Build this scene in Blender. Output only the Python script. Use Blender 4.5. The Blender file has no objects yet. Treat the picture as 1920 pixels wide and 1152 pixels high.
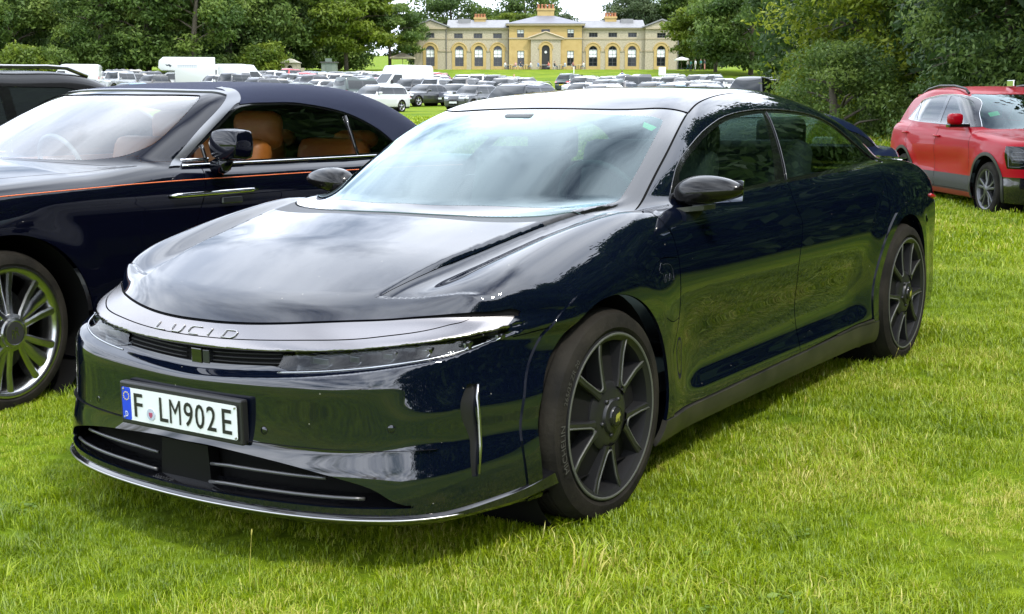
import bpy, bmesh, math, random
import numpy as np
from mathutils import Matrix, Vector
random.seed(7); RNG = np.random.default_rng(11)
S = bpy.context.scene
COL = S.collection
# ------------------------------------------------------------------ camera
CAM_H, PITCH, LENS = 1.3325, -0.159568, 44.618
cd = bpy.data.cameras.new('camera'); cam = bpy.data.objects.new('camera', cd); COL.objects.link(cam)
cd.sensor_width = 36; cd.lens = LENS; cd.clip_start = 0.05; cd.clip_end = 6000
cam.location = (0, 0, CAM_H); cam.rotation_euler = (math.pi/2 + PITCH, 0, 0)
S.camera = cam
# ------------------------------------------------------------------ sky, sun, exposure
SUN_EL, SUN_AZ = math.radians(56), math.radians(138)     # azimuth clockwise from +Y (view direction)
w = bpy.data.worlds.new('World'); S.world = w; w.use_nodes = True
nt = w.node_tree; nt.nodes.clear()
def N(t, ty, **k):
    n = t.nodes.new(ty)
    for a, b in k.items(): setattr(n, a, b)
    return n
out = N(nt, 'ShaderNodeOutputWorld'); bg = N(nt, 'ShaderNodeBackground'); bg.inputs[1].default_value = 0.12
sky = N(nt, 'ShaderNodeTexSky', sky_type='NISHITA', sun_disc=False, sun_elevation=SUN_EL, sun_rotation=SUN_AZ)
sky.air_density = 1.0; sky.dust_density = .8; sky.ozone_density = 1.0
# broken cloud: noise laid out on a flat layer overhead (direction / height), the same all round
tc = N(nt, 'ShaderNodeTexCoord'); sep = N(nt, 'ShaderNodeSeparateXYZ'); nt.links.new(tc.outputs['Generated'], sep.inputs[0])
def wm(op, a, b=None, c=None):
    m = N(nt, 'ShaderNodeMath', operation=op)
    for i, v in enumerate((a, b, c)):
        if v is None: continue
        if isinstance(v, (int, float)): m.inputs[i].default_value = v
        else: nt.links.new(v, m.inputs[i])
    return m.outputs[0]
zc = wm('ADD', wm('MAXIMUM', sep.outputs[2], 0.0), 0.16)
cmb = N(nt, 'ShaderNodeCombineXYZ')
nt.links.new(wm('DIVIDE', sep.outputs[0], zc), cmb.inputs[0]); nt.links.new(wm('DIVIDE', sep.outputs[1], zc), cmb.inputs[1])
mp = N(nt, 'ShaderNodeMapping'); mp.inputs['Location'].default_value = (-5, 9, 4); mp.inputs['Rotation'].default_value = (0, 0, -0.9); mp.inputs['Scale'].default_value = (1.0, 0.33, 1)
nt.links.new(cmb.outputs[0], mp.inputs[0])
n1 = N(nt, 'ShaderNodeTexNoise'); n1.inputs['Scale'].default_value = 1.25; n1.inputs['Detail'].default_value = 9; n1.inputs['Roughness'].default_value = .58; n1.inputs['Distortion'].default_value = .35
nt.links.new(mp.outputs[0], n1.inputs['Vector'])
cr = N(nt, 'ShaderNodeValToRGB'); cr.color_ramp.elements[0].position = .355; cr.color_ramp.elements[1].position = .52
nt.links.new(n1.outputs[0], cr.inputs[0])
n2 = N(nt, 'ShaderNodeTexNoise'); n2.inputs['Scale'].default_value = 2.6; n2.inputs['Detail'].default_value = 8
nt.links.new(mp.outputs[0], n2.inputs['Vector'])
cc = N(nt, 'ShaderNodeValToRGB')
cc.color_ramp.elements[0].position = .3; cc.color_ramp.elements[0].color = (11.5, 13.0, 15.8, 1)
cc.color_ramp.elements[1].position = .7; cc.color_ramp.elements[1].color = (26.5, 28, 30.5, 1)
nt.links.new(n2.outputs[0], cc.inputs[0])
mx = N(nt, 'ShaderNodeMix', data_type='RGBA')
nt.links.new(cr.outputs[0], mx.inputs[0]); nt.links.new(sky.outputs[0], mx.inputs[6]); nt.links.new(cc.outputs[0], mx.inputs[7])
nt.links.new(mx.outputs[2], bg.inputs[0]); nt.links.new(bg.outputs[0], out.inputs[0])
sd = bpy.data.lights.new('sun', 'SUN'); sun = bpy.data.objects.new('sun', sd); COL.objects.link(sun)
sd.energy = 2.4; sd.angle = math.radians(3); sd.color = (1.0, .95, .86)
dx, dy, dz = math.sin(SUN_AZ)*math.cos(SUN_EL), math.cos(SUN_AZ)*math.cos(SUN_EL), math.sin(SUN_EL)
sun.rotation_euler = Vector((-dx, -dy, -dz)).to_track_quat('-Z', 'Y').to_euler()
sun.location = (dx*50, dy*50, dz*50)
S.view_settings.view_transform = 'Standard'; S.view_settings.look = 'None'
S.view_settings.exposure = 0.36; S.view_settings.gamma = 1.0; S.view_settings.use_curve_mapping = False
S.render.engine = 'CYCLES'
S.cycles.max_bounces = 8; S.cycles.transparent_max_bounces = 24; S.cycles.glossy_bounces = 5; S.cycles.diffuse_bounces = 3; S.cycles.transmission_bounces = 6
S.cycles.sample_clamp_indirect = 6

# ------------------------------------------------------------------ materials
MATS = {}
def mat(name, col=(.5, .5, .5), rough=.5, metal=0., coat=0., coat_rough=.03, spec=.5, noise=None, bump=None, emit=None, alpha=None, coat_ior=1.5):
    """noise=(scale, amount, detail, second colour); bump=(scale, strength)"""
    if name in MATS: return MATS[name]
    m = bpy.data.materials.new(name); m.use_nodes = True; t = m.node_tree; b = t.nodes['Principled BSDF']
    b.inputs['Base Color'].default_value = (*col, 1); b.inputs['Roughness'].default_value = rough
    b.inputs['Metallic'].default_value = metal; b.inputs['Coat Weight'].default_value = coat
    b.inputs['Coat Roughness'].default_value = coat_rough; b.inputs['Coat IOR'].default_value = coat_ior; b.inputs['Specular IOR Level'].default_value = spec
    tcn = None
    if noise or bump:
        tcn = N(t, 'ShaderNodeTexCoord')
    if noise:
        sc, am, de, c2 = noise
        nz = N(t, 'ShaderNodeTexNoise'); nz.inputs['Scale'].default_value = sc; nz.inputs['Detail'].default_value = de
        t.links.new(tcn.outputs['Object'], nz.inputs['Vector'])
        rp = N(t, 'ShaderNodeValToRGB'); rp.color_ramp.elements[0].position = .5-am/2; rp.color_ramp.elements[1].position = .5+am/2
        rp.color_ramp.elements[0].color = (*col, 1); rp.color_ramp.elements[1].color = (*c2, 1)
        t.links.new(nz.outputs[0], rp.inputs[0]); t.links.new(rp.outputs[0], b.inputs['Base Color'])
    if bump:
        nb = N(t, 'ShaderNodeTexNoise'); nb.inputs['Scale'].default_value = bump[0]; nb.inputs['Detail'].default_value = 6
        t.links.new(tcn.outputs['Object'], nb.inputs['Vector'])
        bp = N(t, 'ShaderNodeBump'); bp.inputs['Strength'].default_value = bump[1]; bp.inputs['Distance'].default_value = .02
        t.links.new(nb.outputs[0], bp.inputs['Height']); t.links.new(bp.outputs[0], b.inputs['Normal'])
    if emit: b.inputs['Emission Color'].default_value = (*emit[0], 1); b.inputs['Emission Strength'].default_value = emit[1]
    MATS[name] = m; return m
def glass_mat(name, tint, ior=1.5, rough=0.0, refl=1.0, gloss=(1, 1, 1)):
    """thin pane: tinted see-through plus mirror reflection by Fresnel"""
    if name in MATS: return MATS[name]
    m = bpy.data.materials.new(name); m.use_nodes = True; t = m.node_tree; t.nodes.clear()
    o = N(t, 'ShaderNodeOutputMaterial'); mixs = N(t, 'ShaderNodeMixShader'); tr = N(t, 'ShaderNodeBsdfTransparent'); gl = N(t, 'ShaderNodeBsdfGlossy')
    fr = N(t, 'ShaderNodeFresnel'); fr.inputs[0].default_value = ior
    tr.inputs[0].default_value = (*tint, 1); gl.inputs['Roughness'].default_value = rough; gl.inputs['Color'].default_value = (*gloss, 1)
    geo = N(t, 'ShaderNodeNewGeometry')
    # both faces of a thin pane reflect like the outside
    mu = N(t, 'ShaderNodeMath', operation='MULTIPLY'); mu.inputs[1].default_value = 1.7; mu.use_clamp = True
    lw = N(t, 'ShaderNodeLayerWeight'); lw.inputs[0].default_value = .5
    ff = N(t, 'ShaderNodeMath', operation='POWER'); ff.inputs[1].default_value = 3.4
    t.links.new(lw.outputs['Facing'], ff.inputs[0])
    ad = N(t, 'ShaderNodeMath', operation='MULTIPLY_ADD'); ad.inputs[1].default_value = .92*refl; ad.inputs[2].default_value = .075*refl; ad.use_clamp = True
    t.links.new(ff.outputs[0], ad.inputs[0])
    t.links.new(ad.outputs[0], mixs.inputs[0]); t.links.new(tr.outputs[0], mixs.inputs[1]); t.links.new(gl.outputs[0], mixs.inputs[2]); t.links.new(mixs.outputs[0], o.inputs[0])
    MATS[name] = m; return m
# ------------------------------------------------------------------ objects
def tag(o, label=None, cat=None, group=None, kind=None):
    if label: o['label'] = label
    if cat: o['category'] = cat
    if group: o['group'] = group
    if kind: o['kind'] = kind
    return o
def empty(name, loc=(0, 0, 0), rz=0, label=None, cat=None, group=None, matrix=None):
    o = bpy.data.objects.new(name, None); COL.objects.link(o); o.empty_display_size = .2
    if matrix is not None: o.matrix_world = matrix
    else: o.location = loc; o.rotation_euler = (0, 0, rz)
    return tag(o, label, cat, group)
def mobj(name, V, F, m=None, parent=None, smooth=False, normals=None, loc=None):
    me = bpy.data.meshes.new(name)
    V = np.asarray(V, np.float32)
    if isinstance(F, np.ndarray):
        k = F.shape[1] if len(F) else 3
        me.vertices.add(len(V)); me.vertices.foreach_set('co', V.ravel())
        me.loops.add(F.size); me.loops.foreach_set('vertex_index', F.astype(np.int32).ravel())
        me.polygons.add(len(F)); me.polygons.foreach_set('loop_start', np.arange(0, F.size, k, dtype=np.int32))
        me.update(calc_edges=True)
    else:
        me.from_pydata(V.tolist(), [], F); me.update()
    if smooth: me.polygons.foreach_set('use_smooth', np.ones(len(me.polygons), bool))
    if normals is not None: me.normals_split_custom_set_from_vertices(np.asarray(normals, np.float32).tolist())
    o = bpy.data.objects.new(name, me); COL.objects.link(o)
    if m is not None: me.materials.append(m)
    if parent is not None: o.parent = parent
    if loc is not None: o.location = loc
    return o
def copy_tree(o, parent=None, swap=None):
    c = o.copy(); COL.objects.link(c); c.parent = parent
    if swap and o.type == 'MESH' and o.material_slots and o.material_slots[0].material in swap:
        c.material_slots[0].link = 'OBJECT'; c.material_slots[0].material = swap[o.material_slots[0].material]
    for ch in list(o.children): copy_tree(ch, c, swap)
    return c
class MB:
    """collects shapes into one mesh"""
    def __init__(s): s.v = []; s.f = []
    def add(s, V, F):
        b = len(s.v); s.v += [tuple(map(float, p)) for p in V]; s.f += [tuple(int(i)+b for i in f) for f in F]; return s
    def box(s, a, b, bev=0.0, rot=None, org=None):
        x0, y0, z0 = a; x1, y1, z1 = b
        if bev <= 0:
            V = [(x, y, z) for x in (x0, x1) for y in (y0, y1) for z in (z0, z1)]
            F = [(0, 1, 3, 2), (4, 6, 7, 5), (0, 4, 5, 1), (2, 3, 7, 6), (0, 2, 6, 4), (1, 5, 7, 3)]
        else:
            bm = bmesh.new(); bmesh.ops.create_cube(bm, size=1.0)
            for v in bm.verts: v.co = Vector(((x0+x1)/2+v.co.x*(x1-x0), (y0+y1)/2+v.co.y*(y1-y0), (z0+z1)/2+v.co.z*(z1-z0)))
            bmesh.ops.bevel(bm, geom=bm.edges[:], offset=bev, segments=2, profile=.5, affect='EDGES')
            bm.verts.index_update(); V = [v.co[:] for v in bm.verts]; F = [[v.index for v in f.verts] for f in bm.faces]; bm.free()
        if rot is not None:
            o = Vector(org) if org is not None else Vector(((x0+x1)/2, (y0+y1)/2, (z0+z1)/2))
            V = [(rot @ (Vector(p)-o))+o for p in V]
        return s.add(V, F)
    def tube(s, pts, r, n=8, cap=True, closed=False):
        P = np.array(pts, float); k = len(P); R = np.broadcast_to(np.asarray(r, float), (k,))
        T = np.gradient(P, axis=0) if not closed else np.roll(P, -1, 0)-np.roll(P, 1, 0)
        T /= np.linalg.norm(T, axis=1)[:, None]+1e-12
        up = np.array([0, 0, 1.]) if abs(T[0][2]) < .9 else np.array([1., 0, 0])
        V = []; prev = None
        for i in range(k):
            a = np.cross(T[i], up) if prev is None else prev-T[i]*np.dot(prev, T[i])
            a /= np.linalg.norm(a)+1e-12; prev = a; b = np.cross(T[i], a)
            for j in range(n):
                q = 2*math.pi*j/n; V.append(P[i]+R[i]*(a*math.cos(q)+b*math.sin(q)))
        F = [(i*n+j, i*n+(j+1) % n, ((i+1) % k)*n+(j+1) % n, ((i+1) % k)*n+j) for i in range(k if closed else k-1) for j in range(n)]
        if cap and not closed: F += [tuple(range(n-1, -1, -1)), tuple((k-1)*n+j for j in range(n))]
        return s.add(V, F)
    def lathe(s, prof, n=48, axis='y', org=(0, 0, 0), closed=False):
        """prof: (radius, along-axis)"""
        V = []; k = len(prof)
        for r, h in prof:
            for j in range(n):
                q = 2*math.pi*j/n; c, d = r*math.cos(q), r*math.sin(q)
                p = (c, h, d) if axis == 'y' else ((c, d, h) if axis == 'z' else (h, c, d))
                V.append((p[0]+org[0], p[1]+org[1], p[2]+org[2]))
        F = [(i*n+j, i*n+(j+1) % n, ((i+1) % k)*n+(j+1) % n, ((i+1) % k)*n+j) for i in range(k if closed else k-1) for j in range(n)]
        return s.add(V, F)
    def prism(s, poly, d0, d1, axis='y'):
        """poly: 2-D outline; extruded between d0 and d1 along axis"""
        n = len(poly)
        def pt(p, d): return (p[0], d, p[1]) if axis == 'y' else ((p[0], p[1], d) if axis == 'z' else (d, p[0], p[1]))
        V = [pt(p, d0) for p in poly]+[pt(p, d1) for p in poly]
        F = [tuple(range(n-1, -1, -1)), tuple(range(n, 2*n))]+[(i, (i+1) % n, n+(i+1) % n, n+i) for i in range(n)]
        return s.add(V, F)
    def build(s, name, m, parent=None, smooth=False, loc=None, auto=None, fixn=True):
        o = mobj(name, s.v, s.f, m, parent, smooth, loc=loc)
        if fixn:
            bm = bmesh.new(); bm.from_mesh(o.data); bmesh.ops.recalc_face_normals(bm, faces=bm.faces); bm.to_mesh(o.data); bm.free()
            if smooth: o.data.polygons.foreach_set('use_smooth', np.ones(len(o.data.polygons), bool))
        if auto: o.data.set_sharp_from_angle(angle=math.radians(auto))
        return o
def text_mesh(s, size=1.0, shear=0.0, bold=0.0, space=1.0):
    cu = bpy.data.curves.new('text', 'FONT'); cu.body = s; cu.size = size; cu.shear = shear; cu.offset = bold; cu.space_character = space; cu.align_x = 'CENTER'; cu.resolution_u = 3
    o = bpy.data.objects.new('text', cu); COL.objects.link(o); dg = bpy.context.evaluated_depsgraph_get()
    me = bpy.data.meshes.new_from_object(o.evaluated_get(dg)); V = np.array([v.co[:] for v in me.vertices]).reshape(-1, 3); F = [tuple(p.vertices) for p in me.polygons]
    bpy.data.objects.remove(o); bpy.data.curves.remove(cu); bpy.data.meshes.remove(me); return V, F
# ------------------------------------------------------------------ implicit surfaces
class Cv:
    """smooth 1-D curve through (x, y) knots, tabulated"""
    def __init__(s, *k, n=1500):
        k = sorted(k); x = np.array([q[0] for q in k], float); y = np.array([q[1] for q in k], float)
        m = np.zeros(len(x)); d = np.diff(y)/np.diff(x)
        m[0], m[-1] = d[0], d[-1]
        for i in range(1, len(x)-1):
            h0, h1 = x[i]-x[i-1], x[i+1]-x[i]; m[i] = (d[i-1]*h1+d[i]*h0)/(h0+h1)
        X = np.linspace(x[0], x[-1], n); i = np.clip(np.searchsorted(x, X)-1, 0, len(x)-2); h = x[i+1]-x[i]; t = (X-x[i])/h
        s.X = X; s.Y = (2*t**3-3*t**2+1)*y[i]+(t**3-2*t**2+t)*h*m[i]+(-2*t**3+3*t**2)*y[i+1]+(t**3-t**2)*h*m[i+1]
        ker = np.ones(31)/31; s.Y = np.convolve(np.pad(s.Y, 15, mode='reflect', reflect_type='odd'), ker, 'valid')
        s.k = (n-1)/(X[-1]-X[0])
        s.m = ((s.Y[1]-s.Y[0])/(X[1]-X[0]), (s.Y[-1]-s.Y[-2])/(X[-1]-X[-2]))
    def __call__(s, q):
        t = np.clip((q-s.X[0])*s.k, 0, len(s.X)-1.001); i = t.astype(np.int32); t = t-i; r = s.Y[i]*(1-t)+s.Y[i+1]*t
        return r+np.minimum(q-s.X[0], 0)*s.m[0]+np.maximum(q-s.X[-1], 0)*s.m[1]
def smax(a, b, k): h = np.maximum(k-np.abs(a-b), 0)/k; return np.maximum(a, b)+h*h*k*.25
def smin(a, b, k): return -smax(-a, -b, k)
def sst(e0, e1, x): t = np.clip((x-e0)/(e1-e0), 0, 1); return t*t*(3-2*t)
def grad(F, P, e=.002):
    g = np.empty_like(P)
    for i in range(3):
        d = np.zeros(3); d[i] = e; g[:, i] = (F(*(P+d).T)-F(*(P-d).T))/(2*e)
    return g
def project(F, P, it=3, mx=.02, e=.002):
    for _ in range(it):
        f = F(*P.T); g = grad(F, P, e); s = f/np.maximum((g*g).sum(1), .05)
        P = P-np.clip(s, -mx, mx)[:, None]*g
    return P
def surface_net(F, lo, hi, h, relax=2, sym=True, it=4):
    lo = np.array(lo, float); hi = np.array(hi, float)
    xs = np.arange(lo[0], hi[0]+h, h); zs = np.arange(lo[2], hi[2]+h, h)
    if sym: yh = np.arange(h/2, hi[1]+h, h); ys = np.concatenate([-yh[::-1], yh])
    else: ys = np.arange(lo[1], hi[1]+h, h); yh = ys
    c = 4; nx, ny, nz = len(xs), len(yh), len(zs); h0 = c*h     # coarse pass, then only the cells near the skin
    cx = xs[0]+h0*np.arange((nx+c-1)//c)+h0/2-h/2; cy = yh[0]+h0*np.arange((ny+c-1)//c)+h0/2-h/2; cz = zs[0]+h0*np.arange((nz+c-1)//c)+h0/2-h/2
    X, Y, Z = np.meshgrid(cx, cy, cz, indexing='ij'); D0 = F(X.ravel(), Y.ravel(), Z.ravel()).reshape(X.shape)
    D = np.repeat(np.repeat(np.repeat(D0, c, 0), c, 1), c, 2)[:nx, :ny, :nz].copy()
    near = np.argwhere(np.abs(D) < h0*2.2); D[tuple(near.T)] = F(xs[near[:, 0]], yh[near[:, 1]], zs[near[:, 2]])
    if sym: D = np.concatenate([D[:, ::-1], D], 1)
    s = D < 0; a = s[:-1, :-1, :-1]; c = np.zeros(a.shape, np.int8)
    for i in (0, 1):
        for j in (0, 1):
            for k in (0, 1): c += s[i:s.shape[0]-1+i, j:s.shape[1]-1+j, k:s.shape[2]-1+k]
    act = (c > 0) & (c < 8); idx = -np.ones(act.shape, np.int64); I = np.argwhere(act); idx[act] = np.arange(len(I))
    P = np.stack([xs[I[:, 0]]+h/2, ys[I[:, 1]]+h/2, zs[I[:, 2]]+h/2], 1)
    Q = []
    for ax in range(3):
        s0 = np.moveaxis(s, ax, 0); b = s0[:-1] != s0[1:]; inside = s0[:-1]
        id0 = np.moveaxis(idx, ax, 0)
        E = np.argwhere(b[:, 1:-1, 1:-1]); i, j, k = E[:, 0], E[:, 1]+1, E[:, 2]+1
        q = np.stack([id0[i, j-1, k-1], id0[i, j, k-1], id0[i, j, k], id0[i, j-1, k]], 1)
        fl = inside[i, j, k]
        if ax == 1: fl = ~fl
        q[~fl] = q[~fl][:, ::-1]; Q.append(q)
    Q = np.concatenate(Q); Q = Q[(Q >= 0).all(1)]
    P = project(F, P, it, mx=h)
    for _ in range(relax):
        sm = np.zeros_like(P); cn = np.zeros(len(P))
        for u, v in ((0, 1), (1, 2), (2, 3), (3, 0)):
            np.add.at(sm, Q[:, u], P[Q[:, v]]); np.add.at(sm, Q[:, v], P[Q[:, u]]); np.add.at(cn, Q[:, u], 1); np.add.at(cn, Q[:, v], 1)
        P = project(F, P+.5*(sm/np.maximum(cn, 1)[:, None]-P), 2, mx=h)
    return P, Q
def tris(Q): return np.concatenate([Q[:, [0, 1, 2]], Q[:, [0, 2, 3]]])
def split(V, T, f):
    """cut triangles along f = 0"""
    f = np.where(np.abs(f) < 1e-5, 1e-5, f); s = f > 0; k = s[T].sum(1); mixed = (k == 1) | (k == 2)
    if not mixed.any(): return V, T
    M = T[mixed]; sm = s[M]; lone = np.where(sm.sum(1) == 1, 1, 0).astype(bool)
    which = np.argmax(sm == lone[:, None], 1); r = np.arange(len(M))
    a, b, c = M[r, which], M[r, (which+1) % 3], M[r, (which+2) % 3]
    e = np.concatenate([np.stack([a, b], 1), np.stack([a, c], 1)]); e.sort(1)
    key = e[:, 0]*len(V)+e[:, 1]; u, inv = np.unique(key, return_inverse=True); i0, i1 = u//len(V), u % len(V)
    t = f[i0]/(f[i0]-f[i1]); NV = V[i0]+(V[i1]-V[i0])*t[:, None]
    ab = inv[:len(M)]+len(V); ac = inv[len(M):]+len(V)
    NT = np.concatenate([np.stack([a, ab, ac], 1), np.stack([ab, b, c], 1), np.stack([ab, c, ac], 1)])
    return np.concatenate([V, NV]), np.concatenate([T[~mixed], NT])
def poly_sd(px, py, poly):
    """signed distance to a closed 2-D polygon, negative inside"""
    A = np.array(poly, float); B = np.roll(A, -1, 0); mg = .08; lo, hi = A.min(0)-mg, A.max(0)+mg
    near = (px > lo[0]) & (px < hi[0]) & (py > lo[1]) & (py < hi[1]); res = np.full(px.shape, mg); px = px[near]; py = py[near]; d = np.full(px.shape, 1e9); ins = np.zeros(px.shape, bool)
    for (x0, y0), (x1, y1) in zip(A, B):
        ex, ey = x1-x0, y1-y0; wx, wy = px-x0, py-y0; t = np.clip((wx*ex+wy*ey)/(ex*ex+ey*ey+1e-12), 0, 1)
        d = np.minimum(d, (wx-ex*t)**2+(wy-ey*t)**2)
        c = ((y0 <= py) & (y1 > py)) | ((y1 <= py) & (y0 > py))
        xi = x0+(py-y0)/(ey if abs(ey) > 1e-9 else 1e-9)*ex
        ins ^= c & (px < xi)
    d = np.sqrt(d); res[near] = np.where(ins, -d, d); return res
def smooth_poly(pts, n=8, sharp=()):
    """closed Catmull-Rom through pts; indices in sharp stay corners"""
    P = np.array(pts, float); k = len(P); O = []
    for i in range(k):
        p0, p1, p2, p3 = P[i-1], P[i], P[(i+1) % k], P[(i+2) % k]
        if i in sharp: p0 = p1
        if (i+1) % k in sharp: p3 = p2
        for t in np.arange(n)/n: O.append(.5*(2*p1+(p2-p0)*t+(2*p0-5*p1+4*p2-p3)*t*t+(3*p1-p0-3*p2+p3)*t**3))
    return np.array(O)
class Shell:
    """body skin cut along panel lines and handed out panel by panel"""
    def __init__(s, F, lo, hi, h, relax=2, fine=None):
        s.F = F; P, Q = surface_net(F, lo, hi, h, relax); s.V = P; s.T = tris(Q)
        if fine:      # nose resolved more finely than the rest, joined along one cross-section
            x0, h2 = fine; ov = .03
            def keep(V, T, sg):
                V, T = split(V, T, V[:, 0]-x0); T = T[(V[T].mean(1)[:, 0]-x0)*sg > 0]; u, i = np.unique(T, return_inverse=True); return V[u], i.reshape(-1, 3)
            Va, Ta = keep(s.V, s.T, -1); P, Q = surface_net(F, (x0-ov, lo[1], lo[2]), hi, h2, relax); Vb, Tb = keep(P, tris(Q), 1)
            s.V = np.concatenate([Va, Vb]); s.T = np.concatenate([Ta, Tb+len(Va)])
    def cut(s, fn, *offs):
        for o in (offs or (0,)):
            a = np.abs(s.V[:, 1]); s.V, s.T = split(s.V, s.T, fn(s.V[:, 0], a, s.V[:, 2])-o)
    def finish(s, classify, proj=True):
        # normals from the field; new cut vertices pulled onto the true surface
        if proj: s.V = project(s.F, s.V, 2, mx=.006)
        g = grad(s.F, s.V); s.N = g/np.maximum(np.linalg.norm(g, axis=1), 1e-9)[:, None]
        A = s.V[s.T]; gn = np.cross(A[:, 1]-A[:, 0], A[:, 2]-A[:, 0]); nn = s.N[s.T].mean(1)
        fl = (gn*nn).sum(1) < 0; s.T[fl] = s.T[fl][:, ::-1]; ar = np.linalg.norm(gn, axis=1); s.T = s.T[ar > 1e-9]
        C = s.V[s.T].mean(1); nn = s.N[s.T].mean(1)
        s.L = classify(C[:, 0], C[:, 1], C[:, 2], nn)
    def part(s, lab, name, m, parent, off=0.0, side=None, thick=0.0):
        msk = np.isin(s.L, lab if isinstance(lab, (list, tuple)) else [lab])
        if side: msk &= (s.V[s.T].mean(1)[:, 1]*side > 0)
        T = s.T[msk]
        if len(T) == 0: return None
        u, inv = np.unique(T, return_inverse=True); T = inv.reshape(-1, 3); V = s.V[u]+off*s.N[u]; Nn = s.N[u]
        if thick:   # turned-in edge so that panels and panes have depth
            e = np.concatenate([T[:, [0, 1]], T[:, [1, 2]], T[:, [2, 0]]]); key = np.sort(e, 1); k2 = key[:, 0]*len(V)+key[:, 1]
            _, i, c = np.unique(k2, return_index=True, return_counts=True); bd = e[i[c == 1]]
            n0 = len(V); bu, bi = np.unique(bd, return_inverse=True); bi = bi.reshape(-1, 2)
            W0 = V[bu]; W1 = V[bu]-thick*Nn[bu]; V = np.concatenate([V, W0, W1]); k = len(bu)
            q0, q1 = bi[:, 0]+n0, bi[:, 1]+n0
            T = np.concatenate([T, np.stack([q1, q0, q0+k], 1), np.stack([q1, q0+k, q1+k], 1)])
            tn = np.zeros((2*k, 3)); ed = W0[bi[:, 1]]-W0[bi[:, 0]]; fn = np.cross(ed, Nn[bu][bi[:, 0]])
            np.add.at(tn, bi[:, 0], fn); np.add.at(tn, bi[:, 1], fn); tn[k:] = tn[:k]
            tn /= np.linalg.norm(tn, axis=1)[:, None]+1e-12; Nn = np.concatenate([Nn, tn])
        return mobj(name, V, T, m, parent, True, Nn)
    def hit_y(s, x, z, side=1, y0=1.2):
        """outer surface point on the side at (x, z)"""
        ys = np.linspace(y0, .05, 1200); f = s.F(np.full_like(ys, x), ys, np.full_like(ys, z)); i = np.argmax(f < 0)
        return ys[i] if f[i] < 0 else None
    def hit_z(s, x, y):
        zs = np.linspace(2.2, .05, 2000); f = s.F(np.full_like(zs, x), np.full_like(zs, abs(y)), zs); i = np.argmax(f < 0); return zs[i]
    def hit_x(s, y, z, x0=1.5):
        xs = np.linspace(x0, -1.5, 3000); f = s.F(xs, np.full_like(xs, abs(y)), np.full_like(xs, z)); i = np.argmax(f < 0); return xs[i]
    def normal(s, p):
        q = np.array([[p[0], p[1], p[2]]]); g = grad(s.F, q)[0]; return g/np.linalg.norm(g)

# ------------------------------------------------------------------ ground
_gy = Cv((-200, -1.0), (-40, 0), (0, 0), (20, .03), (50, .45), (86, 1.10), (115, 1.95), (145, 3.1), (180, 4.9), (205, 6.4), (219, 7.0), (240, 7.05), (400, 9.0), (900, 30))
def gz(x, y):
    x = np.asarray(x, float); y = np.asarray(y, float)
    t = .0157*np.clip(x, -3.5, 3.5)*sst(15, 7, y)*sst(-12, -3, y)
    return _gy(y)+t-.03*sst(3, 5, np.abs(x-1))*sst(13, 8, y)*0+.012*np.sin(x*1.7+.4)*np.sin(y*1.3)*sst(60, 20, y)*(1-sst(3.2, 4.0, y)*sst(9, 8, y)*sst(3, 2.2, np.abs(x-.3)))
def gpt(x, y): return (x, y, float(gz(x, y)))
PX = 2379.608
def world_at(u, v, Y):
    """point seen at photo pixel (u, v) at forward distance Y"""
    c, s = math.cos(PITCH), math.sin(PITCH); a = (u-960)/PX; b = (576-v)/PX
    d = (a, c-b*s, s+b*c); k = Y/d[1]; return (a*k, Y, CAM_H+d[2]*k)
def build_ground():
    xs = np.concatenate([-np.geomspace(600, 8, 40), np.linspace(-7.5, 10, 90), np.geomspace(10.6, 600, 40)])
    ys = np.concatenate([-np.geomspace(250, 6, 24), np.linspace(-5, 20, 100), np.geomspace(20.6, 1500, 80)])
    X, Y = np.meshgrid(xs, ys, indexing='ij'); V = np.stack([X.ravel(), Y.ravel(), gz(X.ravel(), Y.ravel())], 1); n = len(ys)
    I = np.arange(len(xs)-1)[:, None]*n+np.arange(n-1)[None]; I = I.ravel(); F = np.stack([I, I+n, I+n+1, I+1], 1)
    m = bpy.data.materials.new('lawn_soil'); m.use_nodes = True; t = m.node_tree; b = t.nodes['Principled BSDF']; b.inputs['Roughness'].default_value = .95; b.inputs['Specular IOR Level'].default_value = .1
    geo = N(t, 'ShaderNodeNewGeometry')
    def nz(sc, de=6, ro=.6):
        q = N(t, 'ShaderNodeTexNoise'); q.inputs['Scale'].default_value = sc; q.inputs['Detail'].default_value = de; q.inputs['Roughness'].default_value = ro; t.links.new(geo.outputs['Position'], q.inputs['Vector']); return q.outputs[0]
    def ramp(v, *st):
        r = N(t, 'ShaderNodeValToRGB'); e = r.color_ramp.elements
        while len(e) < len(st): e.new(.5)
        for k, (p, c) in zip(e, st): k.position = p; k.color = (*c, 1)
        t.links.new(v, r.inputs[0]); return r.outputs[0]
    def mixc(f, a, c, bl='MIX'):
        q = N(t, 'ShaderNodeMix', data_type='RGBA', blend_type=bl)
        if isinstance(f, float): q.inputs[0].default_value = f
        else: t.links.new(f, q.inputs[0])
        t.links.new(a, q.inputs[6]); t.links.new(c, q.inputs[7]); return q.outputs[2]
    big = ramp(nz(.35, 5), (.35, (.090, .165, .005)), (.5, (.145, .225, .008)), (.66, (.215, .275, .018)))
    fine = ramp(nz(9, 8, .7), (.3, (.45, .45, .45)), (.7, (1.25, 1.2, 1.1)))
    c = mixc(1.0, big, fine, 'MULTIPLY'); t.links.new(c, b.inputs['Base Color'])
    bp = N(t, 'ShaderNodeBump'); bp.inputs['Strength'].default_value = .8; bp.inputs['Distance'].default_value = .04; t.links.new(nz(14, 8, .7), bp.inputs['Height']); t.links.new(bp.outputs[0], b.inputs['Normal'])
    o = mobj('ground', V, F, m, None, True); tag(o, kind='structure'); return o
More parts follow.
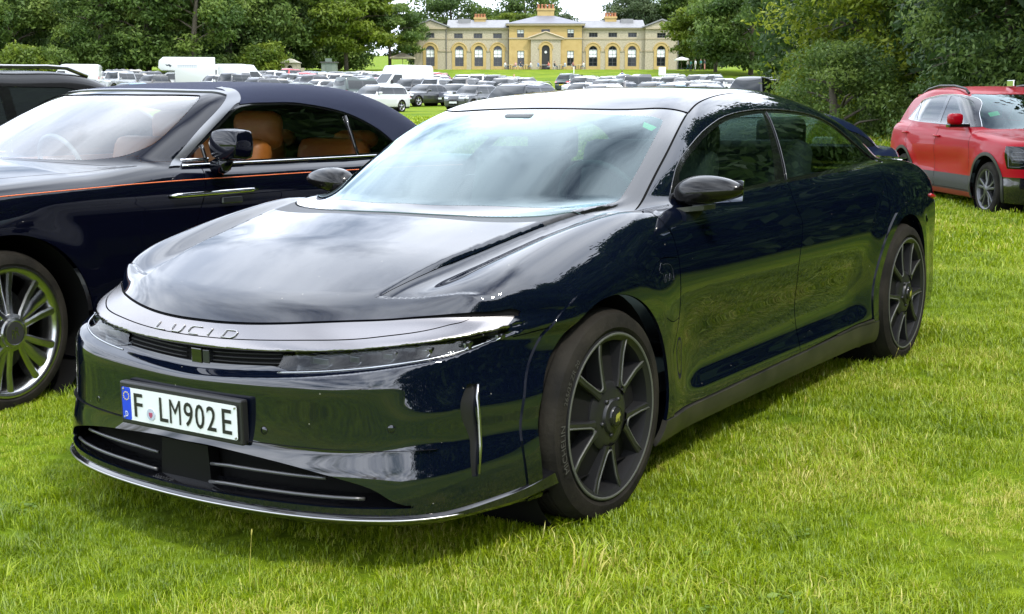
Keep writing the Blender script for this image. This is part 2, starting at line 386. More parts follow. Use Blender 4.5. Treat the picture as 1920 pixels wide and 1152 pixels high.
GROUND = build_ground()
def grass_material(name, base, tip, straw):
    m = bpy.data.materials.new(name); m.use_nodes = True; t = m.node_tree; t.nodes.clear(); o = N(t, 'ShaderNodeOutputMaterial')
    at_ = N(t, 'ShaderNodeAttribute', attribute_name='tint'); oi = N(t, 'ShaderNodeObjectInfo'); hgt = N(t, 'ShaderNodeAttribute', attribute_name='hgt')
    r = N(t, 'ShaderNodeValToRGB'); e = r.color_ramp.elements; e[0].position = 0; e[0].color = (*base, 1); e[1].position = .74; e[1].color = (*tip, 1); k = e.new(.96); k.color = (*straw, 1)
    ad = N(t, 'ShaderNodeMath', operation='MULTIPLY_ADD'); ad.inputs[1].default_value = .40; t.links.new(oi.outputs['Random'], ad.inputs[0])
    ml = N(t, 'ShaderNodeMath', operation='MULTIPLY'); ml.inputs[1].default_value = .62; t.links.new(at_.outputs['Fac'], ml.inputs[0]); t.links.new(ml.outputs[0], ad.inputs[2])
    sh_ = N(t, 'ShaderNodeAttribute', attribute_name='shade', attribute_type='INSTANCER'); a2 = N(t, 'ShaderNodeMath', operation='ADD'); t.links.new(ad.outputs[0], a2.inputs[0]); t.links.new(sh_.outputs['Fac'], a2.inputs[1]); t.links.new(a2.outputs[0], r.inputs[0])
    d = N(t, 'ShaderNodeBsdfDiffuse'); tr = N(t, 'ShaderNodeBsdfTranslucent'); g = N(t, 'ShaderNodeBsdfGlossy'); g.inputs['Roughness'].default_value = .45
    t.links.new(r.outputs[0], d.inputs[0]); t.links.new(r.outputs[0], tr.inputs[0])
    m1 = N(t, 'ShaderNodeMixShader'); m1.inputs[0].default_value = .38; t.links.new(d.outputs[0], m1.inputs[1]); t.links.new(tr.outputs[0], m1.inputs[2])
    m2 = N(t, 'ShaderNodeMixShader'); m2.inputs[0].default_value = .04; t.links.new(m1.outputs[0], m2.inputs[1]); t.links.new(g.outputs[0], m2.inputs[2]); t.links.new(m2.outputs[0], o.inputs[0]); return m
def blade_clump(n, rad, hmin, hmax, wid, seed, m, lean=.7):
    r = np.random.default_rng(seed); V = []; F = []; T = []
    for i in range(n):
        q = r.uniform(0, 2*math.pi); d = rad*math.sqrt(r.uniform()); bx, by = d*math.cos(q), d*math.sin(q); h = r.uniform(hmin, hmax); az = r.uniform(0, 2*math.pi); ln = r.uniform(.15, lean)*h*1.3; w_ = wid*r.uniform(.6, 1.2)
        dx_, dy_ = math.cos(az), math.sin(az); px_, py_ = -dy_*w_, dx_*w_; b = len(V); tw = r.uniform(-.6, .6)
        V += [(bx-px_, by-py_, -.01), (bx+px_, by+py_, -.01), (bx+dx_*ln*.35+px_*.8, by+dy_*ln*.35+py_*.8, h*.6), (bx+dx_*ln*.35-px_*.8, by+dy_*ln*.35-py_*.8, h*.6), (bx+dx_*ln, by+dy_*ln, h*(1-.25*ln/h*.6))]
        F += [(b, b+1, b+2), (b, b+2, b+3), (b+3, b+2, b+4)]; T += [r.uniform()]*5
    o = mobj('grass_clump', V, np.array(F), m); COL.objects.unlink(o)
    at_ = o.data.attributes.new('tint', 'FLOAT', 'POINT'); at_.data.foreach_set('value', np.array(T, np.float32)); return o
def scatter(name, P, rot, scl, idx, sources, label, cat, shade=None):
    me = bpy.data.meshes.new(name); me.vertices.add(len(P)); me.vertices.foreach_set('co', np.asarray(P, np.float32).ravel())
    a = me.attributes.new('rot', 'FLOAT_VECTOR', 'POINT'); a.data.foreach_set('vector', np.asarray(rot, np.float32).ravel())
    a = me.attributes.new('scl', 'FLOAT', 'POINT'); a.data.foreach_set('value', np.asarray(scl, np.float32)); a = me.attributes.new('idx', 'INT', 'POINT'); a.data.foreach_set('value', np.asarray(idx, np.int32))
    if shade is not None: a = me.attributes.new('shade', 'FLOAT', 'POINT'); a.data.foreach_set('value', np.asarray(shade, np.float32))
    o = bpy.data.objects.new(name, me); COL.objects.link(o); ng = bpy.data.node_groups.new(name, 'GeometryNodeTree')
    ng.interface.new_socket('Geometry', in_out='INPUT', socket_type='NodeSocketGeometry'); ng.interface.new_socket('Geometry', in_out='OUTPUT', socket_type='NodeSocketGeometry')
    gi = N(ng, 'NodeGroupInput'); go = N(ng, 'NodeGroupOutput'); ip = N(ng, 'GeometryNodeInstanceOnPoints'); g2 = N(ng, 'GeometryNodeGeometryToInstance')
    for s_ in reversed(sources):
        oi = N(ng, 'GeometryNodeObjectInfo'); oi.inputs['Object'].default_value = s_; ng.links.new(oi.outputs['Geometry'], g2.inputs[0])
    def attr(n_, ty):
        q = N(ng, 'GeometryNodeInputNamedAttribute', data_type=ty); q.inputs['Name'].default_value = n_; return [s_ for s_ in q.outputs if s_.enabled and s_.name == 'Attribute'][0]
    ng.links.new(gi.outputs[0], ip.inputs['Points']); ng.links.new(g2.outputs[0], ip.inputs['Instance']); ip.inputs['Pick Instance'].default_value = True
    ng.links.new(attr('idx', 'INT'), ip.inputs['Instance Index']); ng.links.new(attr('scl', 'FLOAT'), ip.inputs['Scale'])
    e2r = N(ng, 'FunctionNodeEulerToRotation'); ng.links.new(attr('rot', 'FLOAT_VECTOR'), e2r.inputs[0]); ng.links.new(e2r.outputs[0], ip.inputs['Rotation'])
    ng.links.new(ip.outputs[0], go.inputs[0]); md = o.modifiers.new('scatter', 'NODES'); md.node_group = ng; tag(o, label, cat, kind='stuff'); return o
def build_grass():
    gm = grass_material('grass_blades', (.115, .195, .002), (.345, .445, .005), (.62, .56, .14))
    near = [blade_clump(84, .085, .012, .046, .0018, 100+i, gm, 1.1) for i in range(6)]
    tuft = [blade_clump(40, .05, .035, .085, .0022, 200+i, gm, .8) for i in range(3)]
    mid = [blade_clump(80, .22, .014, .042, .0055, 300+i, gm, .9) for i in range(4)]
    far = [blade_clump(60, .6, .03, .07, .018, 400+i, gm, .9) for i in range(3)]
    def stalk(seed):
        r = np.random.default_rng(seed); m = MB(); h = r.uniform(.13, .19); b = r.uniform(-.05, .05, 2); pts = [(0, 0, -.01), (b[0]*.4, b[1]*.4, h*.5), (b[0], b[1], h)]; m.tube(pts, [.0011, .0009, .0007], 4); m.tube([(b[0], b[1], h-.002), (b[0]*1.1, b[1]*1.1, h+.010), (b[0]*1.15, b[1]*1.15, h+.018)], [.0018, .0032, .001], 5)
        o = mobj('grass_stalk', m.v, m.f, gm); COL.objects.unlink(o); at_ = o.data.attributes.new('tint', 'FLOAT', 'POINT'); at_.data.foreach_set('value', np.full(len(m.v), 1.15, np.float32)); return o
    stalks = [stalk(500+i) for i in range(3)]
    wm_ = grass_material('weed_leaves', (.085, .165, .010), (.17, .26, .020), (.26, .32, .06))
    def weed(seed):
        r = np.random.default_rng(seed); V = []; F = []
        for i in range(14):
            q = r.uniform(0, 6.28); d = r.uniform(.005, .07); s_ = r.uniform(.007, .014); c_ = np.array((d*math.cos(q), d*math.sin(q), r.uniform(.012, .034))); t_ = np.array((math.cos(q), math.sin(q), r.uniform(-.3, .3))); b_ = np.array((-math.sin(q), math.cos(q), r.uniform(-.3, .3))); k = len(V)
            for a_ in range(6): V.append(c_+t_*s_*1.2*math.cos(a_*1.047)+b_*s_*math.sin(a_*1.047))
            F.append(tuple(range(k, k+6)))
        o = mobj('weed_clump', V, F, wm_); COL.objects.unlink(o); at_ = o.data.attributes.new('tint', 'FLOAT', 'POINT'); at_.data.foreach_set('value', r.uniform(0, 1, len(V)).astype(np.float32)); return o
    src = near+tuft+mid+far+stalks+[weed(600+i) for i in range(3)]; P = []; R_ = []; Sc = []; Ix = []
    def zone(y0, y1, dens, lo, hi, smin_, smax_, tf=None):
        hw = lambda y: .42*y+.7; A = (y1-y0)*2*hw(y1); n = int(A*dens); y = RNG.uniform(y0, y1, n); x = RNG.uniform(-hw(y1), hw(y1), n); k = np.abs(x) < hw(y); x, y = x[k], y[k]
        if tf is not None: k = tf(x, y); x, y = x[k], y[k]
        n = len(x); P.append(np.stack([x, y, gz(x, y)], 1)); R_.append(np.stack([RNG.normal(0, .12, n), RNG.normal(0, .12, n), RNG.uniform(0, 6.28, n)], 1)); Sc.append(RNG.uniform(smin_, smax_, n)); Ix.append(RNG.integers(lo, hi, n))
    patch = lambda x, y: (np.sin(x*3.1+1.3*np.sin(y*2.2))+np.sin(y*2.7+x*1.1)+RNG.normal(0, .8, len(x))) > .9
    zone(2.5, 6.0, 430, 0, 6, .45, .9); zone(6.0, 10.5, 230, 0, 6, .8, 1.3)
    zone(2.5, 10.5, 60, 6, 9, .55, 1.05, patch)
    zone(2.5, 7.5, 1.1, 16, 19, .7, 1.1); zone(2.5, 9, 30, 19, 22, .40, .75, lambda x, y: (np.sin(x*2.3+.7)+np.sin(y*2.9-x)+RNG.normal(0, .5, len(x))) > 1.1); zone(10, 24, 40, 9, 13, .8, 1.4); zone(22, 60, 5, 13, 16, .8, 1.4)
    PP = np.concatenate(P); x, y = PP[:, 0], PP[:, 1]      # drier and lusher patches
    sd_ = .20*np.sin(x*1.9+1.7*np.sin(y*1.3))*np.sin(y*1.6+1.1*np.sin(x*.9))+.13*np.sin(x*5.3+y*3.1+2*np.sin(y*2.4))*np.sin(y*6.1-x*2.2)-.04
    trod = 1+.42*np.sin(x*2.6+1.2*np.sin(y*1.9))*np.sin(y*2.2+.8*np.sin(x*2.1))
    scatter('lawn_grass', PP, np.concatenate(R_), np.concatenate(Sc)*np.where(y < 10.5, trod, 1), np.concatenate(Ix), src, 'short sunlit meadow grass with straw coloured blades', 'grass', sd_)
build_grass()

# ------------------------------------------------------------------ main car: skin as one field (x forward from front axle, z up)
LW = Cv((-4.15, .80), (-3.8, .865), (-3.4, .92), (-2.96, .948), (-2.3, .940), (-1.5, .936), (-.7, .938), (0, .950), (.35, .935), (.7, .885), (1.0, .82))
LSEC = Cv((.05, .09), (.12, .055), (.18, .022), (.26, .006), (.34, .004), (.45, .006), (.6, .001), (.70, .0), (.78, .008), (.86, .028), (.93, .052), (.98, .072), (1.05, .11), (1.3, .3))
LCONC = Cv((.1, 0), (.2, .004), (.26, .010), (.36, .034), (.46, .034), (.56, .016), (.66, .001), (.75, 0), (1, 0))
LX0 = Cv((.05, .955), (.13, .962), (.18, .966), (.24, .962), (.30, .950), (.34, .939), (.38, .929), (.42, .9215), (.46, .918), (.50, .918), (.522, .9175), (.542, .9125), (.56, .902), (.58, .897), (.63, .894), (.665, .884), (.70, .870), (.76, .850), (.9, .82))
LC2 = Cv((.1, .24), (.2, .22), (.35, .175), (.54, .13), (.62, .32), (.70, .50), (.8, .48))
LC6 = Cv((.1, .30), (.2, .33), (.35, .45), (.54, .78), (.62, .42), (.70, .16), (.8, .0))
LHOOD = Cv((.95, .64), (.875, .700), (.8, .742), (.65, .795), (.45, .845), (.2, .890), (-.1, .936), (-.3, .958), (-.6, .965), (-1.2, .972), (-2.0, .995), (-2.6, 1.015), (-3.1, 1.015), (-3.5, 1.00), (-3.8, .992), (-3.98, 1.0), (-4.2, .98))
LGB = Cv((.3, .70), (-.1, .79), (-.5, .842), (-1.2, .862), (-2.0, .852), (-2.5, .82), (-3.0, .75), (-3.5, .64), (-4.0, .5))
LROOF = Cv((.3, .72), (.05, .868), (-.10, .95), (-.30, 1.055), (-.50, 1.155), (-.70, 1.238), (-.90, 1.298), (-1.15, 1.352), (-1.5, 1.385), (-1.9, 1.397), (-2.25, 1.387), (-2.6, 1.348), (-2.95, 1.275), (-3.3, 1.17), (-3.6, 1.07), (-3.9, .965), (-4.2, .87))
def crease_a(x): return .515+.19*np.clip((.62-x)/1.15, 0, 1.1)
_bm = Cv((-.3, .592), (0, .581), (.3, .592), (.53, .610), (.69, .628), (.77, .639), (.82, .652), (.85, .665), (.875, .678), (.95, .69)); _bh = Cv((-.3, .035), (0, .040), (.3, .034), (.53, .030), (.69, .028), (.77, .0255), (.82, .021), (.85, .013), (.875, .006), (1.2, .004))
def band_mid(a): return _bm(a)
def band_half(a): return np.maximum(_bh(a), .004)
def lucid_lower(x, a, z):
    dm = sst(-.35, -.75, x)*sst(-2.62, -2.25, x)
    Y = LW(x)-LSEC(z)-LCONC(z)*dm
    # fender flares: gentle swelling round the wheels
    for cx, cz in ((0, .335), (-2.961, .343)):
        r = np.sqrt((x-cx)**2+(z-cz)**2); Y = Y+.013*sst(.62, .44, r)
    lz = np.clip(band_mid(a)-band_half(a)-.541, 0, .09); zl = z-lz*sst(.36, .50, z)*sst(.74, .63, z)      # the ledge climbs towards the corners
    X0 = LX0(zl)
    fr = X0-LC2(zl)*a*a-LC6(zl)*a**6
    bm, bh = band_mid(a), np.maximum(band_half(a), .014); q = np.abs(z-bm)/bh
    fr = fr-.030*sst(1.2, .6, q)*sst(.93, .84, a)
    sx = (x-fr)*.86; sd = a-Y
    f = smax(sd, sx, .13)
    rear = -(x+4.03-.10*(z-.7)-.30*a*a); f = smax(f, rear*.9, .12)
    zt = LHOOD(x+.12*a*a*sst(.1,.6,x))-.055*a*a*sst(-.4, .3, x)-.02*a*a
    ca = crease_a(x); hgt = sst(.66, .25, x)*sst(-.75, -.45, x)
    zt = zt+hgt*(.016*sst(.012, -.012, a-ca)-.020*np.exp(-((a-ca-.06)/.055)**2)*sst(-.03, .02, a-ca))+.030*np.exp(-((a-.79)/.12)**2)*sst(.80, .42, x)*sst(-.9, -.3, x)*(1-.45*sst(.1,-.3,x))
    s2 = (.60-.51*(a-.533)-x)*.89
    zt = zt-.016*sst(-.012, .016, s2)*np.exp(-np.maximum(s2, 0)/.16)*sst(-.01, .03, a-ca)*sst(.88, .74, a)*sst(.2,.4,x)
    k = .10+.05*sst(-.45, .1, x)-.04*sst(.35, .8, x)
    kk = np.where(x < -.5, .075+.07*sst(-2.8, -3.4, x), k)
    f = smax(f, (z-zt)*.97, kk)
    return np.maximum(f, .155-z+.03*sst(.3, .9, x))
def lucid_green(x, a, z):
    q = np.maximum(z-.95, 0); Y = LGB(x)-.42*q-.52*q*q+.25*np.minimum(z-.95, 0)
    xs = x+(.35*a**2+.50*a**4)*sst(-1.5, -.7, x)
    zt = LROOF(xs)-.075*a*a-.05*a**4
    sl = 1/np.sqrt(1+((LROOF(xs+.01)-LROOF(xs-.01))/.02)**2)
    f = smax((a-Y)*.93, (z-zt)*sl, .13)
    return np.maximum(np.maximum(f, (x-.10)*.7), .6-z)
def lucid_F(x, y, z):
    a = np.abs(y); return smin(lucid_lower(x, a, z), lucid_green(x, a, z), .035)

# ------------------------------------------------------------------ shared car materials
M_RUB = mat('tyre_rubber', (.008, .0078, .0075), .85, spec=.12, noise=(9, .5, 6, (.032, .028, .022)), bump=(60, .15))
M_BLK = mat('satin_black', (.012, .012, .013), .42)
M_GBLK = mat('gloss_black', (.006, .006, .007), .12, coat=1)
M_VOID = mat('shadow_black', (.006, .006, .006), .9, spec=.1)
M_CHR = mat('chrome', (.72, .72, .73), .08, 1)
M_ALU = mat('satin_aluminium', (.46, .45, .45), .28, 1)
M_INT = mat('interior_charcoal', (.045, .048, .05), .7)
M_INTL = mat('interior_grey', (.16, .17, .17), .7)
M_MIRG = mat('mirror_glass', (.5, .52, .55), .02, 1)
M_WS = glass_mat('windscreen_glass', (.38, .53, .50), refl=1.0, gloss=(.80, .95, .98))
M_SG = glass_mat('side_glass', (.42, .55, .50))
M_LAMP = glass_mat('lamp_glass', (.42, .44, .45), refl=.5)
M_LITE = mat('lamp_chrome', (.42, .43, .45), .2, 1)
mat('car_glass_dark', (.012, .015, .016), .04, spec=.6); mat('headlamp_pale', (.55, .57, .6), .12, .3); mat('tail_red', (.35, .01, .015), .2, coat=1)
def wheel_lathe(mb, prof, n=64): mb.lathe(prof, n)
def tyre(parent, R, r, w, y0, name='tyre', m=None, grooves=True):
    """axis y, outer face towards +y at y0"""
    h = w; s = (R-r)
    prof = [(r-.012, y0-.016), (r+.004, y0-.012), (r+.012, y0-.004), (r+.3*s, y0+.004), (r+.55*s, y0+.002), (r+.8*s, y0-.008), (R-.012, y0-.020), (R-.003, y0-.034)]
    k = 4
    if grooves:
        for i in range(k):
            g = y0-.034-(h-.068)*(i+.6)/(k+.2); prof += [(R, g+.008), (R-.007, g+.006), (R-.007, g-.002), (R, g-.004)]
    prof += [(R-.003, y0-h+.034), (R-.012, y0-h+.02), (r+.6*s, y0-h), (r, y0-h+.016)]
    mb = MB(); mb.lathe(prof, 72); o = mb.build(name, m or M_RUB, parent, True, auto=35)
    return o
def arc_pts(c, r, a0, a1, n): return [(c[0]+r*math.cos(a0+(a1-a0)*i/n), c[1]+r*math.sin(a0+(a1-a0)*i/n)) for i in range(n+1)]
def arch_text(s, size, R, ang, y, parent, m, name='sidewall_lettering', bold=.0, flip=1):
    V, F = text_mesh(s, size, bold=bold)
    q = ang+flip*V[:, 0]/R; rr = R+V[:, 1]
    mobj(name, np.stack([rr*np.cos(q), np.full(len(q), y), rr*np.sin(q)], 1), F, m, parent)
# ------------------------------------------------------------------ main car
def build_lucid():
    LM = Matrix(((-0.569265, 0.822004, -0.0157, -0.46343), (-0.822106, -0.569335, -0.00002, 4.511932), (-0.008955, 0.012896, 0.999877, -0.007352), (0, 0, 0, 1)))
    root = empty('parked_car', matrix=LM, label='dark navy electric saloon with silver nose blade and German plate F LM902E', cat='car')
    PAINT = mat('midnight_paint', (.0016, .0030, .0085), .5, 0, coat=1.0, coat_rough=.008, spec=.0, coat_ior=1.75)
    pt = PAINT.node_tree; vb = N(pt, 'ShaderNodeTexVoronoi'); vb.inputs['Scale'].default_value = 26; vt = N(pt, 'ShaderNodeTexCoord'); pt.links.new(vt.outputs['Object'], vb.inputs['Vector'])      # dried flecks and dust
    v1 = N(pt, 'ShaderNodeMath', operation='LESS_THAN'); v1.inputs[1].default_value = .055; pt.links.new(vb.outputs['Distance'], v1.inputs[0]); v2 = N(pt, 'ShaderNodeMath', operation='GREATER_THAN'); v2.inputs[1].default_value = .80; sx = N(pt, 'ShaderNodeSeparateColor'); pt.links.new(vb.outputs['Color'], sx.inputs[0]); pt.links.new(sx.outputs[0], v2.inputs[0])
    v3 = N(pt, 'ShaderNodeMath', operation='MULTIPLY'); pt.links.new(v1.outputs[0], v3.inputs[0]); pt.links.new(v2.outputs[0], v3.inputs[1]); vm = N(pt, 'ShaderNodeMix', data_type='RGBA'); vm.inputs[6].default_value = (.0016, .0030, .0085, 1); vm.inputs[7].default_value = (.20, .19, .16, 1); pt.links.new(v3.outputs[0], vm.inputs[0]); pt.links.new(vm.outputs[2], pt.nodes['Principled BSDF'].inputs['Base Color'])
    BLADE = mat('brushed_nose_blade', (.30, .285, .285), .27, 1.0, bump=(900, .01))
    DUST = mat('dusty_sill', (.010, .010, .010), .45, noise=(9, .55, 6, (.045, .041, .030)))
    WHEEL = mat('graphite_wheel', (.022, .022, .023), .38, .3)
    EDGE = mat('machined_spoke_edge', (.085, .088, .080), .4)
    sh = Shell(lucid_F, (-4.15, 0, .05), (1.05, 1.02, 1.45), .0165, fine=(.22, .0085))
    G = .0034
    XS = Cv((-.3, .800), (-.1, .836), (0, .840), (.1, .836), (.253, .810), (.474, .725), (.583, .662), (.659, .607), (.733, .551), (.78, .511), (.823, .464), (.851, .423), (.865, .402), (.9, .35), (1, .2))
    SPL = Cv((0, .650), (.15, .652), (.382, .662), (.607, .676), (.75, .701), (.786, .716), (.80, .74), (1, 1.0))
    BELT = Cv((-4, .99), (-3.24, 1.0), (-2.58, .999), (-2.1, .989), (-1.67, .982), (-1.2, .974), (-.7, .966), (-.43, .955), (0, .955))
    WSO = smooth_poly([(-.077, 0), (-.096, .266), (-.172, .551), (-.307, .683), (-.44, .765), (-.709, .722), (-.922, .688), (-1.185, .622), (-1.004, .385), (-.947, 0), (-1.004, -.385), (-1.185, -.622), (-.922, -.688), (-.709, -.722), (-.44, -.765), (-.307, -.683), (-.172, -.551), (-.096, -.266)], 6, (4, 7, 11, 14))
    WSI = smooth_poly([(-.150, 0), (-.165, .2), (-.266, .489), (-.387, .655), (-.48, .685), (-.56, .684), (-.749, .660), (-.98, .612), (-1.02, .57), (-.95, .40), (-.885, 0), (-.95, -.40), (-1.02, -.57), (-.98, -.612), (-.749, -.660), (-.56, -.684), (-.48, -.685), (-.387, -.655), (-.266, -.489), (-.165, -.2)], 6)
    DLO = smooth_poly([(-.715, .975), (-.866, 1.097), (-1.041, 1.175), (-1.238, 1.231), (-1.477, 1.270), (-1.833, 1.287), (-2.175, 1.276), (-2.463, 1.250), (-2.68, 1.20), (-2.85, 1.125), (-3.035, 1.059), (-3.22, 1.004), (-2.9, .998), (-2.583, .995), (-2.103, .987), (-1.672, .982), (-1.204, .972)], 6, (0, 11))
    RAIL = Cv((-1.0, .66), (-1.185, .624), (-1.335, .590), (-1.517, .560), (-1.758, .535), (-2, .525), (-2.6, .515), (-3.0, .50), (-3.6, .47), (-4, .45))
    FD = smooth_poly([(-.476, .99), (-.476, .941), (-.487, .908), (-.505, .861), (-.512, .79), (-.510, .722), (-.502, .571), (-.44, .44), (-.40, .35), (-.393, .248), (-.653, .226), (-1.124, .234), (-1.669, .248), (-1.673, .369), (-1.648, .489), (-1.612, .60), (-1.606, .679), (-1.650, .78), (-1.663, .82), (-1.640, .90), (-1.660, .985)], 5, (0, 1, 9, 12, 20))
    RD = smooth_poly([(-1.660, .985), (-1.640, .90), (-1.663, .82), (-1.650, .78), (-1.606, .679), (-1.612, .60), (-1.648, .489), (-1.673, .369), (-1.669, .248), (-2.311, .268), (-2.515, .277), (-2.53, .44), (-2.60, .60), (-2.70, .78), (-2.76, .9), (-2.80, .999), (-2.2, .989)], 5, (0, 8, 10, 15))
    CHG = smooth_poly([(-.512, .79), (-.38, .80), (-.29, .765), (-.23, .71), (-.30, .655), (-.375, .60), (-.44, .575), (-.506, .58)], 5, (0, 7))
    INT = smooth_poly([(0, .338), (.16, .337), (.43, .316), (.64, .275), (.72, .228), (.77, .208), (.4, .206), (0, .204), (-.4, .206), (-.77, .208), (-.72, .228), (-.64, .275), (-.43, .316), (-.16, .337)], 5, (5, 9))
    CUR = smooth_poly([(.832, .54), (.846, .538), (.868, .275), (.860, .277), (.846, .38), (.834, .441), (.829, .498)], 4, (0, 1, 2, 3))
    def xb(z): return -1.544-(z-.982)*.955
    def xb2(z): return -1.680-(z-.982)*.70
    side = lambda a, lim=.5: a > lim
    big = lambda m, v: np.where(m, v, .5)
    f_ws = lambda x, a, z: big(z > .90, poly_sd(x, a, WSO)); f_wi = lambda x, a, z: big(z > .90, poly_sd(x, a, WSI))
    f_dlo = lambda x, a, z: big(a > .55, poly_sd(x, z, DLO))
    f_fd = lambda x, a, z: big(a > .70, poly_sd(x, z, FD)); f_rd = lambda x, a, z: big(a > .70, poly_sd(x, z, RD))
    f_chg = lambda x, a, z: big(a > .75, poly_sd(x, z, CHG))
    f_rail = lambda x, a, z: big((z > 1.0) & (x < -1.0), a-RAIL(x))
    f_roof = lambda x, a, z: big(z > 1.1, x+2.42+.10*a*a)
    f_rg = lambda x, a, z: big((z > .98) & (x < -2.6), x+3.60-.25*a*a)
    f_belt = lambda x, a, z: big((a > .55) & (x < -.35), z-BELT(x))
    f_hs = lambda x, a, z: big((z > .6) & (x > .2), x-XS(a))
    f_bt = lambda x, a, z: big(x > .3, z-(band_mid(a)+band_half(a))); f_bb = lambda x, a, z: big(x > .3, z-(band_mid(a)-band_half(a)*(.25+.5*sst(.30, .42, a))))
    f_ae = lambda x, a, z: big((x > .2) & (z > .5), a-.866)
    f_lens = lambda x, a, z: big((x > .3) & (z > .5) & (z < .72), a-.335-.25*(z-.58))
    f_spl = lambda x, a, z: big((x > .4) & (z > .6), z-SPL(a))
    f_crease = lambda x, a, z: big((z > .65) & (x > -.6) & (x < .75), a-(crease_a(x)+.004-.12*np.maximum(x-.60, 0)))
    f_bf = lambda x, a, z: big((x > .02) & (a > .6), z-(.655+.10*(.43-x)))
    f_cowl = lambda x, a, z: big((z > .8) & (x > -.6) & (x < .1), x+.035+.9*np.maximum(a-.35, 0)**2)
    f_int = lambda x, a, z: big(x > .3, poly_sd(a, z, INT)); f_cur = lambda x, a, z: big(x > .3, poly_sd(a, z, CUR))
    f_wf = lambda x, a, z: big(a > .5, np.hypot(x, z-.335)-.392); f_wr = lambda x, a, z: big(a > .5, np.hypot(x+2.961, z-.343)-.402)
    f_tf = lambda x, a, z: big(a > .6, np.hypot(x, z-.335)-.452); f_tr = lambda x, a, z: big(a > .6, np.hypot(x+2.961, z-.343)-.456)
    f_sill = lambda x, a, z: big((a > .6) & (x < -.2) & (x > -2.75), z-(.243+.02*np.clip((-1.2-x)/1.4, -.2, 1)))
    f_fb = lambda x, a, z: xb(z)-x; f_fb2 = lambda x, a, z: xb2(z)-x
    f_tri = lambda x, a, z: big((a > .6) & (z > .95), x+.80+.35*(z-.98))
    f_rb = lambda x, a, z: x+3.30+.3*(z-.6)
    for fn, o in ((f_ws, (-G, G)), (f_wi, (0,)), (f_dlo, (-.016, 0)), (f_rail, (-G, G)), (f_roof, (-G, G)), (f_rg, (-G, G)), (f_fd, (-G, G)), (f_rd, (-G, G)), (f_chg, (-.0016, .0016)),
                  (f_belt, (0,)), (f_hs, (-.0035, .0035)), (f_bt, (0,)), (f_bb, (0,)), (f_ae, (0,)), (f_lens, (0,)), (f_spl, (-.0014, .0014)), (f_crease, (-.0009, .0009)), (f_bf, (-.0018, .0018)), (f_cowl, (0,)),
                  (f_int, (0,)), (f_cur, (0,)), (f_wf, (0,)), (f_wr, (0,)), (f_tf, (0,)), (f_tr, (0,)), (f_sill, (-.002, .002)), (f_fb, (0,)), (f_fb2, (0,)), (f_tri, (0,)), (f_rb, (0,))):
        sh.cut(fn, *o)
    def classify(x, y, z, n):
        a = np.abs(y); L = np.full(len(x), 'fender', 'U16'); I = lambda f, o=0: f(x, a, z) < o
        B = lambda f, g: np.abs(f(x, a, z)) < g
        L[x < -2.45] = 'quarter'; L[(x < -3.25) & (z > .93) & (a < .70)] = 'deck'; L[(x < -3.30-.3*(z-.6)) & (z < .70)] = 'rear_bumper'
        L[(z < .5) & (x > -.5) & (x < .3)] = 'fender'
        front = (x > .02) & (z < .655+.10*(.43-x)); L[front] = 'bumper'; L[B(f_bf, .0018) & (x > .02) & (a > .82) & (x < .43)] = 'gap'
        hood = (z > .66) & (x > -.56) & (x < XS(a)) & (a < crease_a(x)+.004-.12*np.maximum(x-.60, 0)); L[hood] = 'hood'
        L[B(f_crease, .0009) & (x < XS(a)) & (z > .68) & (x < .62) & (x > -.42)] = 'gap'
        cowl = (x < -.035-.9*np.maximum(a-.35, 0)**2) & (x > -.7) & (z > .85) & (a < .76) & I(f_ws, .2); L[cowl & (L == 'hood')] = 'cowl'
        ab = (x > .25) & (a < .866); bt, bb = band_mid(a)+band_half(a), band_mid(a)-band_half(a)*(.25+.5*sst(.30, .42, a))
        L[ab & (z > bt) & (x > XS(a)) & (z < .78)] = 'blade'
        L[(L == 'blade') & (z > SPL(a)) & (a < .81)] = 'blade2'
        L[ab & (z > bt) & (x > XS(a)) & B(f_spl, .0014) & (a < .80)] = 'gap'
        L[B(f_hs, .0035) & (z > .64) & (a < .875) & (x > .3)] = 'gap'
        bn = ab & (z <= bt) & (z >= bb); L[bn] = 'grille'; L[bn & (a > .335+.25*(z-.58))] = 'lens'
        L[(x > .3) & I(f_int)] = 'drop'; L[(x > .3) & I(f_cur)] = 'curtain'
        dz = (a > .7)
        L[dz & I(f_fd)] = 'fdoor'; L[dz & I(f_rd)] = 'rdoor'; L[dz & (B(f_fd, G) | B(f_rd, G)) & (z < BELT(x)+.004)] = 'gap'
        L[(L == 'fender') & I(f_chg)] = 'port'; L[(a > .75) & B(f_chg, .0016) & (x > -.5)] = 'gap'
        sl = (a > .6) & (x < -.2) & (x > -2.75) & (z < .243+.02*np.clip((-1.2-x)/1.4, -.2, 1)); L[sl & (z > .1)] = 'sill'; L[(a > .8) & B(f_sill, .002) & (x > -2.6) & (x < -.33)] = 'gap'
        up = (z > BELT(x)) & (x < -.35) & (a > .5); up |= (z > 1.03) & (x < -.4) & (x > -3.6)
        up &= (n[:, 2] < .97) | (z > 1.05)
        L[up & ((x > -3.3) | (z > 1.03))] = 'pillar'
        L[(z > 1.1) & (x < -1.0) & (a < RAIL(x)) & (x > -2.42-.1*a*a)] = 'roof'
        L[(L == 'pillar') & (z > 1.28) & (x > -1.02) & (a < .5)] = 'roof'; L[(L == 'pillar') & (x > -.42)] = 'fender'
        L[(x < -2.42-.1*a*a) & (a < RAIL(x)) & (x > -3.60+.25*a*a) & (z > 1.0)] = 'rearglass'
        L[B(f_rail, G) & (x < -1.19) & (x > -3.55) & (z > 1.1)] = 'gap'; L[B(f_roof, G) & (a < RAIL(x)) & (z > 1.2)] = 'gap'
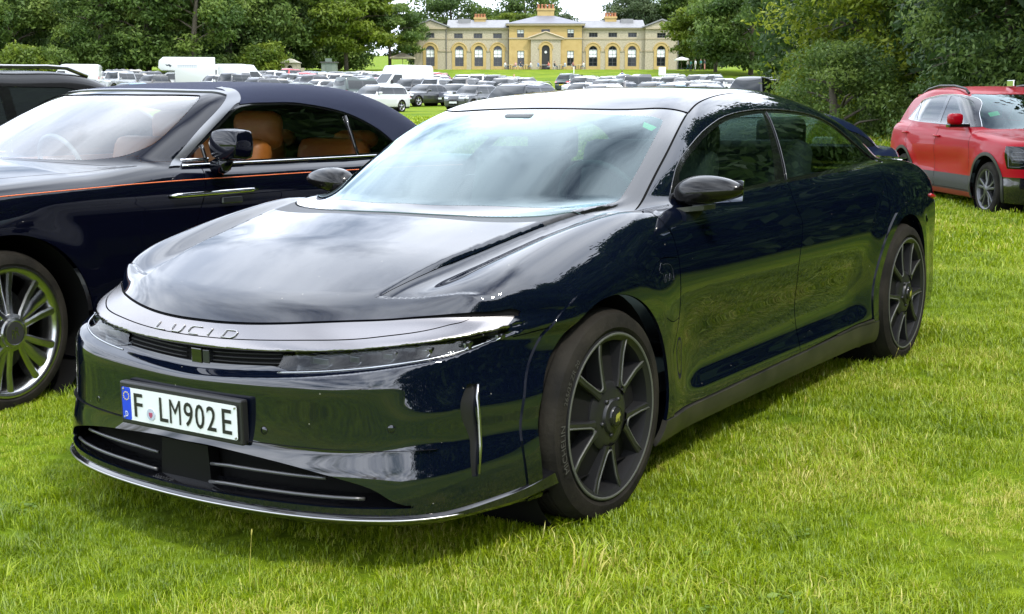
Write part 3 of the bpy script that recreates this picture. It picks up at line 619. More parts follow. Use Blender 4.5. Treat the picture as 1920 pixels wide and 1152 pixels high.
        L[I(f_ws) & (z > .90)] = 'frit'; L[I(f_wi) & (z > .90)] = 'ws'; L[B(f_ws, G) & (z > .95)] = 'gap'
        dl = (a > .55) & I(f_dlo); L[dl] = 'trim'
        inn = (a > .55) & I(f_dlo, -.016); L[inn & (x > xb(z))] = 'fwin'; L[inn & (x < xb2(z))] = 'rwin'
        L[inn & (x > -.80-.35*(z-.98))] = 'trim'
        r1 = np.hypot(x, z-.335); r2 = np.hypot(x+2.961, z-.343)
        ok = (a > .6) & (z > .16) & ~np.isin(L, ['sill', 'drop'])
        L[np.isin(L, ['fender', 'quarter']) & (x < -1.0) & (x > -2.6) & (z < .30)] = 'sill'; L[(L == 'fender') & (x < -.2) & (z < .618)] = 'flow'
        L[ok & (r1 < .452)] = 'arch'; L[ok & (r2 < .456)] = 'archr'
        L[(a > .5) & ((r1 < .392) | (r2 < .402))] = 'drop'
        L[(n[:, 2] < -.9) & (z < .20)] = 'under'
        return L
    sh.finish(classify)
    P = lambda l, nm, m, par=root, **k: sh.part(l, nm, m, par, **k)
    T = .012
    P('hood', 'hood', PAINT, thick=T); P('bumper', 'front_bumper', PAINT, thick=T); P('cowl', 'cowl_panel', M_BLK, off=-.006)
    P('blade', 'nose_blade_lower_band', BLADE, thick=.01); bl = P('blade2', 'nose_blade', BLADE, thick=.01); bl['label'] = 'brushed silver nose blade with raised lettering'
    for s in (1, -1):
        P('fender', 'front_fender', PAINT, side=s, thick=T); P('fdoor', 'front_door', PAINT, side=s, thick=T); P('rdoor', 'rear_door', PAINT, side=s, thick=T)
        P('quarter', 'rear_quarter', PAINT, side=s, thick=T); P('port', 'charge_port_flap', PAINT, side=s, thick=.004)
        P('sill', 'sill', DUST, side=s, off=.010, thick=.02); P('pillar', 'side_frame', PAINT, side=s, thick=T); P('trim', 'window_trim', M_GBLK, side=s, off=-.003)
        P('fwin', 'front_window', M_SG, side=s, off=-.004); P('rwin', 'rear_window', M_SG, side=s, off=-.004)
        P('curtain', 'air_curtain_recess', M_BLK, side=s, off=-.012); P('arch', 'wheel_arch_trim', PAINT, side=s, off=.006, thick=.012); P('archr', 'wheel_arch_trim', PAINT, side=s, off=.006, thick=.012); P('flow', 'lower_fender_panel', PAINT, side=s, thick=T)
        hy = lambda x, z: (sh.hit_y(x, z) or .7)+.001
        m = MB(); m.tube([(x, s*hy(x, z), z) for x, z in DLO[1:66:2]], .0026, 5); m.build('window_line', mat('trim_grey', (.10, .10, .105), .25, .8), root, True)
        m = MB(); m.tube([(xb2(z)+.012, s*hy(xb2(z)+.012, z), z) for z in np.linspace(.99, 1.275, 10)], .0024, 5); m.build('pillar_line', mat('trim_grey', ()), root, True)
        P('lens', 'headlamp_lens', M_LAMP, side=s, off=.002)
        P('lens', 'headlamp_housing', M_GBLK, side=s, off=-.045)
    P('deck', 'boot_lid', PAINT, thick=T); P('rear_bumper', 'rear_bumper', PAINT); P('roof', 'roof_panel', PAINT, thick=T); P('under', 'underbody', M_VOID)
    P('ws', 'windscreen', M_WS, off=-.003); P('frit', 'windscreen_border', M_GBLK, off=-.0035); P('rearglass', 'rear_glass', M_SG, off=-.004); P('gap', 'panel_gaps', M_VOID, off=-.007)
    P('grille', 'upper_grille', M_VOID, off=-.012)
    hx = lambda y, z: sh.hit_x(y, z)
    # slats and radar block in the light band
    for k in range(3):
        zz = -.003+.013*k
        for s in (1, -1):
            m = MB(); m.tube([(hx(s*y, band_mid(y)+zz)-.006, s*y, band_mid(y)+zz) for y in np.linspace(.045, .335, 12)], .003, 6); m.build('grille_slat', mat('slat_black', (.008, .008, .009), .4, spec=.3), root, True)
    m = MB(); xx = hx(0, .58); m.box((xx-.02, -.012, .566), (xx+.006, .034, .612), .003); m.build('radar_sensor', M_GBLK, root)
    m = MB(); m.box((xx-.02, .036, .568), (xx+.004, .066, .610), .003); m.build('sensor_pane', mat('sensor_grey', (.018, .019, .022), .3), root)
    for s in (1, -1):        # lamp projectors and light signature behind the lens
        for k, a in enumerate((.46, .56, .645, .72, .79, .838)):
            zz = band_mid(a); x0 = hx(a, zz)-.022; hh = band_half(a)*.55; ww = .030 if k else .05
            m = MB(); m.box((x0-.02, s*a-ww, zz-hh), (x0, s*a+ww, zz+hh), .004); m.build('projector_module', M_GBLK, root)
            m = MB(); m.box((x0, s*a-ww*.62, zz-hh*.6), (x0+.006, s*a+ww*.62, zz+hh*.62), .003); m.build('projector_glass', mat('projector_glass', (.20, .22, .22), .08, .7), root)
            m = MB(); m.tube([(x0+.010, s*(a-ww*.8), zz-hh*1.05), (x0+.010, s*(a+ww*.5), zz-hh*1.0), (x0+.006, s*(a+ww*.95), zz-hh*.2)], .0026, 6); m.build('light_bar', M_LITE, root, True)
        m = MB(); m.tube([(hx(a, band_mid(a)-band_half(a)*.8)-.004, s*a, band_mid(a)-band_half(a)*.72) for a in np.linspace(.345, .86, 24)], .0028, 6); m.build('lamp_trim_strip', M_LITE, root, True)
        m = MB(); pt = [(.845, .535), (.850, .50), (.856, .44), (.862, .36), (.868, .28)]; m.tube([(hx(a, z)-.004, s*a, z) for a, z in pt], [.005, .006, .006, .006, .004], 8); m.build('air_curtain_blade', M_ALU, root, True)
    # raised lettering on the blade, each letter a thin-walled extended capital
    LET = {'L': [[(0, 1), (0, 0), (1, 0)]], 'U': [[(0, 1), (0, .25), (.12, 0), (.88, 0), (1, .25), (1, 1)]], 'C': [[(1, 1), (.2, 1), (0, .75), (0, .25), (.2, 0), (1, 0)]], 'I': [[(.5, 0), (.5, 1)]], 'D': [[(.0, 0), (.8, 0), (1, .25), (1, .75), (.8, 1), (0, 1), (0, 0)]]}
    for ch, yc in zip('LUCID', (-.155, -.078, .0, .068, .148)):
        m = MB()
        for st in LET[ch]:
            pts = []
            for (u, v), (u2, v2) in zip(st[:-1], st[1:]):
                for t in np.linspace(0, 1, 5)[:-1]: pts.append((u+(u2-u)*t, v+(v2-v)*t))
            pts.append(st[-1]); q = []
            for u, v in pts:
                yy = yc+(u-.5)*.046+(v-.5)*.010; zz = .664+(v-.5)*.020; p = np.array((hx(yy, zz), yy, zz)); q.append(p+sh.normal(p)*.003)
            m.tube(q, .0019, 6)
        m.build('badge_letter', M_ALU, root, True)
    # lower intake: recess, slats, central block
    ys = np.linspace(-.80, .80, 41)
    V = []; F = []
    for i, y in enumerate(ys):
        xx = hx(y, .26)
        V += [(xx-.015, y, .18), (xx-.10, y, .185), (xx-.10, y, .36), (xx-.012, y, .37)]
    for i in range(40):
        for j in range(3): F.append((i*4+j, i*4+4+j, i*4+5+j, i*4+1+j))
    mobj('intake_recess', V, F, M_VOID, root)
    for s in (1, -1):
        for z, y1, dz in ((.232, .64, .0), (.285, .53, .0)):
            y0 = .14 if s < 0 else .10; yy = np.linspace(y0, y1, 14); m = MB()
            for d in (0,): m.tube([(hx(s*y, z)-.016-.02*max(0, (y0+.09-y)/.09), s*y, z-.012*max(0, (y0+.09-y)/.09)+.0) for y in yy], .0055, 6)
            m.build('intake_slat', mat('slat_grey', (.10, .10, .105), .3, .6), root, True)
    m = MB(); xx = hx(0, .26); m.prism([(-.135, .185), (.095, .185), (.085, .325), (-.12, .325)], xx-.085, xx-.045, 'x'); m.build('intake_centre_block', mat('block_black', (.004, .004, .004), .5, spec=.12), root)
    # splitter lip round the chin
    ph = np.radians(np.linspace(-96, 96, 97)); out_ = []
    for q in ph:
        r = np.linspace(1.3, .3, 1500); f = sh.F(.35+r*np.cos(q)*.62, r*np.sin(q), np.full_like(r, .20)); i = np.argmax(f < 0); out_.append((.35+r[i]*math.cos(q)*.62, r[i]*math.sin(q)))
    out_ = np.array(out_); d = np.gradient(out_, axis=0); nrm = np.stack([d[:, 1], -d[:, 0]], 1); nrm /= np.linalg.norm(nrm, axis=1)[:, None]
    prof = [(-.09, .226), (-.04, .205), (-.006, .188), (.008, .179), (.009, .171), (-.001, .159), (-.04, .143), (-.14, .14)]
    V = []; F = []; n = len(prof)
    for (x, y), (nx, ny), q in zip(out_, nrm, ph):
        k = abs(math.degrees(q))/96; up = .055*max(0, (k-.58)/.42)
        for o_, z in prof: V.append((x+nx*(o_+.004*k), y+ny*(o_+.004*k), z+up*(.9 if z > .175 else .35)))
    for i in range(len(ph)-1):
        for j in range(n-1): F.append((i*n+j, i*n+j+1, i*n+n+j+1, i*n+n+j))
    lip = mobj('splitter_lip', V, F, M_GBLK, root, True); lip.data.set_sharp_from_angle(angle=math.radians(40))
    edge = [(x+nx*.0095, y+ny*.0095, .175) for (x, y), (nx, ny), q in zip(out_, nrm, ph) if abs(math.degrees(q)) < 62]
    m = MB(); m.tube(edge, .0035, 6); m.build('splitter_edge', M_ALU, root, True)
    V, F = text_mesh('Sapphire', .026, shear=.45); xx = []
    for vx, vy, _ in V:
        y = -.10+vx; i = np.argmin(np.abs(out_[:, 1]-y)+10*(out_[:, 0] < .3)); x = np.interp(y, out_[20:77, 1], out_[20:77, 0]); xx.append((x-.020-vy*.9, y, .201+vy*.35))
    mobj('script_badge', xx, F, M_ALU, root)
    # number plate
    pz, px_ = .425, .945
    pr = empty('number_plate', (px_, 0, pz)); pr.parent = root
    def plate(parent):
        h = MB(); h.box((-.030, -.275, -.070), (-.001, .275, .070), .006); hold = h.build('plate_holder', M_BLK, None)
        return hold
    bpy.data.objects.remove(pr)
    h = MB(); h.box((px_-.03, -.272, pz-.068), (px_-.001, .272, pz+.068), .006); hold = h.build('number_plate', M_BLK, root); hold['label'] = 'white German number plate F LM902E in black holder'
    rnd = lambda x0, x1, y0, y1, r: arc_pts((x1-r, y1-r), r, 0, math.pi/2, 5)+arc_pts((x0+r, y1-r), r, math.pi/2, math.pi, 5)+arc_pts((x0+r, y0+r), r, math.pi, 1.5*math.pi, 5)+arc_pts((x1-r, y0+r), r, 1.5*math.pi, 2*math.pi, 5)
    m = MB(); m.prism(rnd(-.26, .26, pz-.055, pz+.055, .010), px_-.001, px_+.002, 'x'); m.build('plate_border', mat('plate_black', (.012, .012, .012), .4), hold)
    m = MB(); m.prism(rnd(-.2565, .2565, pz-.0515, pz+.0515, .008), px_+.0005, px_+.0026, 'x'); m.build('plate_field', mat('plate_white', (.72, .75, .74), .35), hold)
    m = MB(); m.prism(rnd(-.2565, -.215, pz-.0515, pz+.0515, .006), px_+.001, px_+.0032, 'x'); m.build('euro_band', mat('euro_blue', (.008, .05, .55), .4), hold)
    M_PB = mat('plate_black', (.01, .01, .01), .4)
    def ptext(s, y, z, size, sx, mm, bold, nm, xo=.0045):
        V, F = text_mesh(s, 1.0, bold=bold); w_, h_ = np.ptp(V[:, 0]), np.ptp(V[:, 1])
        Vv = np.stack([np.full(len(V), px_+xo), y+(V[:, 0]-(V[:, 0].min()+w_/2))*sx/w_, z+(V[:, 1]-(V[:, 1].min()+h_/2))*size/h_], 1); mobj(nm, Vv, F, mm, hold)
    for ch, y, w_ in (('F', -.179, .040), ('L', -.062, .038), ('M', -.010, .050), ('9', .049, .040), ('0', .099, .040), ('2', .149, .040), ('E', .215, .040)):
        ptext(ch, y, pz, .075, w_, M_PB, .0 if ch == 'M' else .008, 'plate_character')
    ptext('D', -.236, pz-.033, .017, .012, mat('plate_white', ()), .01, 'country_letter')
    for k in range(12):
        q = k*math.pi/6; m = MB(); m.prism(arc_pts((-.236+.0125*math.cos(q), pz+.024+.0125*math.sin(q)), .0022, 0, 2*math.pi*.9, 5), px_+.0031, px_+.0038, 'x'); m.build('euro_star', mat('star_yellow', (.75, .6, .02), .5), hold)
    m = MB(); m.lathe([(.0, .004), (.0185, .004), (.0195, .0)], 24, 'x', (px_+.001, -.122, pz-.022)); m.build('registration_seal', mat('seal_silver', (.42, .47, .55), .4), hold)
    m = MB(); m.prism([(-.130, pz-.016), (-.114, pz-.016), (-.114, pz-.026), (-.122, pz-.034), (-.130, pz-.026)], px_+.0045, px_+.0058, 'x'); m.build('seal_shield', mat('seal_red', (.35, .06, .12), .5), hold)
    for y, z in ((-.247, .045), (.249, .045), (.249, -.045), (-.247, -.045)):
        m = MB(); m.lathe([(.0, .006), (.004, .005), (.0045, .002)], 10, 'x', (px_, y, pz+z)); m.build('plate_screw', M_ALU, hold)
    for y, z in ((.326, .405), (-.45, .40), (.703, .433), (-.703, .433)):    # parking sensors
        p = np.array((hx(y, z), y, z)); nn = sh.normal(p); m = MB(); m.lathe([(.0, .0006), (.010, .0006), (.011, .0)], 18, 'x'); o = m.build('parking_sensor', PAINT, root, True)
        o.rotation_mode = 'QUATERNION'; o.rotation_quaternion = Vector((1, 0, 0)).rotation_difference(Vector(nn)); o.location = p
        m = MB(); m.lathe([(.0108, .0007), (.0120, .0007), (.0122, -.001)], 18, 'x'); o2 = m.build('sensor_ring', M_VOID, o, True)
    # bear emblem etched on the charge flap: outline of a walking bear
    bear = [(0, .62), (.06, .72), (.12, .80), (.18, .95), (.26, .93), (.32, .84), (.5, .86), (.7, .82), (.86, .72), (.95, .5), (.97, .0), (.82, 0), (.80, .3), (.70, .36), (.66, .02), (.54, .02), (.54, .34), (.40, .34), (.36, .0), (.24, 0), (.26, .36), (.16, .46), (.05, .5), (0, .62)]
    for s in (1, -1):
        q = []
        for (u, v), (u2, v2) in zip(bear[:-1], bear[1:]):
            for t in (0, .5): 
                x = -.345-(u+(u2-u)*t)*.115; z = .72+(v+(v2-v)*t)*.070; y = sh.hit_y(x, z); q.append((x, s*(y+.0005), z))
        m = MB(); m.tube(q, .0013, 4); m.build('bear_emblem', mat('emblem_grey', (.035, .038, .045), .35, .5), root, True)
    # wheel wells, wheels
    for cx, cz, Ro, R, r, w_, yo in ((0, .335, .40, .3465, .262, .262, .962), (-2.961, .343, .41, .355, .274, .29, .966)):
        for s in (1, -1):
            m = MB(); pr_ = [(Ro, .90), (Ro+.01, .6), (Ro-.02, .5), (0.02, .5)]; m.lathe(pr_, 40); o = m.build('wheel_well', M_VOID, root, True, fixn=False); o.scale = (1, s, 1); o.location = (cx, 0, cz)
            wheel = empty('wheel', (cx, s*yo, cz)); wheel.parent = root; wheel.scale = (1, s, 1)
            tyre(wheel, R, r, w_, 0.0)
            m = MB(); m.lathe([(r+.012, -.006), (r+.010, .002), (r+.003, .003), (r-.006, -.004), (r-.016, -.010), (r-.022, -.045), (r-.030, -.12), (r-.03, -.2)], 72); m.build('rim', WHEEL, wheel, True, auto=40)
            m = MB(); m.lathe([(r+.0085, .002), (r+.006, .0045), (r+.002, .0045), (r-.001, .002)], 72); m.build('rim_edge', EDGE, wheel, True)
            m = MB(); m.lathe([(.0, -.10), (.205, -.10), (.205, -.12)], 48); m.build('brake_disc', mat('disc_iron', (.10, .10, .10), .35, .8), wheel)
            m = MB(); m.prism([(.10, -.10), (.21, -.08), (.225, .03), (.20, .12), (.11, .10)], -.135, -.065); m.build('brake_caliper', mat('caliper_black', (.014, .014, .015), .35), wheel)
            for k in range(5):
                b0 = math.radians(90+4+72*k)
                def pol(rr, q, y): return (rr*math.cos(b0+q), y, rr*math.sin(b0+q))
                m = MB()
                for t in (1, -1):
                    # one branch of the Y: from the hub plate straight out to the rim, front face dished
                    secs = [(.098, t*.470, .014, -.002), (.125, t*.425, .0110, -.005), (.165, t*.372, .0105, -.008), (.21, t*.335, .0105, -.010), (r-.004, t*.306, .0115, -.006)]
                    V = []
                    for rr, q, hw, yf in secs:
                        for dq, y in ((-hw, yf-.055), (-hw, yf-.004), (-hw*.6, yf), (hw*.6, yf), (hw, yf-.004), (hw, yf-.055)): V.append(pol(rr, q+dq/rr, y))
                    F = [(i*6+j, i*6+(j+1) % 6, i*6+6+(j+1) % 6, i*6+6+j) for i in range(len(secs)-1) for j in range(6)]
                    m.add(V, F)
                m.build('spoke', WHEEL, wheel, True, auto=30)
                up_ = [pol(rr, q+hw*.8/rr, yf-.0005) for rr, q, hw, yf in [(r-.004, .306, .0115, -.006), (.21, .335, .0105, -.010), (.165, .372, .0105, -.008), (.125, .425, .0110, -.005), (.113, .50, .008, -.003)]]
                dn_ = [pol(rr, 2*math.pi/5-q-hw*.8/rr, yf-.0005) for rr, q, hw, yf in [(.113, .50, .008, -.003), (.125, .425, .0110, -.005), (.165, .372, .0105, -.008), (.21, .335, .0105, -.010), (r-.004, .306, .0115, -.006)]]
                e = MB(); e.tube(up_+dn_, .0036, 6); e.build('spoke_edge', EDGE, wheel, True)
                wv = [pol(.10, -.40, -.020), pol(.10, .40, -.020), pol(r-.02, .29, -.058), pol(r-.02, -.29, -.058)]
                mobj('spoke_web', wv, [(0, 1, 2, 3)], mat('web_dark', (.008, .008, .008), .7, spec=.2), wheel)
                m = MB(); m.lathe([(.0, .004), (.006, .004), (.0075, -.002), (.0075, -.03)], 10, 'y', pol(.062, math.pi/5, 0)); m.build('wheel_bolt', M_BLK, wheel, True)
            m = MB(); m.lathe([(.050, -.002), (.085, -.006), (.104, -.012), (.112, -.018), (.113, -.05)], 40); m.build('hub_plate', WHEEL, wheel, True, auto=40)
            m = MB(); m.lathe([(.0, .020), (.026, .020), (.031, .016), (.034, .010), (.052, .006), (.058, -.004), (.06, -.05)], 40); cap = m.build('centre_cap', WHEEL, wheel, True, auto=40)
            m = MB(); m.lathe([(.0295, .0185), (.032, .019), (.034, .012)], 40); m.build('cap_ring', mat('cap_ring', (.05, .05, .05), .2, .8), cap, True)
            V = [((u-.5)*.032, .0215, (v-.45)*.032) for u, v in bear[:-1]]; mobj('cap_emblem', V, [tuple(range(len(V)))], mat('emblem_gold', (.30, .30, .05), .5), cap)
            if cx == 0:
                arch_text('MICHELIN', .034, r+.030, math.radians(-8), .0062, wheel, mat('tyre_lettering', (.055, .053, .048), .8), bold=.0, flip=s)
                arch_text('265/35 ZR 20', .026, r+.032, math.radians(32), .0062, wheel, mat('tyre_lettering', ()), bold=.0, flip=s)
    # door mirrors
    def mirF(x, y, z):
        qx, qy, qz = (x+.0), y, z
        yy = (qy-.125)/.135; taper = 1-.25*np.clip(yy, -1, 1)
        f = (np.sqrt((qx/(.075*taper))**2+yy**2+((qz-.004-.01*yy)/(.058*taper))**2+1e-9)-1)*.055
        f = smax(f, -(qx+.028), .012); return smax(f, -(qz+.045)+.02*yy, .03)
    for s in (1, -1):
        mr = empty('door_mirror', (-.76, s*.800, 1.000)); mr.parent = root; mr.scale = (1, s, 1)
        Pm, Qm = surface_net(mirF, (-.06, -.04, -.08), (.10, .30, .09), .010, 2, sym=False); g = grad(mirF, Pm); g /= np.linalg.norm(g, axis=1)[:, None]
        mobj('mirror_housing', Pm, Qm, mat('mirror_gloss', (.006, .0055, .005), .12, spec=.4), mr, True, g)
        m = MB(); m.prism([(.02, -.050), (.245, -.030), (.25, .045), (.03, .040)], -.0285, -.0265, 'x'); m.build('mirror_pane', M_MIRG, mr)
        m = MB(); m.add([(.20, -.075, -.062), (.18, -.045, -.060), (.03, .12, -.045), (-.045, .13, -.045), (-.05, .05, -.06), (-.045, -.06, -.065), (.20, -.075, -.074), (.18, -.045, -.078), (.03, .12, -.062), (-.045, .13, -.062), (-.05, .05, -.08), (-.045, -.06, -.085)], [(0, 1, 2, 3, 4, 5), (11, 10, 9, 8, 7, 6)]+[(i, (i+1) % 6, 6+(i+1) % 6, 6+i) for i in range(6)])
        m.build('mirror_arm', mat('arm_grey', (.09, .09, .092), .3, .5), mr)
    # cabin
    m = MB(); m.box((-3.2, -.70, .22), (-.15, .70, .30)); m.build('cabin_floor', M_INT, root)
    V, F = [], []
    for i, y in enumerate(np.linspace(-.70, .70, 15)):
        b = .25*y*y
        for x, z in ((-.22, .88), (-.40, .930), (-.62, .925), (-.72, .86), (-.74, .60)): V.append((x-b*.8, y, z-.03*(y*y)))
    for i in range(14):
        for j in range(4): F.append((i*5+j, i*5+j+1, i*5+6+j, i*5+5+j))
    mobj('dashboard', V, F, mat('dash_grey', (.16, .18, .18), .65), root, True)
    th = np.linspace(0, 2*math.pi, 33)[:-1]; m = MB()
    m.tube([(-.92+.07*math.sin(q)*.9, .37+.18*math.cos(q), .93+.165*math.sin(q)) for q in th], .014, 8, closed=True); st = m.build('steering_wheel', M_INT, root, True)
    m = MB(); m.box((-.935, .30, .88), (-.86, .44, .96), .02); m.box((-.93, .20, .915), (-.905, .54, .94), .006); m.build('steering_hub', M_INT, st)
    def seat(x, y, back=True, w_=.25, m_=None):
        st_ = empty('seat', (x, y, 0)); st_.parent = root; m_ = m_ or M_INT
        q = MB(); q.box((-.25, -w_, .36), (.28, w_, .56), .06); q.build('seat_cushion', m_, st_, True, auto=50)
        q = MB(); q.box((-.10, -w_+.01, .50), (.06, w_-.01, 1.10), .055, Matrix.Rotation(math.radians(-16), 3, 'Y'), (-.2, 0, .5)); q.build('seat_back', m_, st_, True, auto=50)
        q = MB(); q.box((-.48, -.13, 1.06), (-.37, .13, 1.24), .045); q.build('head_restraint', m_, st_, True, auto=50)
    for y in (.37, -.37): seat(-1.30, y)
    for y in (.37, -.37): seat(-2.30, y, w_=.27)
    # rear-view mirror with sensor pod, green sticker, boot spoiler, door pulls
    m = MB(); m.box((-.93, -.20, 1.195), (-.90, .08, 1.255), .014); m.box((-.97, -.03, 1.21), (-.83, .10, 1.288), .012); m.build('rear_view_mirror', mat('pod_grey', (.14, .145, .15), .5), root)
    zs_ = lambda x, y: sh.hit_z(x, y)
    st_ = [(-.925, .560), (-.925, .600), (-.965, .602), (-.965, .545)]
    mobj('green_sticker', [(x, y, zs_(x, y)-.008) for x, y in st_], [(0, 1, 2, 3)], mat('sticker_green', (.05, .62, .20), .5), root)
    V = []; F = []; 
    for y in np.linspace(-.66, .66, 31):
        b = .26*y*y
        for dx, z in ((-3.74, .975), (-3.90, .998), (-3.985, 1.002), (-3.99, .99), (-3.93, .96)): V.append((dx+b, y, z-.035*y**2-.05*max(0, abs(y)-.6)))
    for i in range(30):
        for j in range(4): F.append((i*5+j, i*5+j+1, i*5+6+j, i*5+5+j))
    mobj('boot_spoiler', V, F, PAINT, root, True)
    for s in (1, -1):
        pts = [(-3.55+.0, .86, .80), (-3.68, .83, .78), (-3.80, .76, .77)]
        m = MB(); m.tube([(x, s*(sh.hit_y(x, z) or y), z) for x, y, z in pts], .012, 6); m.build('tail_lamp', mat('tail_red', (.35, .01, .015), .2, coat=1), root, True)
    return root
LUCID = build_lucid()

# ------------------------------------------------------------------ the other parked cars
WCACHE = {}
def simple_wheel(parent, x, y, z, R, r, w_, m, nsp=5, steer=0.0, twin=False, name='wheel'):
    s = 1 if y > 0 else -1; key = (R, r, w_, m.name, nsp, twin)
    if key in WCACHE:
        wh = copy_tree(WCACHE[key], parent); wh.location = (x, y, z); wh.scale = (1, s, 1); wh.rotation_euler = (0, 0, steer); return wh
    wh = empty(name, (x, y, z)); wh.parent = parent; wh.scale = (1, s, 1); wh.rotation_euler = (0, 0, steer)
    tyre(wh, R, r, w_, 0.0)
    q = MB(); q.lathe([(r+.010, -.006), (r+.008, .003), (r-.006, -.002), (r-.014, -.012), (r-.02, -.06), (r-.03, -.18)], 40)
    for k in range(nsp):
        for t in ((-1, 1) if twin else (0,)):
            b0 = 2*math.pi*k/nsp+math.pi/2+t*.14
            secs = [(.04, .035 if not twin else .02, .004), (.10, .024 if not twin else .015, -.012), (r-.005, .026 if not twin else .018, -.006)]
            V = []
            for rr, hw, yf in secs:
                bb = b0 if not t else b0+t*.06*(rr/r)
                for d, y_ in ((-hw, yf-.04), (-hw, yf-.006), (-hw*.6, yf), (hw*.6, yf), (hw, yf-.006), (hw, yf-.04)):
                    qn = bb+d/rr; V.append((rr*math.cos(qn), y_, rr*math.sin(qn)))
            q.add(V, [(i*6+j, i*6+(j+1) % 6, i*6+6+(j+1) % 6, i*6+6+j) for i in range(2) for j in range(6)])
    q.lathe([(0, .008), (.03, .008), (.05, .0), (.055, -.04)], 20); q.build('rim', m, wh, True, auto=35)
    q = MB(); q.lathe([(0, -.075), (r-.03, -.075), (r-.03, -.09)], 28); q.build('brake_disc', mat('disc_dark', (.03, .03, .03), .5, .6), wh)
    WCACHE[key] = wh; return wh
def generic_car(kind, L, W, H, hood, belt, cowl, rf, rr, tail, deck, wb, fo, R, h=.05, parent=None, paint=None, rail=False, wheels=None, extra=None, clear=.2, tum=.30, dlo_rear=None, spare=False):
    """x = 0 half-way; hood/belt/deck heights, cowl/rf/rr/tail x positions of windscreen foot, roof front, roof rear, rear-screen foot"""
    root = parent; hw = W/2; xf, xr = L/2, -L/2; x1 = xf-fo; x2 = x1-wb
    zr = Cv((xf+.1, hood-.3), (cowl+.35, hood-.10), (cowl, hood+.0), ((cowl+rf)/2, (hood+H-.06)/2+.04), (rf, H-.06), ((rf*2+rr)/3, H), ((rf+rr)/2, H-.004), (rr, H-.05), ((rr+tail)/2, (H+deck)/2+.02), (tail, deck), (tail-.4, deck-.35))
    zh = Cv((xf+.2, hood-.36), (xf, hood-.24), (xf-.12, hood-.13), (xf-.45, hood-.06), (cowl, hood), (rf-.3, belt-.02), (rr, belt), (tail+.02, deck), (xr+.05, deck-.02), (xr-.2, deck-.1))
    pl = Cv((xr-.1, hw-.20), (xr+.25, hw-.07), (x2, hw-.005), (0, hw-.02), (x1, hw-.005), (xf-.35, hw-.06), (xf+.1, hw-.24))
    sec = Cv((0, .12), (.2, .06), (.35, .015), (.6, .0), (belt-.22, .0), (belt, .045), (belt+.3, .2))
    def F(x, y, z):
        a = np.abs(y); sd = a-(pl(x)-sec(z))
        for cx in (x1, x2): sd = sd-.012*sst(R+.22, R+.06, np.hypot(x-cx, z-R))
        fr = (x-(xf-.02-.22*a*a/(hw*hw)*.8-.05*np.abs(z-.55)))*.95; re = -(x-(xr+.02+.16*a*a/(hw*hw)+.10*np.maximum(z-.6, 0)))
        f = smax(smax(sd, fr, .12), re, .10); f = smax(f, (z-(zh(x)-.06*a*a))*.97, .10); f = np.maximum(f, clear-z)
        q = np.maximum(z-belt, 0); Y = pl(x)*0+hw-.075-tum*q-.15*q*q-.10*sst(0, -1.5, x-rr)
        xs = x+.30*a*a*sst(rf-.2, cowl, x)-.18*a*a*sst(rr+.1, tail, x); zt = zr(xs)-.05*a*a
        sl = 1/np.sqrt(1+((zr(xs+.02)-zr(xs-.02))/.04)**2)
        g = np.maximum(smax((a-Y)*.95, (z-zt)*sl, .09), belt-.25-z)
        return smin(f, g, .03)
    sh = Shell(F, (xr-.1, 0, clear-.1), (xf+.1, hw+.06, H+.06), h, 1)
    # outlines
    t0, t1 = .05, .075
    zc = lambda x: zr(x)-.05*(hw-.2)**2
    def edge(xa, xb, n=6): return [(x, zc(x)-t1-.02) for x in np.linspace(xa, xb, n)]
    fxa = cowl-.30; dr = dlo_rear if dlo_rear is not None else tail+.35
    DL = [(fxa, belt+.015)]+[(x, max(min(zc(x-.22)-t1, H-.12), belt+.02)) for x in np.linspace(fxa-.15, rf-.1, 5)]+[(x, H-.135) for x in np.linspace(rf-.35, rr+.35, 5)]+[(x, max(min(zc(x)-.11, H-.14), belt+.03)) for x in np.linspace(rr+.05, dr, 5)]+[(dr-.03, belt+.02)]
    bx = (rf+rr)/2+.05
    wsx0, wsx1 = cowl-.02, rf+.02
    fD = lambda x, a, z: np.where(a > .45, poly_sd(x, z, DL), .5)
    fB = lambda x, a, z: np.where((z > belt), np.abs(x-bx)-.045, .5)
    fC = lambda x, a, z: np.where((z > belt), np.abs(x-(rr+.12))-.03, .5)
    ww = lambda x, a, z: np.where(z > belt-.1, np.maximum(np.maximum(x+.30*a*a-wsx0, wsx1-x-.30*a*a), a-(hw-.19-.25*np.maximum(z-belt, 0))), .5)
    wr = lambda x, a, z: np.where((z > belt) & (x < rr+.2), np.maximum(np.maximum(x-.18*a*a-(rr-.06), tail+.06-(x-.18*a*a)), a-(hw-.26-.22*np.maximum(z-belt, 0))), .5)
    wf = lambda x, a, z: np.where(a > .4, np.hypot(x-x1, z-R)-R-.045, .5); wq = lambda x, a, z: np.where(a > .4, np.hypot(x-x2, z-R)-R-.045, .5)
    clad = lambda x, a, z: z-(clear+.10)
    lamp = lambda x, a, z: np.where(x > xf-.6, np.maximum(np.maximum(np.abs(z-(hood-.235))-.055, .42*hw-a), (xf-.42)-x), .5)
    tl = lambda x, a, z: np.where(x < xr+.5, np.maximum(np.maximum(np.abs(z-(deck-.16 if deck < belt+.1 else belt-.08))-.07, .55*hw-a), x-(xr+.26)), .5)
    gr = lambda x, a, z: np.where(x > xf-.5, np.maximum(np.maximum(np.abs(z-.46)-.13, a-.40*hw), xf-.3-x), .5)
    for fn in (fD, fB, fC, ww, wr, wf, wq, clad, lamp, tl, gr): sh.cut(fn)
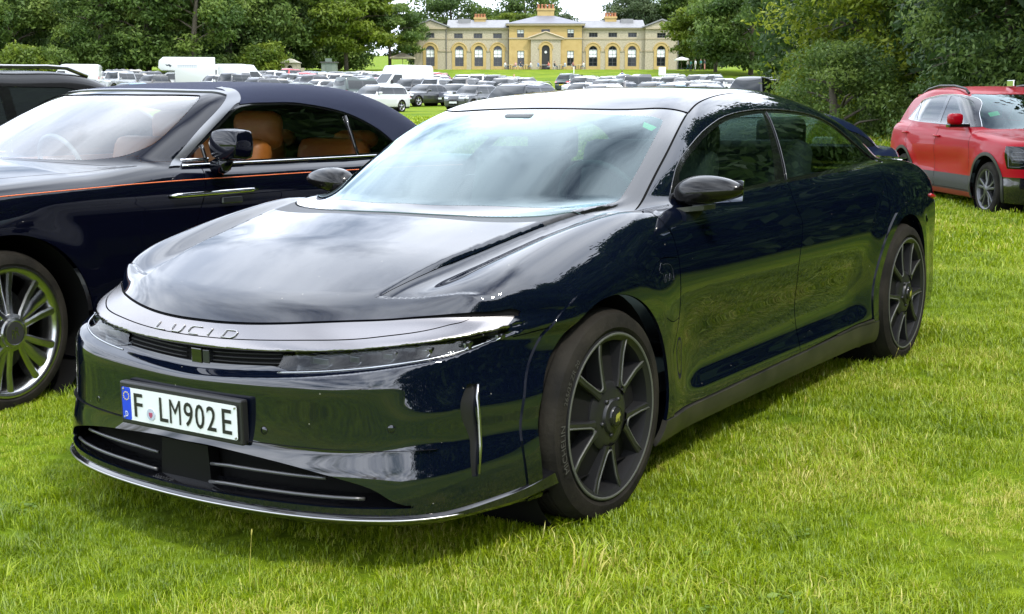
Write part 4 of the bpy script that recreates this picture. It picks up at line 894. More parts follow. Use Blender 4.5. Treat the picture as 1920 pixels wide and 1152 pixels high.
    def classify(x, y, z, n):
        a = np.abs(y); l = np.full(len(x), 'body', 'U8'); I = lambda f: f(x, a, z) < 0
        l[z < clear+.10] = 'clad'; l[I(lamp)] = 'lamp'; l[I(tl)] = 'tail'; l[I(gr)] = 'grille'
        l[I(ww) & (n[:, 0] > .1)] = 'ws'; l[I(wr) & (n[:, 0] < -.05)] = 'rg'
        d = I(fD); l[d] = 'win'; l[d & I(fB)] = 'pillar'; l[d & I(fC)] = 'pillar2'
        l[I(wf) | I(wq)] = 'drop'; return l
    sh.finish(classify)
    glass = mat('car_glass_dark', (.012, .015, .016), .04, coat=0, spec=.6)
    sh.part('body', 'body', paint, root); sh.part('clad', 'lower_cladding', M_BLK, root); sh.part('ws', 'windscreen', glass, root, off=-.004); sh.part('rg', 'rear_screen', glass, root, off=-.004)
    for s in (1, -1):
        sh.part('win', 'side_window', glass, root, off=-.006, side=s); sh.part('pillar', 'window_pillar', M_GBLK, root, side=s, off=-.003); sh.part('pillar2', 'window_pillar', M_GBLK, root, side=s, off=-.003)
        sh.part('lamp', 'headlamp', mat('headlamp_pale', (.55, .57, .6), .12, .3), root, side=s); sh.part('tail', 'tail_lamp', mat('tail_red', (.35, .01, .015), .2, coat=1), root, side=s)
        for cx in (x1, x2):
            simple_wheel(root, cx, s*(hw-.012), R, R, R*.70, .20, wheels or M_ALU, 5)
            m = MB(); m.lathe([(R+.055, hw-.03), (R+.055, hw-.35), (0.02, hw-.35)], 28); o = m.build('wheel_well', M_VOID, root, True, fixn=False); o.scale = (1, s, 1); o.location = (cx, 0, R)
        if h < .09:
            m = MB(); m.box((cowl-.42, hw-.05, belt+.02), (cowl-.28, hw+.14, belt+.15), .03); o = m.build('door_mirror', paint, root, True, auto=50); o.scale = (1, s, 1)
        if rail:
            m = MB(); m.tube([(x, s*(hw-.34), zc(x)+.05-(.03 if abs(x-(rf+rr)/2) > abs(rf-rr)/2-.12 else 0)) for x in np.linspace(rf-.1, rr+.05, 9)], .018, 6); m.build('roof_rail', M_ALU, root, True)
    sh.part('grille', 'grille', M_GBLK, root)
    m = MB(); m.box((xf-.06, -.26, .40), (xf+.012, .26, .51)); m.build('number_plate', mat('plate_white', ()), root)
    m = MB(); m.box((xr-.012, -.26, .62), (xr+.06, .26, .73)); m.build('number_plate', mat('plate_yellow', (.65, .5, .05), .4), root)
    m = MB(); m.box((x2-.2, -hw+.16, clear+.02), (x1+.2, hw-.16, clear+.08)); m.build('cabin_floor', M_VOID, root)
    return sh

# ------------------------------------------------------------------ navy convertible beside the main car
def pose(fwd_deg, x, y, z=0.0, pitch=0.0): return Matrix.Translation((x, y, z)) @ Matrix.Rotation(math.radians(fwd_deg), 4, 'Z')
def build_convertible():
    root = empty('convertible_car', matrix=pose(math.degrees(math.atan2(-.822, -.569)), -3.03, 6.137, -.045), label='navy convertible with closed cloth roof, orange pinstripe and tan orange seats', cat='car')
    NAVY = mat('navy_paint', (.0016, .0020, .0060), .5, coat=1, coat_rough=.008, spec=.0)
    CLOTH = mat('navy_roof_cloth', (.0065, .0115, .036), .85, noise=(160, .8, 3, (.009, .015, .045)), bump=(700, .25))
    SILV = mat('brushed_silver_frame', (.22, .225, .235), .3, 1.0); TAN = mat('orange_leather', (.42, .13, .018), .5, noise=(30, .7, 4, (.36, .10, .014)))
    W_ = Cv((-4.6, .74), (-4.2, .86), (-3.8, .925), (-3.11, .962), (-2, .955), (-1, .955), (0, .962), (.45, .94), (.8, .88), (1.1, .80))
    sec = Cv((.1, .10), (.18, .05), (.28, .012), (.5, .0), (.8, .002), (.93, .012), (.99, .028), (1.04, .055), (1.1, .10), (1.3, .3))
    hood = Cv((1.2, .95), (.85, 1.0), (.5, 1.045), (0, 1.08), (-.5, 1.10), (-.9, 1.098), (-1.3, 1.075), (-2, 1.068), (-2.8, 1.068), (-3.4, 1.06), (-4.0, 1.02), (-4.4, .97))
    roof = Cv((.2, .83), (-.25, .98), (-.52, 1.10), (-.9, 1.285), (-1.25, 1.42), (-1.6, 1.475), (-2.0, 1.498), (-2.4, 1.495), (-2.8, 1.45), (-3.2, 1.345), (-3.5, 1.22), (-3.8, 1.05), (-4, .93))
    gb = Cv((0, .78), (-.5, .835), (-1.2, .858), (-2.2, .858), (-2.8, .81), (-3.3, .69), (-3.7, .54), (-4, .4))
    def F(x, y, z):
        a = np.abs(y); sd = a-(W_(x)-sec(z))
        for cx in (0, -3.112): sd = sd-.014*sst(.60, .42, np.hypot(x-cx, z-.365))
        f = smax(sd, (x-(.89-.18*a*a-.10*np.abs(z-.6)))*.95, .14); f = smax(f, -(x+4.36-.3*a*a-.15*(z-.6)), .12)
        f = smax(f, (z-(hood(x)-.075*a*a*sst(-1.1, -.5, x)-.02*a*a))*.98, .085); f = np.maximum(f, .17-z)
        q = np.maximum(z-1.06, 0); Y = gb(x)-.20*q-.38*q*q
        xs = x+(.36*a*a+.25*a**4)*sst(-1.9, -1.2, x)-.15*a*a*sst(-2.4, -3.2, x); zt = roof(xs)-.055*a*a
        sl = 1/np.sqrt(1+((roof(xs+.01)-roof(xs-.01))/.02)**2)
        g = np.maximum(np.maximum(smax((a-Y)*.95, (z-zt)*sl, .11), .85-z), (x+.1)*.7)
        return smin(f, g, .025)
    sh = Shell(F, (-4.5, 0, .1), (1.05, 1.04, 1.56), .024)
    G = .0026
    DLO = smooth_poly([(-1.09, 1.062), (-1.33, 1.215), (-1.56, 1.350), (-1.66, 1.372), (-1.82, 1.378), (-2.07, 1.375), (-2.43, 1.325), (-2.72, 1.226), (-2.90, 1.123), (-2.96, 1.066), (-2.0, 1.062)], 6, (0, 9))
    SIL = smooth_poly([(-1.015, 1.055), (-1.078, 1.055), (-1.33, 1.222), (-1.545, 1.352), (-1.62, 1.383), (-1.66, 1.44), (-1.62, 1.455), (-1.54, 1.395), (-1.28, 1.235)], 5, (0, 1))
    xh = lambda a: -1.36-.42*a*a
    WS = smooth_poly([(-.52, 0), (-.56, .3), (-.68, .55), (-.82, .69), (-.95, .74), (-1.08, .745), (-1.33, .685), (-1.44, .635), (-1.43, .57), (-1.31, .3), (-1.265, 0), (-1.31, -.3), (-1.43, -.57), (-1.44, -.635), (-1.33, -.685), (-1.08, -.745), (-.95, -.74), (-.82, -.69), (-.68, -.55), (-.56, -.3)], 5)
    DR = smooth_poly([(-1.222, 1.06), (-1.20, 1.0), (-1.169, .909), (-1.10, .75), (-1.06, .5), (-1.055, .28), (-2.62, .28), (-2.70, .6), (-2.78, .85), (-2.80, 1.06)], 5, (0, 5, 6, 9))
    big = lambda m, v: np.where(m, v, .5)
    f_ws = lambda x, a, z: big(z > 1.0, poly_sd(x, a, WS)); f_d = lambda x, a, z: big(a > .5, poly_sd(x, z, DLO)); f_s = lambda x, a, z: big(a > .58, poly_sd(x, z, SIL))
    f_h = lambda x, a, z: big((z > 1.25) & (a < .75), x-xh(a)); f_dr = lambda x, a, z: big(a > .7, poly_sd(x, z, DR)); f_w = lambda x, a, z: big(a > .5, np.hypot(x, z-.365)-.435)
    f_w2 = lambda x, a, z: big(a > .5, np.hypot(x+3.112, z-.365)-.435); f_b = lambda x, a, z: big((x < -.8), z-1.082); f_hd = lambda x, a, z: big((z > .8) & (x > -1.0), a-(.735+.06*np.clip(-x, -1, 1)))
    f_cw = lambda x, a, z: big((z > .9) & (x > -1), x+.48+.5*a*a)
    for fn, o in ((f_ws, (-G, G)), (f_d, (-.012, 0)), (f_s, (0,)), (f_h, (0, -.04)), (f_dr, (-G, G)), (f_w, (0,)), (f_w2, (0,)), (f_b, (0,)), (f_hd, (-G, G)), (f_cw, (-G, G))): sh.cut(fn, *o)
    def classify(x, y, z, n):
        a = np.abs(y); L = np.full(len(x), 'fender', 'U12'); I = lambda f, o=0: f(x, a, z) < o; B = lambda f, g: np.abs(f(x, a, z)) < g
        L[x < -2.7] = 'rear'; L[(a > .7) & I(f_dr)] = 'door'; L[(a > .7) & B(f_dr, G) & (z < 1.06)] = 'gap'
        L[(z > .9) & (x > -.48-.5*a*a) & (a < .735+.06*np.clip(-x, -1, 1)) & (n[:, 2] > .4)] = 'hood'; L[B(f_hd, G) & (z > .95) & (x > -.75)] = 'gap'; L[B(f_cw, G) & (a < .76) & (z > .95)] = 'gap'
        up = (z > 1.082) & (x < -.9) & ((a > .5) | (z > 1.12)); up |= (z > 1.11) & (x < -.6); L[up] = 'cloth'
        fr = up & (x > xh(a)) & (x > -1.62); L[fr] = 'frame'
        L[(z > 1.25) & (x < xh(a)) & (x > xh(a)-.04) & (a < .70)] = 'silver'
        L[(a > .58) & I(f_s)] = 'silver'
        L[I(f_ws) & (z > 1.0)] = 'ws'; L[B(f_ws, G) & (z > 1.08)] = 'gap'
        d = (a > .5) & I(f_d); L[d] = 'trim'; L[(a > .5) & I(f_d, -.012)] = 'win'
        L[(a > .5) & ((np.hypot(x, z-.365) < .435) | (np.hypot(x+3.112, z-.365) < .435))] = 'drop'; return L
    sh.finish(classify); P = lambda l, nm, m, **k: sh.part(l, nm, m, root, **k)
    P('hood', 'hood', NAVY, thick=.01); P('cloth', 'cloth_roof', CLOTH, off=.004, thick=.012); P('frame', 'windscreen_frame', NAVY, off=.001); P('silver', 'silver_windscreen_surround', SILV, off=.008, thick=.012)
    P('ws', 'windscreen', glass_mat('windscreen_clear', (.72, .80, .80), refl=1.15), off=-.004); P('gap', 'panel_gaps', M_VOID, off=-.007)
    for s in (1, -1):
        P('fender', 'front_fender', NAVY, side=s, thick=.01); P('rear', 'rear_quarter', NAVY, side=s); P('door', 'coach_door', NAVY, side=s, thick=.01); P('win', 'side_window', glass_mat('side_glass_clear', (.80, .85, .83)), side=s, off=-.005); P('trim', 'window_trim', M_GBLK, side=s, off=-.002)
        hy = lambda x, z: sh.hit_y(x, z)
        zs = Cv((.9, .93), (0, .967), (-.426, .978), (-.9, .987), (-1.43, .988), (-2.27, .987), (-3.4, .975), (-4.2, .94))
        m = MB(); m.tube([(x, s*(hy(x, float(zs(x)))+.0005), float(zs(x))) for x in np.linspace(.55, -3.9, 60)], .0028, 5); m.build('pinstripe', mat('orange_stripe', (.75, .16, .04), .35), root, True)
        m = MB(); m.tube([(x, s*(hy(x, 1.052)+.004), 1.058) for x in np.linspace(-1.09, -3.0, 24)], .0085, 6); m.build('belt_moulding', M_CHR, root, True)
        m = MB(); m.tube([(x, s*(hy(x, .915)+(.030 if -1.51 < x < -.96 else .004)), .918-.004*(x+1.2)) for x in np.linspace(-.935, -1.543, 20)], [.006]+[.013]*18+[.006], 8); m.build('door_handle', M_CHR, root, True)
        m = MB(); y = hy(-1.34, .872); m.box((-1.42, s*y-.012, .855), (-1.28, s*y+.014, .888), .006); m.build('handle_plate', SILV, root)
        # dividing bars of the side glass
        for xx, z1 in ((-1.27, 1.16), (-2.47, 1.30)):
            m = MB(); m.tube([(xx+(z-1.06)*.12, s*(hy(xx, z)+.002), z) for z in np.linspace(1.06, z1, 5)], .011, 6); m.build('window_divider', M_GBLK, root, True)
        m = MB(); m.tube([(-1.10+0*t, s*(hy(-1.10-.2*t, 1.09)+.004), 1.085) for t in (0,)]+[(-1.28, s*(hy(-1.28, 1.085)+.004), 1.085)], .010, 6); m.build('quarter_light_strip', M_CHR, root, True)
        def mF(x, y_, z):
            f = np.maximum(np.maximum(np.abs(x)-.085+.02*z, np.abs(y_)-.115), np.abs(z)-.085); f2 = (np.sqrt((x/.115)**2+(y_/.15)**2+(z/.115)**2+1e-9)-1)*.11; return smax(smax(f, f2, .05), -(x+.06), .03)
        Pm, Qm = surface_net(mF, (-.14, -.18, -.14), (.14, .18, .14), .014, 2, sym=False); g = grad(mF, Pm); g /= np.linalg.norm(g, axis=1)[:, None]
        mo = mobj('door_mirror', Pm, Qm, NAVY, root, True, g); mo.location = (-1.29, s*1.035, 1.165)
        m = MB(); m.tube([(-1.30, s*.90, 1.04), (-1.30, s*.96, 1.055), (-1.295, s*1.0, 1.10)], [.05, .04, .03], 8); m.build('mirror_foot', NAVY, root, True)
        # wheel
        for cx, st in ((0, .17), (-3.112, 0)):
            m = MB(); m.lathe([(.44, .93), (.45, .62), (.44, .5), (.02, .5)], 40); o = m.build('wheel_well', M_VOID, root, True, fixn=False); o.scale = (1, s, 1); o.location = (cx, 0, .365)
            wh = empty('wheel', (cx, s*.962, .362)); wh.parent = root; wh.scale = (1, s, 1); wh.rotation_euler = (0, 0, st)
            PW = mat('polished_wheel', (.50, .50, .50), .22, 1.0); r = .284
            tyre(wh, .367, r, .285, 0)
            m = MB(); m.lathe([(r+.014, -.008), (r+.012, .003), (r, .004), (r-.010, -.002), (r-.022, -.016), (r-.03, -.05), (r-.04, -.2)], 72); m.build('rim', PW, wh, True, auto=40)
            m = MB(); m.lathe([(.0, -.10), (.2, -.10), (.2, -.12)], 40); m.build('brake_disc', mat('disc_iron', (.10, .10, .10), .35, .8), wh)
            for k in range(5):
                b0 = math.radians(76+72*k); m = MB()
                for t in (-1, 0, 1):
                    secs = [(.065, .020, .010), (.11, .016 if t else .020, -.002), (.19, .017 if t else .030, -.010), (r-.008, .020 if t else .036, -.004)]; V = []
                    for rr, hw, yf in secs:
                        yf -= (0 if t else .008); bb = b0+t*(.36 if rr > .08 else .26)*(.8+.10*rr/r)
                        for d_, y_ in ((-hw, yf-.05), (-hw, yf-.006), (-hw*.5, yf), (hw*.5, yf), (hw, yf-.006), (hw, yf-.05)):
                            qn = bb+d_/rr; V.append((rr*math.cos(qn), y_, rr*math.sin(qn)))
                    m.add(V, [(i*6+j, i*6+(j+1) % 6, i*6+6+(j+1) % 6, i*6+6+j) for i in range(3) for j in range(6)])
                m.build('spoke', PW, wh, True, auto=30)
            m = MB(); m.lathe([(.0, .02), (.05, .02), (.055, .022), (.066, .018), (.07, .008), (.085, .004), (.09, -.05)], 40); cap = m.build('centre_cap', PW, wh, True, auto=40)
            m = MB(); m.lathe([(.0, .0215), (.050, .0215), (.050, .019)], 32); m.build('cap_disc', mat('cap_grey', (.06, .06, .062), .35, .5), cap)
            V, Fc = text_mesh('R', .062); 
            for dx_ in (-.010, .010): mobj('cap_letter', [((-x*.75+dx_) if s > 0 else (x*.75+dx_), .0225, z_-.022-dx_*.5) for x, z_, _ in V], Fc, PW, cap)
    # cabin
    m = MB(); m.box((-3.0, -.72, .3), (-.4, .72, .36)); m.build('cabin_floor', M_INT, root)
    m = MB(); m.box((-1.05, -.74, .70), (-.62, .74, 1.06), .05); m.build('dashboard', M_INTL, root, True, auto=50)
    th = np.linspace(0, 2*math.pi, 33)[:-1]; m = MB(); m.tube([(-1.28+.06*math.sin(q), -.38+.185*math.cos(q), 1.02+.17*math.sin(q)) for q in th], .014, 8, closed=True); m.build('steering_wheel', M_INTL, root, True)
    for x0, zz in ((-1.75, 0), (-2.62, -.02)):
        for y in (.37, -.37):
            st_ = empty('seat', (x0, y, zz)); st_.parent = root
            q = MB(); q.box((-.25, -.27, .42), (.30, .27, .64), .07); q.build('seat_cushion', TAN, st_, True, auto=50)
            q = MB(); q.box((-.12, -.27, .55), (.06, .27, 1.16), .07, Matrix.Rotation(math.radians(-14), 3, 'Y'), (-.15, 0, .55)); q.build('seat_back', TAN, st_, True, auto=50)
            q = MB(); q.box((-.44, -.17, 1.10), (-.30, .17, 1.33 if x0 > -2 else 1.22), .06); q.build('head_restraint', TAN, st_, True, auto=50)
    m = MB(); m.box((-2.9, -.80, .95), (-1.1, -.78, 1.055)); m.build('door_lining', TAN, root)
    m = MB(); m.box((-3.0, .79, .90), (-1.3, .805, 1.05)); m.build('door_lining', TAN, root)
    return root
CONVERTIBLE = build_convertible()

# ------------------------------------------------------------------ red crossover by the trees
def build_crossover():
    root = empty('crossover_car', matrix=pose(-86, 6.63, 15.46, -.03), label='bright red crossover with black roof rails and grey lower cladding', cat='car')
    RED = mat('red_paint', (.30, .0003, .008), .4, .0, spec=.1, coat=.25, coat_rough=.015); CLAD = mat('grey_cladding', (.022, .022, .020), .6)
    W_ = Cv((-3.7, .74), (-3.4, .84), (-2.72, .905), (-1.5, .89), (0, .905), (.45, .88), (.75, .80), (1, .68))
    sec = Cv((.1, .10), (.2, .04), (.35, .008), (.5, .012), (.65, .0), (.85, .006), (1.0, .035), (1.1, .065), (1.2, .1))
    hood = Cv((1.1, .72), (.88, .84), (.7, .915), (.4, .965), (0, 1.00), (-.45, 1.03), (-1, 1.05), (-2.4, 1.10), (-3.2, 1.12), (-3.8, 1.10))
    roof = Cv((.2, .72), (-.2, .93), (-.45, 1.045), (-.85, 1.285), (-1.25, 1.475), (-1.6, 1.555), (-2.1, 1.585), (-2.6, 1.565), (-3.1, 1.49), (-3.28, 1.44), (-3.42, 1.28), (-3.56, 1.05), (-3.7, .8))
    def F(x, y, z):
        a = np.abs(y); sd = a-(W_(x)-sec(z)-.018*np.exp(-((z-.62-.12*(x+1.3)*.3)/.10)**2)*sst(-.5, -.9, x)*sst(-2.5, -2.2, x))
        for cx in (0, -2.72): sd = sd-.016*sst(.58, .42, np.hypot(x-cx, z-.335))
        f = smax(sd, (x-(.86-.22*a*a-.2*a**6-.25*np.maximum(z-.7, 0)-.15*np.maximum(.35-z, 0)))*.93, .12); f = smax(f, -(x+3.56-.18*a*a-.18*np.maximum(z-.9, 0)), .10)
        f = smax(f, (z-(hood(x)-.05*a*a))*.97, .10); f = np.maximum(f, .19-z)
        q = np.maximum(z-1.05, 0); Y = .84-.30*q-.25*q*q-.12*sst(-2.3, -3.5, x); xs = x+.26*a*a*sst(-1.8, -1.1, x)-.14*a*a*sst(-2.8, -3.3, x); zt = roof(xs)-.06*a*a
        sl = 1/np.sqrt(1+((roof(xs+.01)-roof(xs-.01))/.02)**2); g = np.maximum(np.maximum(smax((a-Y)*.95, (z-zt)*sl, .08), .8-z), (x+.0)*.7)
        return smin(f, g, .025)
    sh = Shell(F, (-3.75, 0, .1), (1.0, 1.0, 1.66), .026); G = .004
    DLO = smooth_poly([(-.66, 1.065), (-.86, 1.205), (-1.10, 1.365), (-1.30, 1.445), (-1.55, 1.470), (-2.0, 1.468), (-2.45, 1.425), (-2.62, 1.395), (-3.02, 1.135), (-2.4, 1.105), (-1.6, 1.085)], 6, (0, 7, 8))
    FD = smooth_poly([(-.56, 1.06), (-.56, .9), (-.50, .70), (-.50, .28), (-1.62, .28), (-1.66, .8), (-1.63, 1.085)], 5, (0, 3, 4, 6)); RD = smooth_poly([(-1.63, 1.085), (-1.66, .8), (-1.62, .28), (-2.25, .28), (-2.33, .55), (-2.62, .85), (-2.68, 1.11)], 5, (0, 2, 3, 6))
    WS = smooth_poly([(-.44, 0), (-.50, .4), (-.62, .66), (-.80, .68), (-1.28, .575), (-1.35, .52), (-1.27, .3), (-1.24, 0), (-1.27, -.3), (-1.35, -.52), (-1.28, -.575), (-.80, -.68), (-.62, -.66), (-.50, -.4)], 5)
    big = lambda m, v: np.where(m, v, .5)
    f_d = lambda x, a, z: big(a > .45, poly_sd(x, z, DLO)); f_fd = lambda x, a, z: big(a > .7, poly_sd(x, z, FD)); f_rd = lambda x, a, z: big(a > .7, poly_sd(x, z, RD)); f_ws = lambda x, a, z: big(z > .95, poly_sd(x, a, WS))
    f_w = lambda x, a, z: big(a > .4, np.hypot(x, z-.335)-.40); f_w2 = lambda x, a, z: big(a > .4, np.hypot(x+2.72, z-.335)-.40); f_a1 = lambda x, a, z: big(a > .55, np.hypot(x, z-.335)-.442); f_a2 = lambda x, a, z: big(a > .55, np.hypot(x+2.72, z-.335)-.442)
    f_cl = lambda x, a, z: big((x < .2) & (a > .5), z-.465); f_sl = lambda x, a, z: big((a > .5) & (x < .2), z-.265); f_b = lambda x, a, z: np.where(z > 1, np.abs(x+1.70+.12*(z-1.1))-.05, .5); f_b2 = lambda x, a, z: np.where(z > 1, np.abs(x+2.52+.55*(z-1.1))-.02, .5)
    HL = smooth_poly([(.42, .86), (.42, .74), (.48, .60), (.75, .60), (.95, .68), (.95, .80), (.80, .86)], 4, (0, 1, 2, 3, 4, 5, 6)); f_hl = lambda x, a, z: big((a > .45) & (x > .3), poly_sd(x, z, HL))
    f_lb = lambda x, a, z: big((x > .33), z-.50); f_hd = lambda x, a, z: big((z > .8) & (x > -.6) & (x < .9), a-.70+.10*x); f_rg = lambda x, a, z: np.where((x < -3.2) & (z > 1.1), np.maximum(a-.60, np.maximum(1.14-z, z-1.40)), .5)
    for fn, o in ((f_d, (-.018, 0)), (f_fd, (-G, G)), (f_rd, (-G, G)), (f_ws, (0,)), (f_w, (0,)), (f_w2, (0,)), (f_a1, (0,)), (f_a2, (0,)), (f_cl, (0,)), (f_sl, (0,)), (f_b, (0,)), (f_b2, (0,)), (f_hl, (0,)), (f_lb, (0,)), (f_hd, (-G, G)), (f_rg, (0,))): sh.cut(fn, *o)
    def classify(x, y, z, n):
        a = np.abs(y); L = np.full(len(x), 'fender', 'U12'); I = lambda f, o=0: f(x, a, z) < o; B = lambda f, g: np.abs(f(x, a, z)) < g
        L[x < -2.3] = 'rear'; L[(x > .33) & (z < .80)] = 'bumper'; L[(x > .33) & (z < .50)] = 'lower'; L[I(f_fd)] = 'fdoor'; L[I(f_rd)] = 'rdoor'
        L[(z > .85) & (x > -.5) & (x < .85) & (a < .70-.10*x) & (n[:, 2] > .5)] = 'hood'; L[B(f_hd, G) & (z > .9) & (x > -.45)] = 'gap'
        L[(z > 1.46) & (n[:, 2] > .8) & (x < -1.25) & (a < .56)] = 'roof'
        L[(x < .2) & (a > .5) & (z < .465)] = 'clad'; L[(x < .2) & (a > .5) & (z < .265)] = 'sill'; L[(a > .7) & (B(f_fd, G) | B(f_rd, G)) & (z < 1.09)] = 'gap'
        L[(a > .55) & (z > .2) & (I(f_a1) | I(f_a2))] = 'arch'; L[I(f_hl) & (a > .45)] = 'lamp'
        L[I(f_ws) & (z > .95)] = 'ws'; L[I(f_rg)] = 'rg'; d = I(f_d); L[d] = 'trim'; d2 = I(f_d, -.018); L[d2] = 'win'; L[d2 & (I(f_b) | I(f_b2))] = 'trim'
        L[I(f_w) | I(f_w2)] = 'drop'; return L
    sh.finish(classify); P = lambda l, nm, m, **k: sh.part(l, nm, m, root, **k)
    P('hood', 'hood', RED); P('roof', 'roof_panel', RED); P('bumper', 'front_bumper', RED); P('lower', 'lower_bumper', M_GBLK); P('ws', 'windscreen', M_WS, off=-.003); P('rg', 'rear_glass', M_SG); P('gap', 'panel_gaps', mat('gap_red', (.05, .004, .006), .8), off=-.006)
    for s in (1, -1):
        P('fender', 'front_fender', RED, side=s); P('rear', 'rear_quarter', RED, side=s); P('fdoor', 'front_door', RED, side=s); P('rdoor', 'rear_door', RED, side=s); P('clad', 'door_cladding', CLAD, side=s, off=.004); P('sill', 'sill', mat('red_sill', (.16, .015, .015), .4), side=s)
        P('arch', 'wheel_arch_cladding', M_BLK, side=s, off=.008, thick=.01); P('win', 'side_window', glass_mat('side_glass_pale', (.5, .56, .56)), side=s, off=-.004); P('trim', 'window_trim', M_GBLK, side=s, off=-.001)
        P('lamp', 'headlamp_housing', mat('lamp_dark', (.03, .032, .035), .25), side=s, off=-.03); P('lamp', 'headlamp_lens', M_LAMP, side=s, off=.001)
        m = MB()
        for q in DLO[:48]: pass
        m.tube([(x, s*(sh.hit_y(x, z)+.003), z) for x, z in DLO[:44]], .0045, 5); m.build('chrome_window_line', M_CHR, root, True)
        hyx = lambda x, z: s*(sh.hit_y(x, z) or .7)
        for pts in ([(.45, .83), (.48, .62), (.62, .62), (.72, .66)], [(.52, .79), (.66, .79), (.66, .74), (.53, .74), (.52, .79)], [(.53, .71), (.66, .71), (.66, .67), (.54, .67), (.53, .71)]):
            m = MB(); m.tube([(x, hyx(x, z)-s*.015, z) for x, z in pts], .007, 5); m.build('light_bar', M_LITE, root, True)
        for x in (-1.72, -2.80):
            z = .93 if x > -2 else .955; m = MB(); y = sh.hit_y(x+.1, z); m.tube([(x+.20, s*(y+.004), z), (x+.17, s*(y+.028), z), (x+.05, s*(y+.03), z+.003), (x, s*(sh.hit_y(x, z)+.006), z+.004)], .013, 6); m.build('door_handle', RED, root, True)
        m = MB(); m.tube([(x, s*(.585-.10*sst(-2.3, -3.3, x)), z) for x, z in ((-1.34, 1.485), (-1.46, 1.545), (-1.8, 1.585), (-2.3, 1.592), (-2.8, 1.552), (-3.05, 1.495))], .016, 8); m.build('roof_rail', M_BLK, root, True)
        mm = empty('door_mirror', (-.74, s*.86, 1.06)); mm.parent = root; mm.scale = (1, s, 1)
        m = MB(); m.box((-.05, .07, .03), (.09, .25, .17), .04); m.build('mirror_cap', RED, mm, True, auto=50); m = MB(); m.box((-.05, -.03, -.005), (.06, .25, .045), .015); m.build('mirror_base', M_GBLK, mm)
        for cx in (0, -2.72):
            m = MB(); m.lathe([(.42, .87), (.43, .6), (.02, .5)], 36); o = m.build('wheel_well', M_VOID, root, True, fixn=False); o.scale = (1, s, 1); o.location = (cx, 0, .335)
            simple_wheel(root, cx, s*.90, .330, .330, .235, .225, mat('two_tone_wheel', (.10, .10, .105), .3, .6), 5, 0, True)
    m = MB(); m.box((.66, -.70, .30), (.83, .70, .36), .02); m.build('skid_plate', mat('skid_silver', (.5, .5, .5), .35, .6), root)
    m = MB(); m.box((.845, -.26, .40), (.875, .26, .51)); m.build('number_plate', mat('plate_white', ()), root)
    m = MB(); m.box((-3.29, -.5, 1.445), (-3.10, .5, 1.48), .015); m.build('roof_spoiler', RED, root)
    m = MB(); m.box((-1.75, .1, 1.57), (-1.55, .14, 1.66), .01); m.build('roof_antenna', M_CHR, root)
    m = MB(); m.box((-3.0, -.7, .3), (-.3, .7, .36)); m.build('cabin_floor', M_INT, root); m = MB(); m.box((-.90, -.72, .65), (-.48, .72, 1.0), .05); m.build('dashboard', M_INT, root)
    for x0 in (-1.55, -2.45):
        for y in (.38, -.38):
            q = MB(); q.box((x0-.2, y-.25, .45), (x0+.25, y+.25, .62), .05); q.box((x0-.32, y-.25, .55), (x0-.16, y+.25, 1.12), .06); q.box((x0-.34, y-.13, 1.14), (x0-.22, y+.13, 1.32), .04); q.build('seat', M_INT, root, True, auto=50)
    zz = lambda x, y: sh.hit_z(x, y); mobj('green_sticker', [(x, y, zz(x, y)-.008) for x, y in ((-.80, -.40), (-.80, -.53), (-.88, -.53), (-.88, -.40))], [(0, 1, 2, 3)], mat('sticker_green', (.05, .62, .20), .5), root)
    m = MB(); m.lathe([(0, .004), (.022, .004), (.024, 0)], 16, 'x', (.31, -.80, .38)); m.build('tyre_sticker', mat('sticker_orange', (.7, .35, .05), .6), root)
    return root
CROSSOVER = build_crossover()

# ------------------------------------------------------------------ trees
def leaf_mat(name, dark, mid, light):
    m = bpy.data.materials.new(name); MATS[name] = m; m.use_nodes = True; t = m.node_tree; t.nodes.clear(); o = N(t, 'ShaderNodeOutputMaterial')
    at_ = N(t, 'ShaderNodeAttribute', attribute_name='tint'); r = N(t, 'ShaderNodeValToRGB'); e = r.color_ramp.elements; e[0].position = .1; e[0].color = (*dark, 1); e[1].position = .95; e[1].color = (*light, 1); k = e.new(.55); k.color = (*mid, 1)
    t.links.new(at_.outputs['Fac'], r.inputs[0]); d = N(t, 'ShaderNodeBsdfPrincipled'); d.inputs['Roughness'].default_value = .5; d.inputs['Specular IOR Level'].default_value = .25; tr = N(t, 'ShaderNodeBsdfTranslucent')
    t.links.new(r.outputs[0], d.inputs['Base Color']); t.links.new(r.outputs[0], tr.inputs[0]); mx_ = N(t, 'ShaderNodeMixShader'); mx_.inputs[0].default_value = .4
    t.links.new(d.outputs[0], mx_.inputs[1]); t.links.new(tr.outputs[0], mx_.inputs[2]); t.links.new(mx_.outputs[0], o.inputs[0]); return m
BARK = mat('bark', (.075, .062, .045), .9, noise=(3, .6, 8, (.12, .10, .075)), bump=(8, .8))
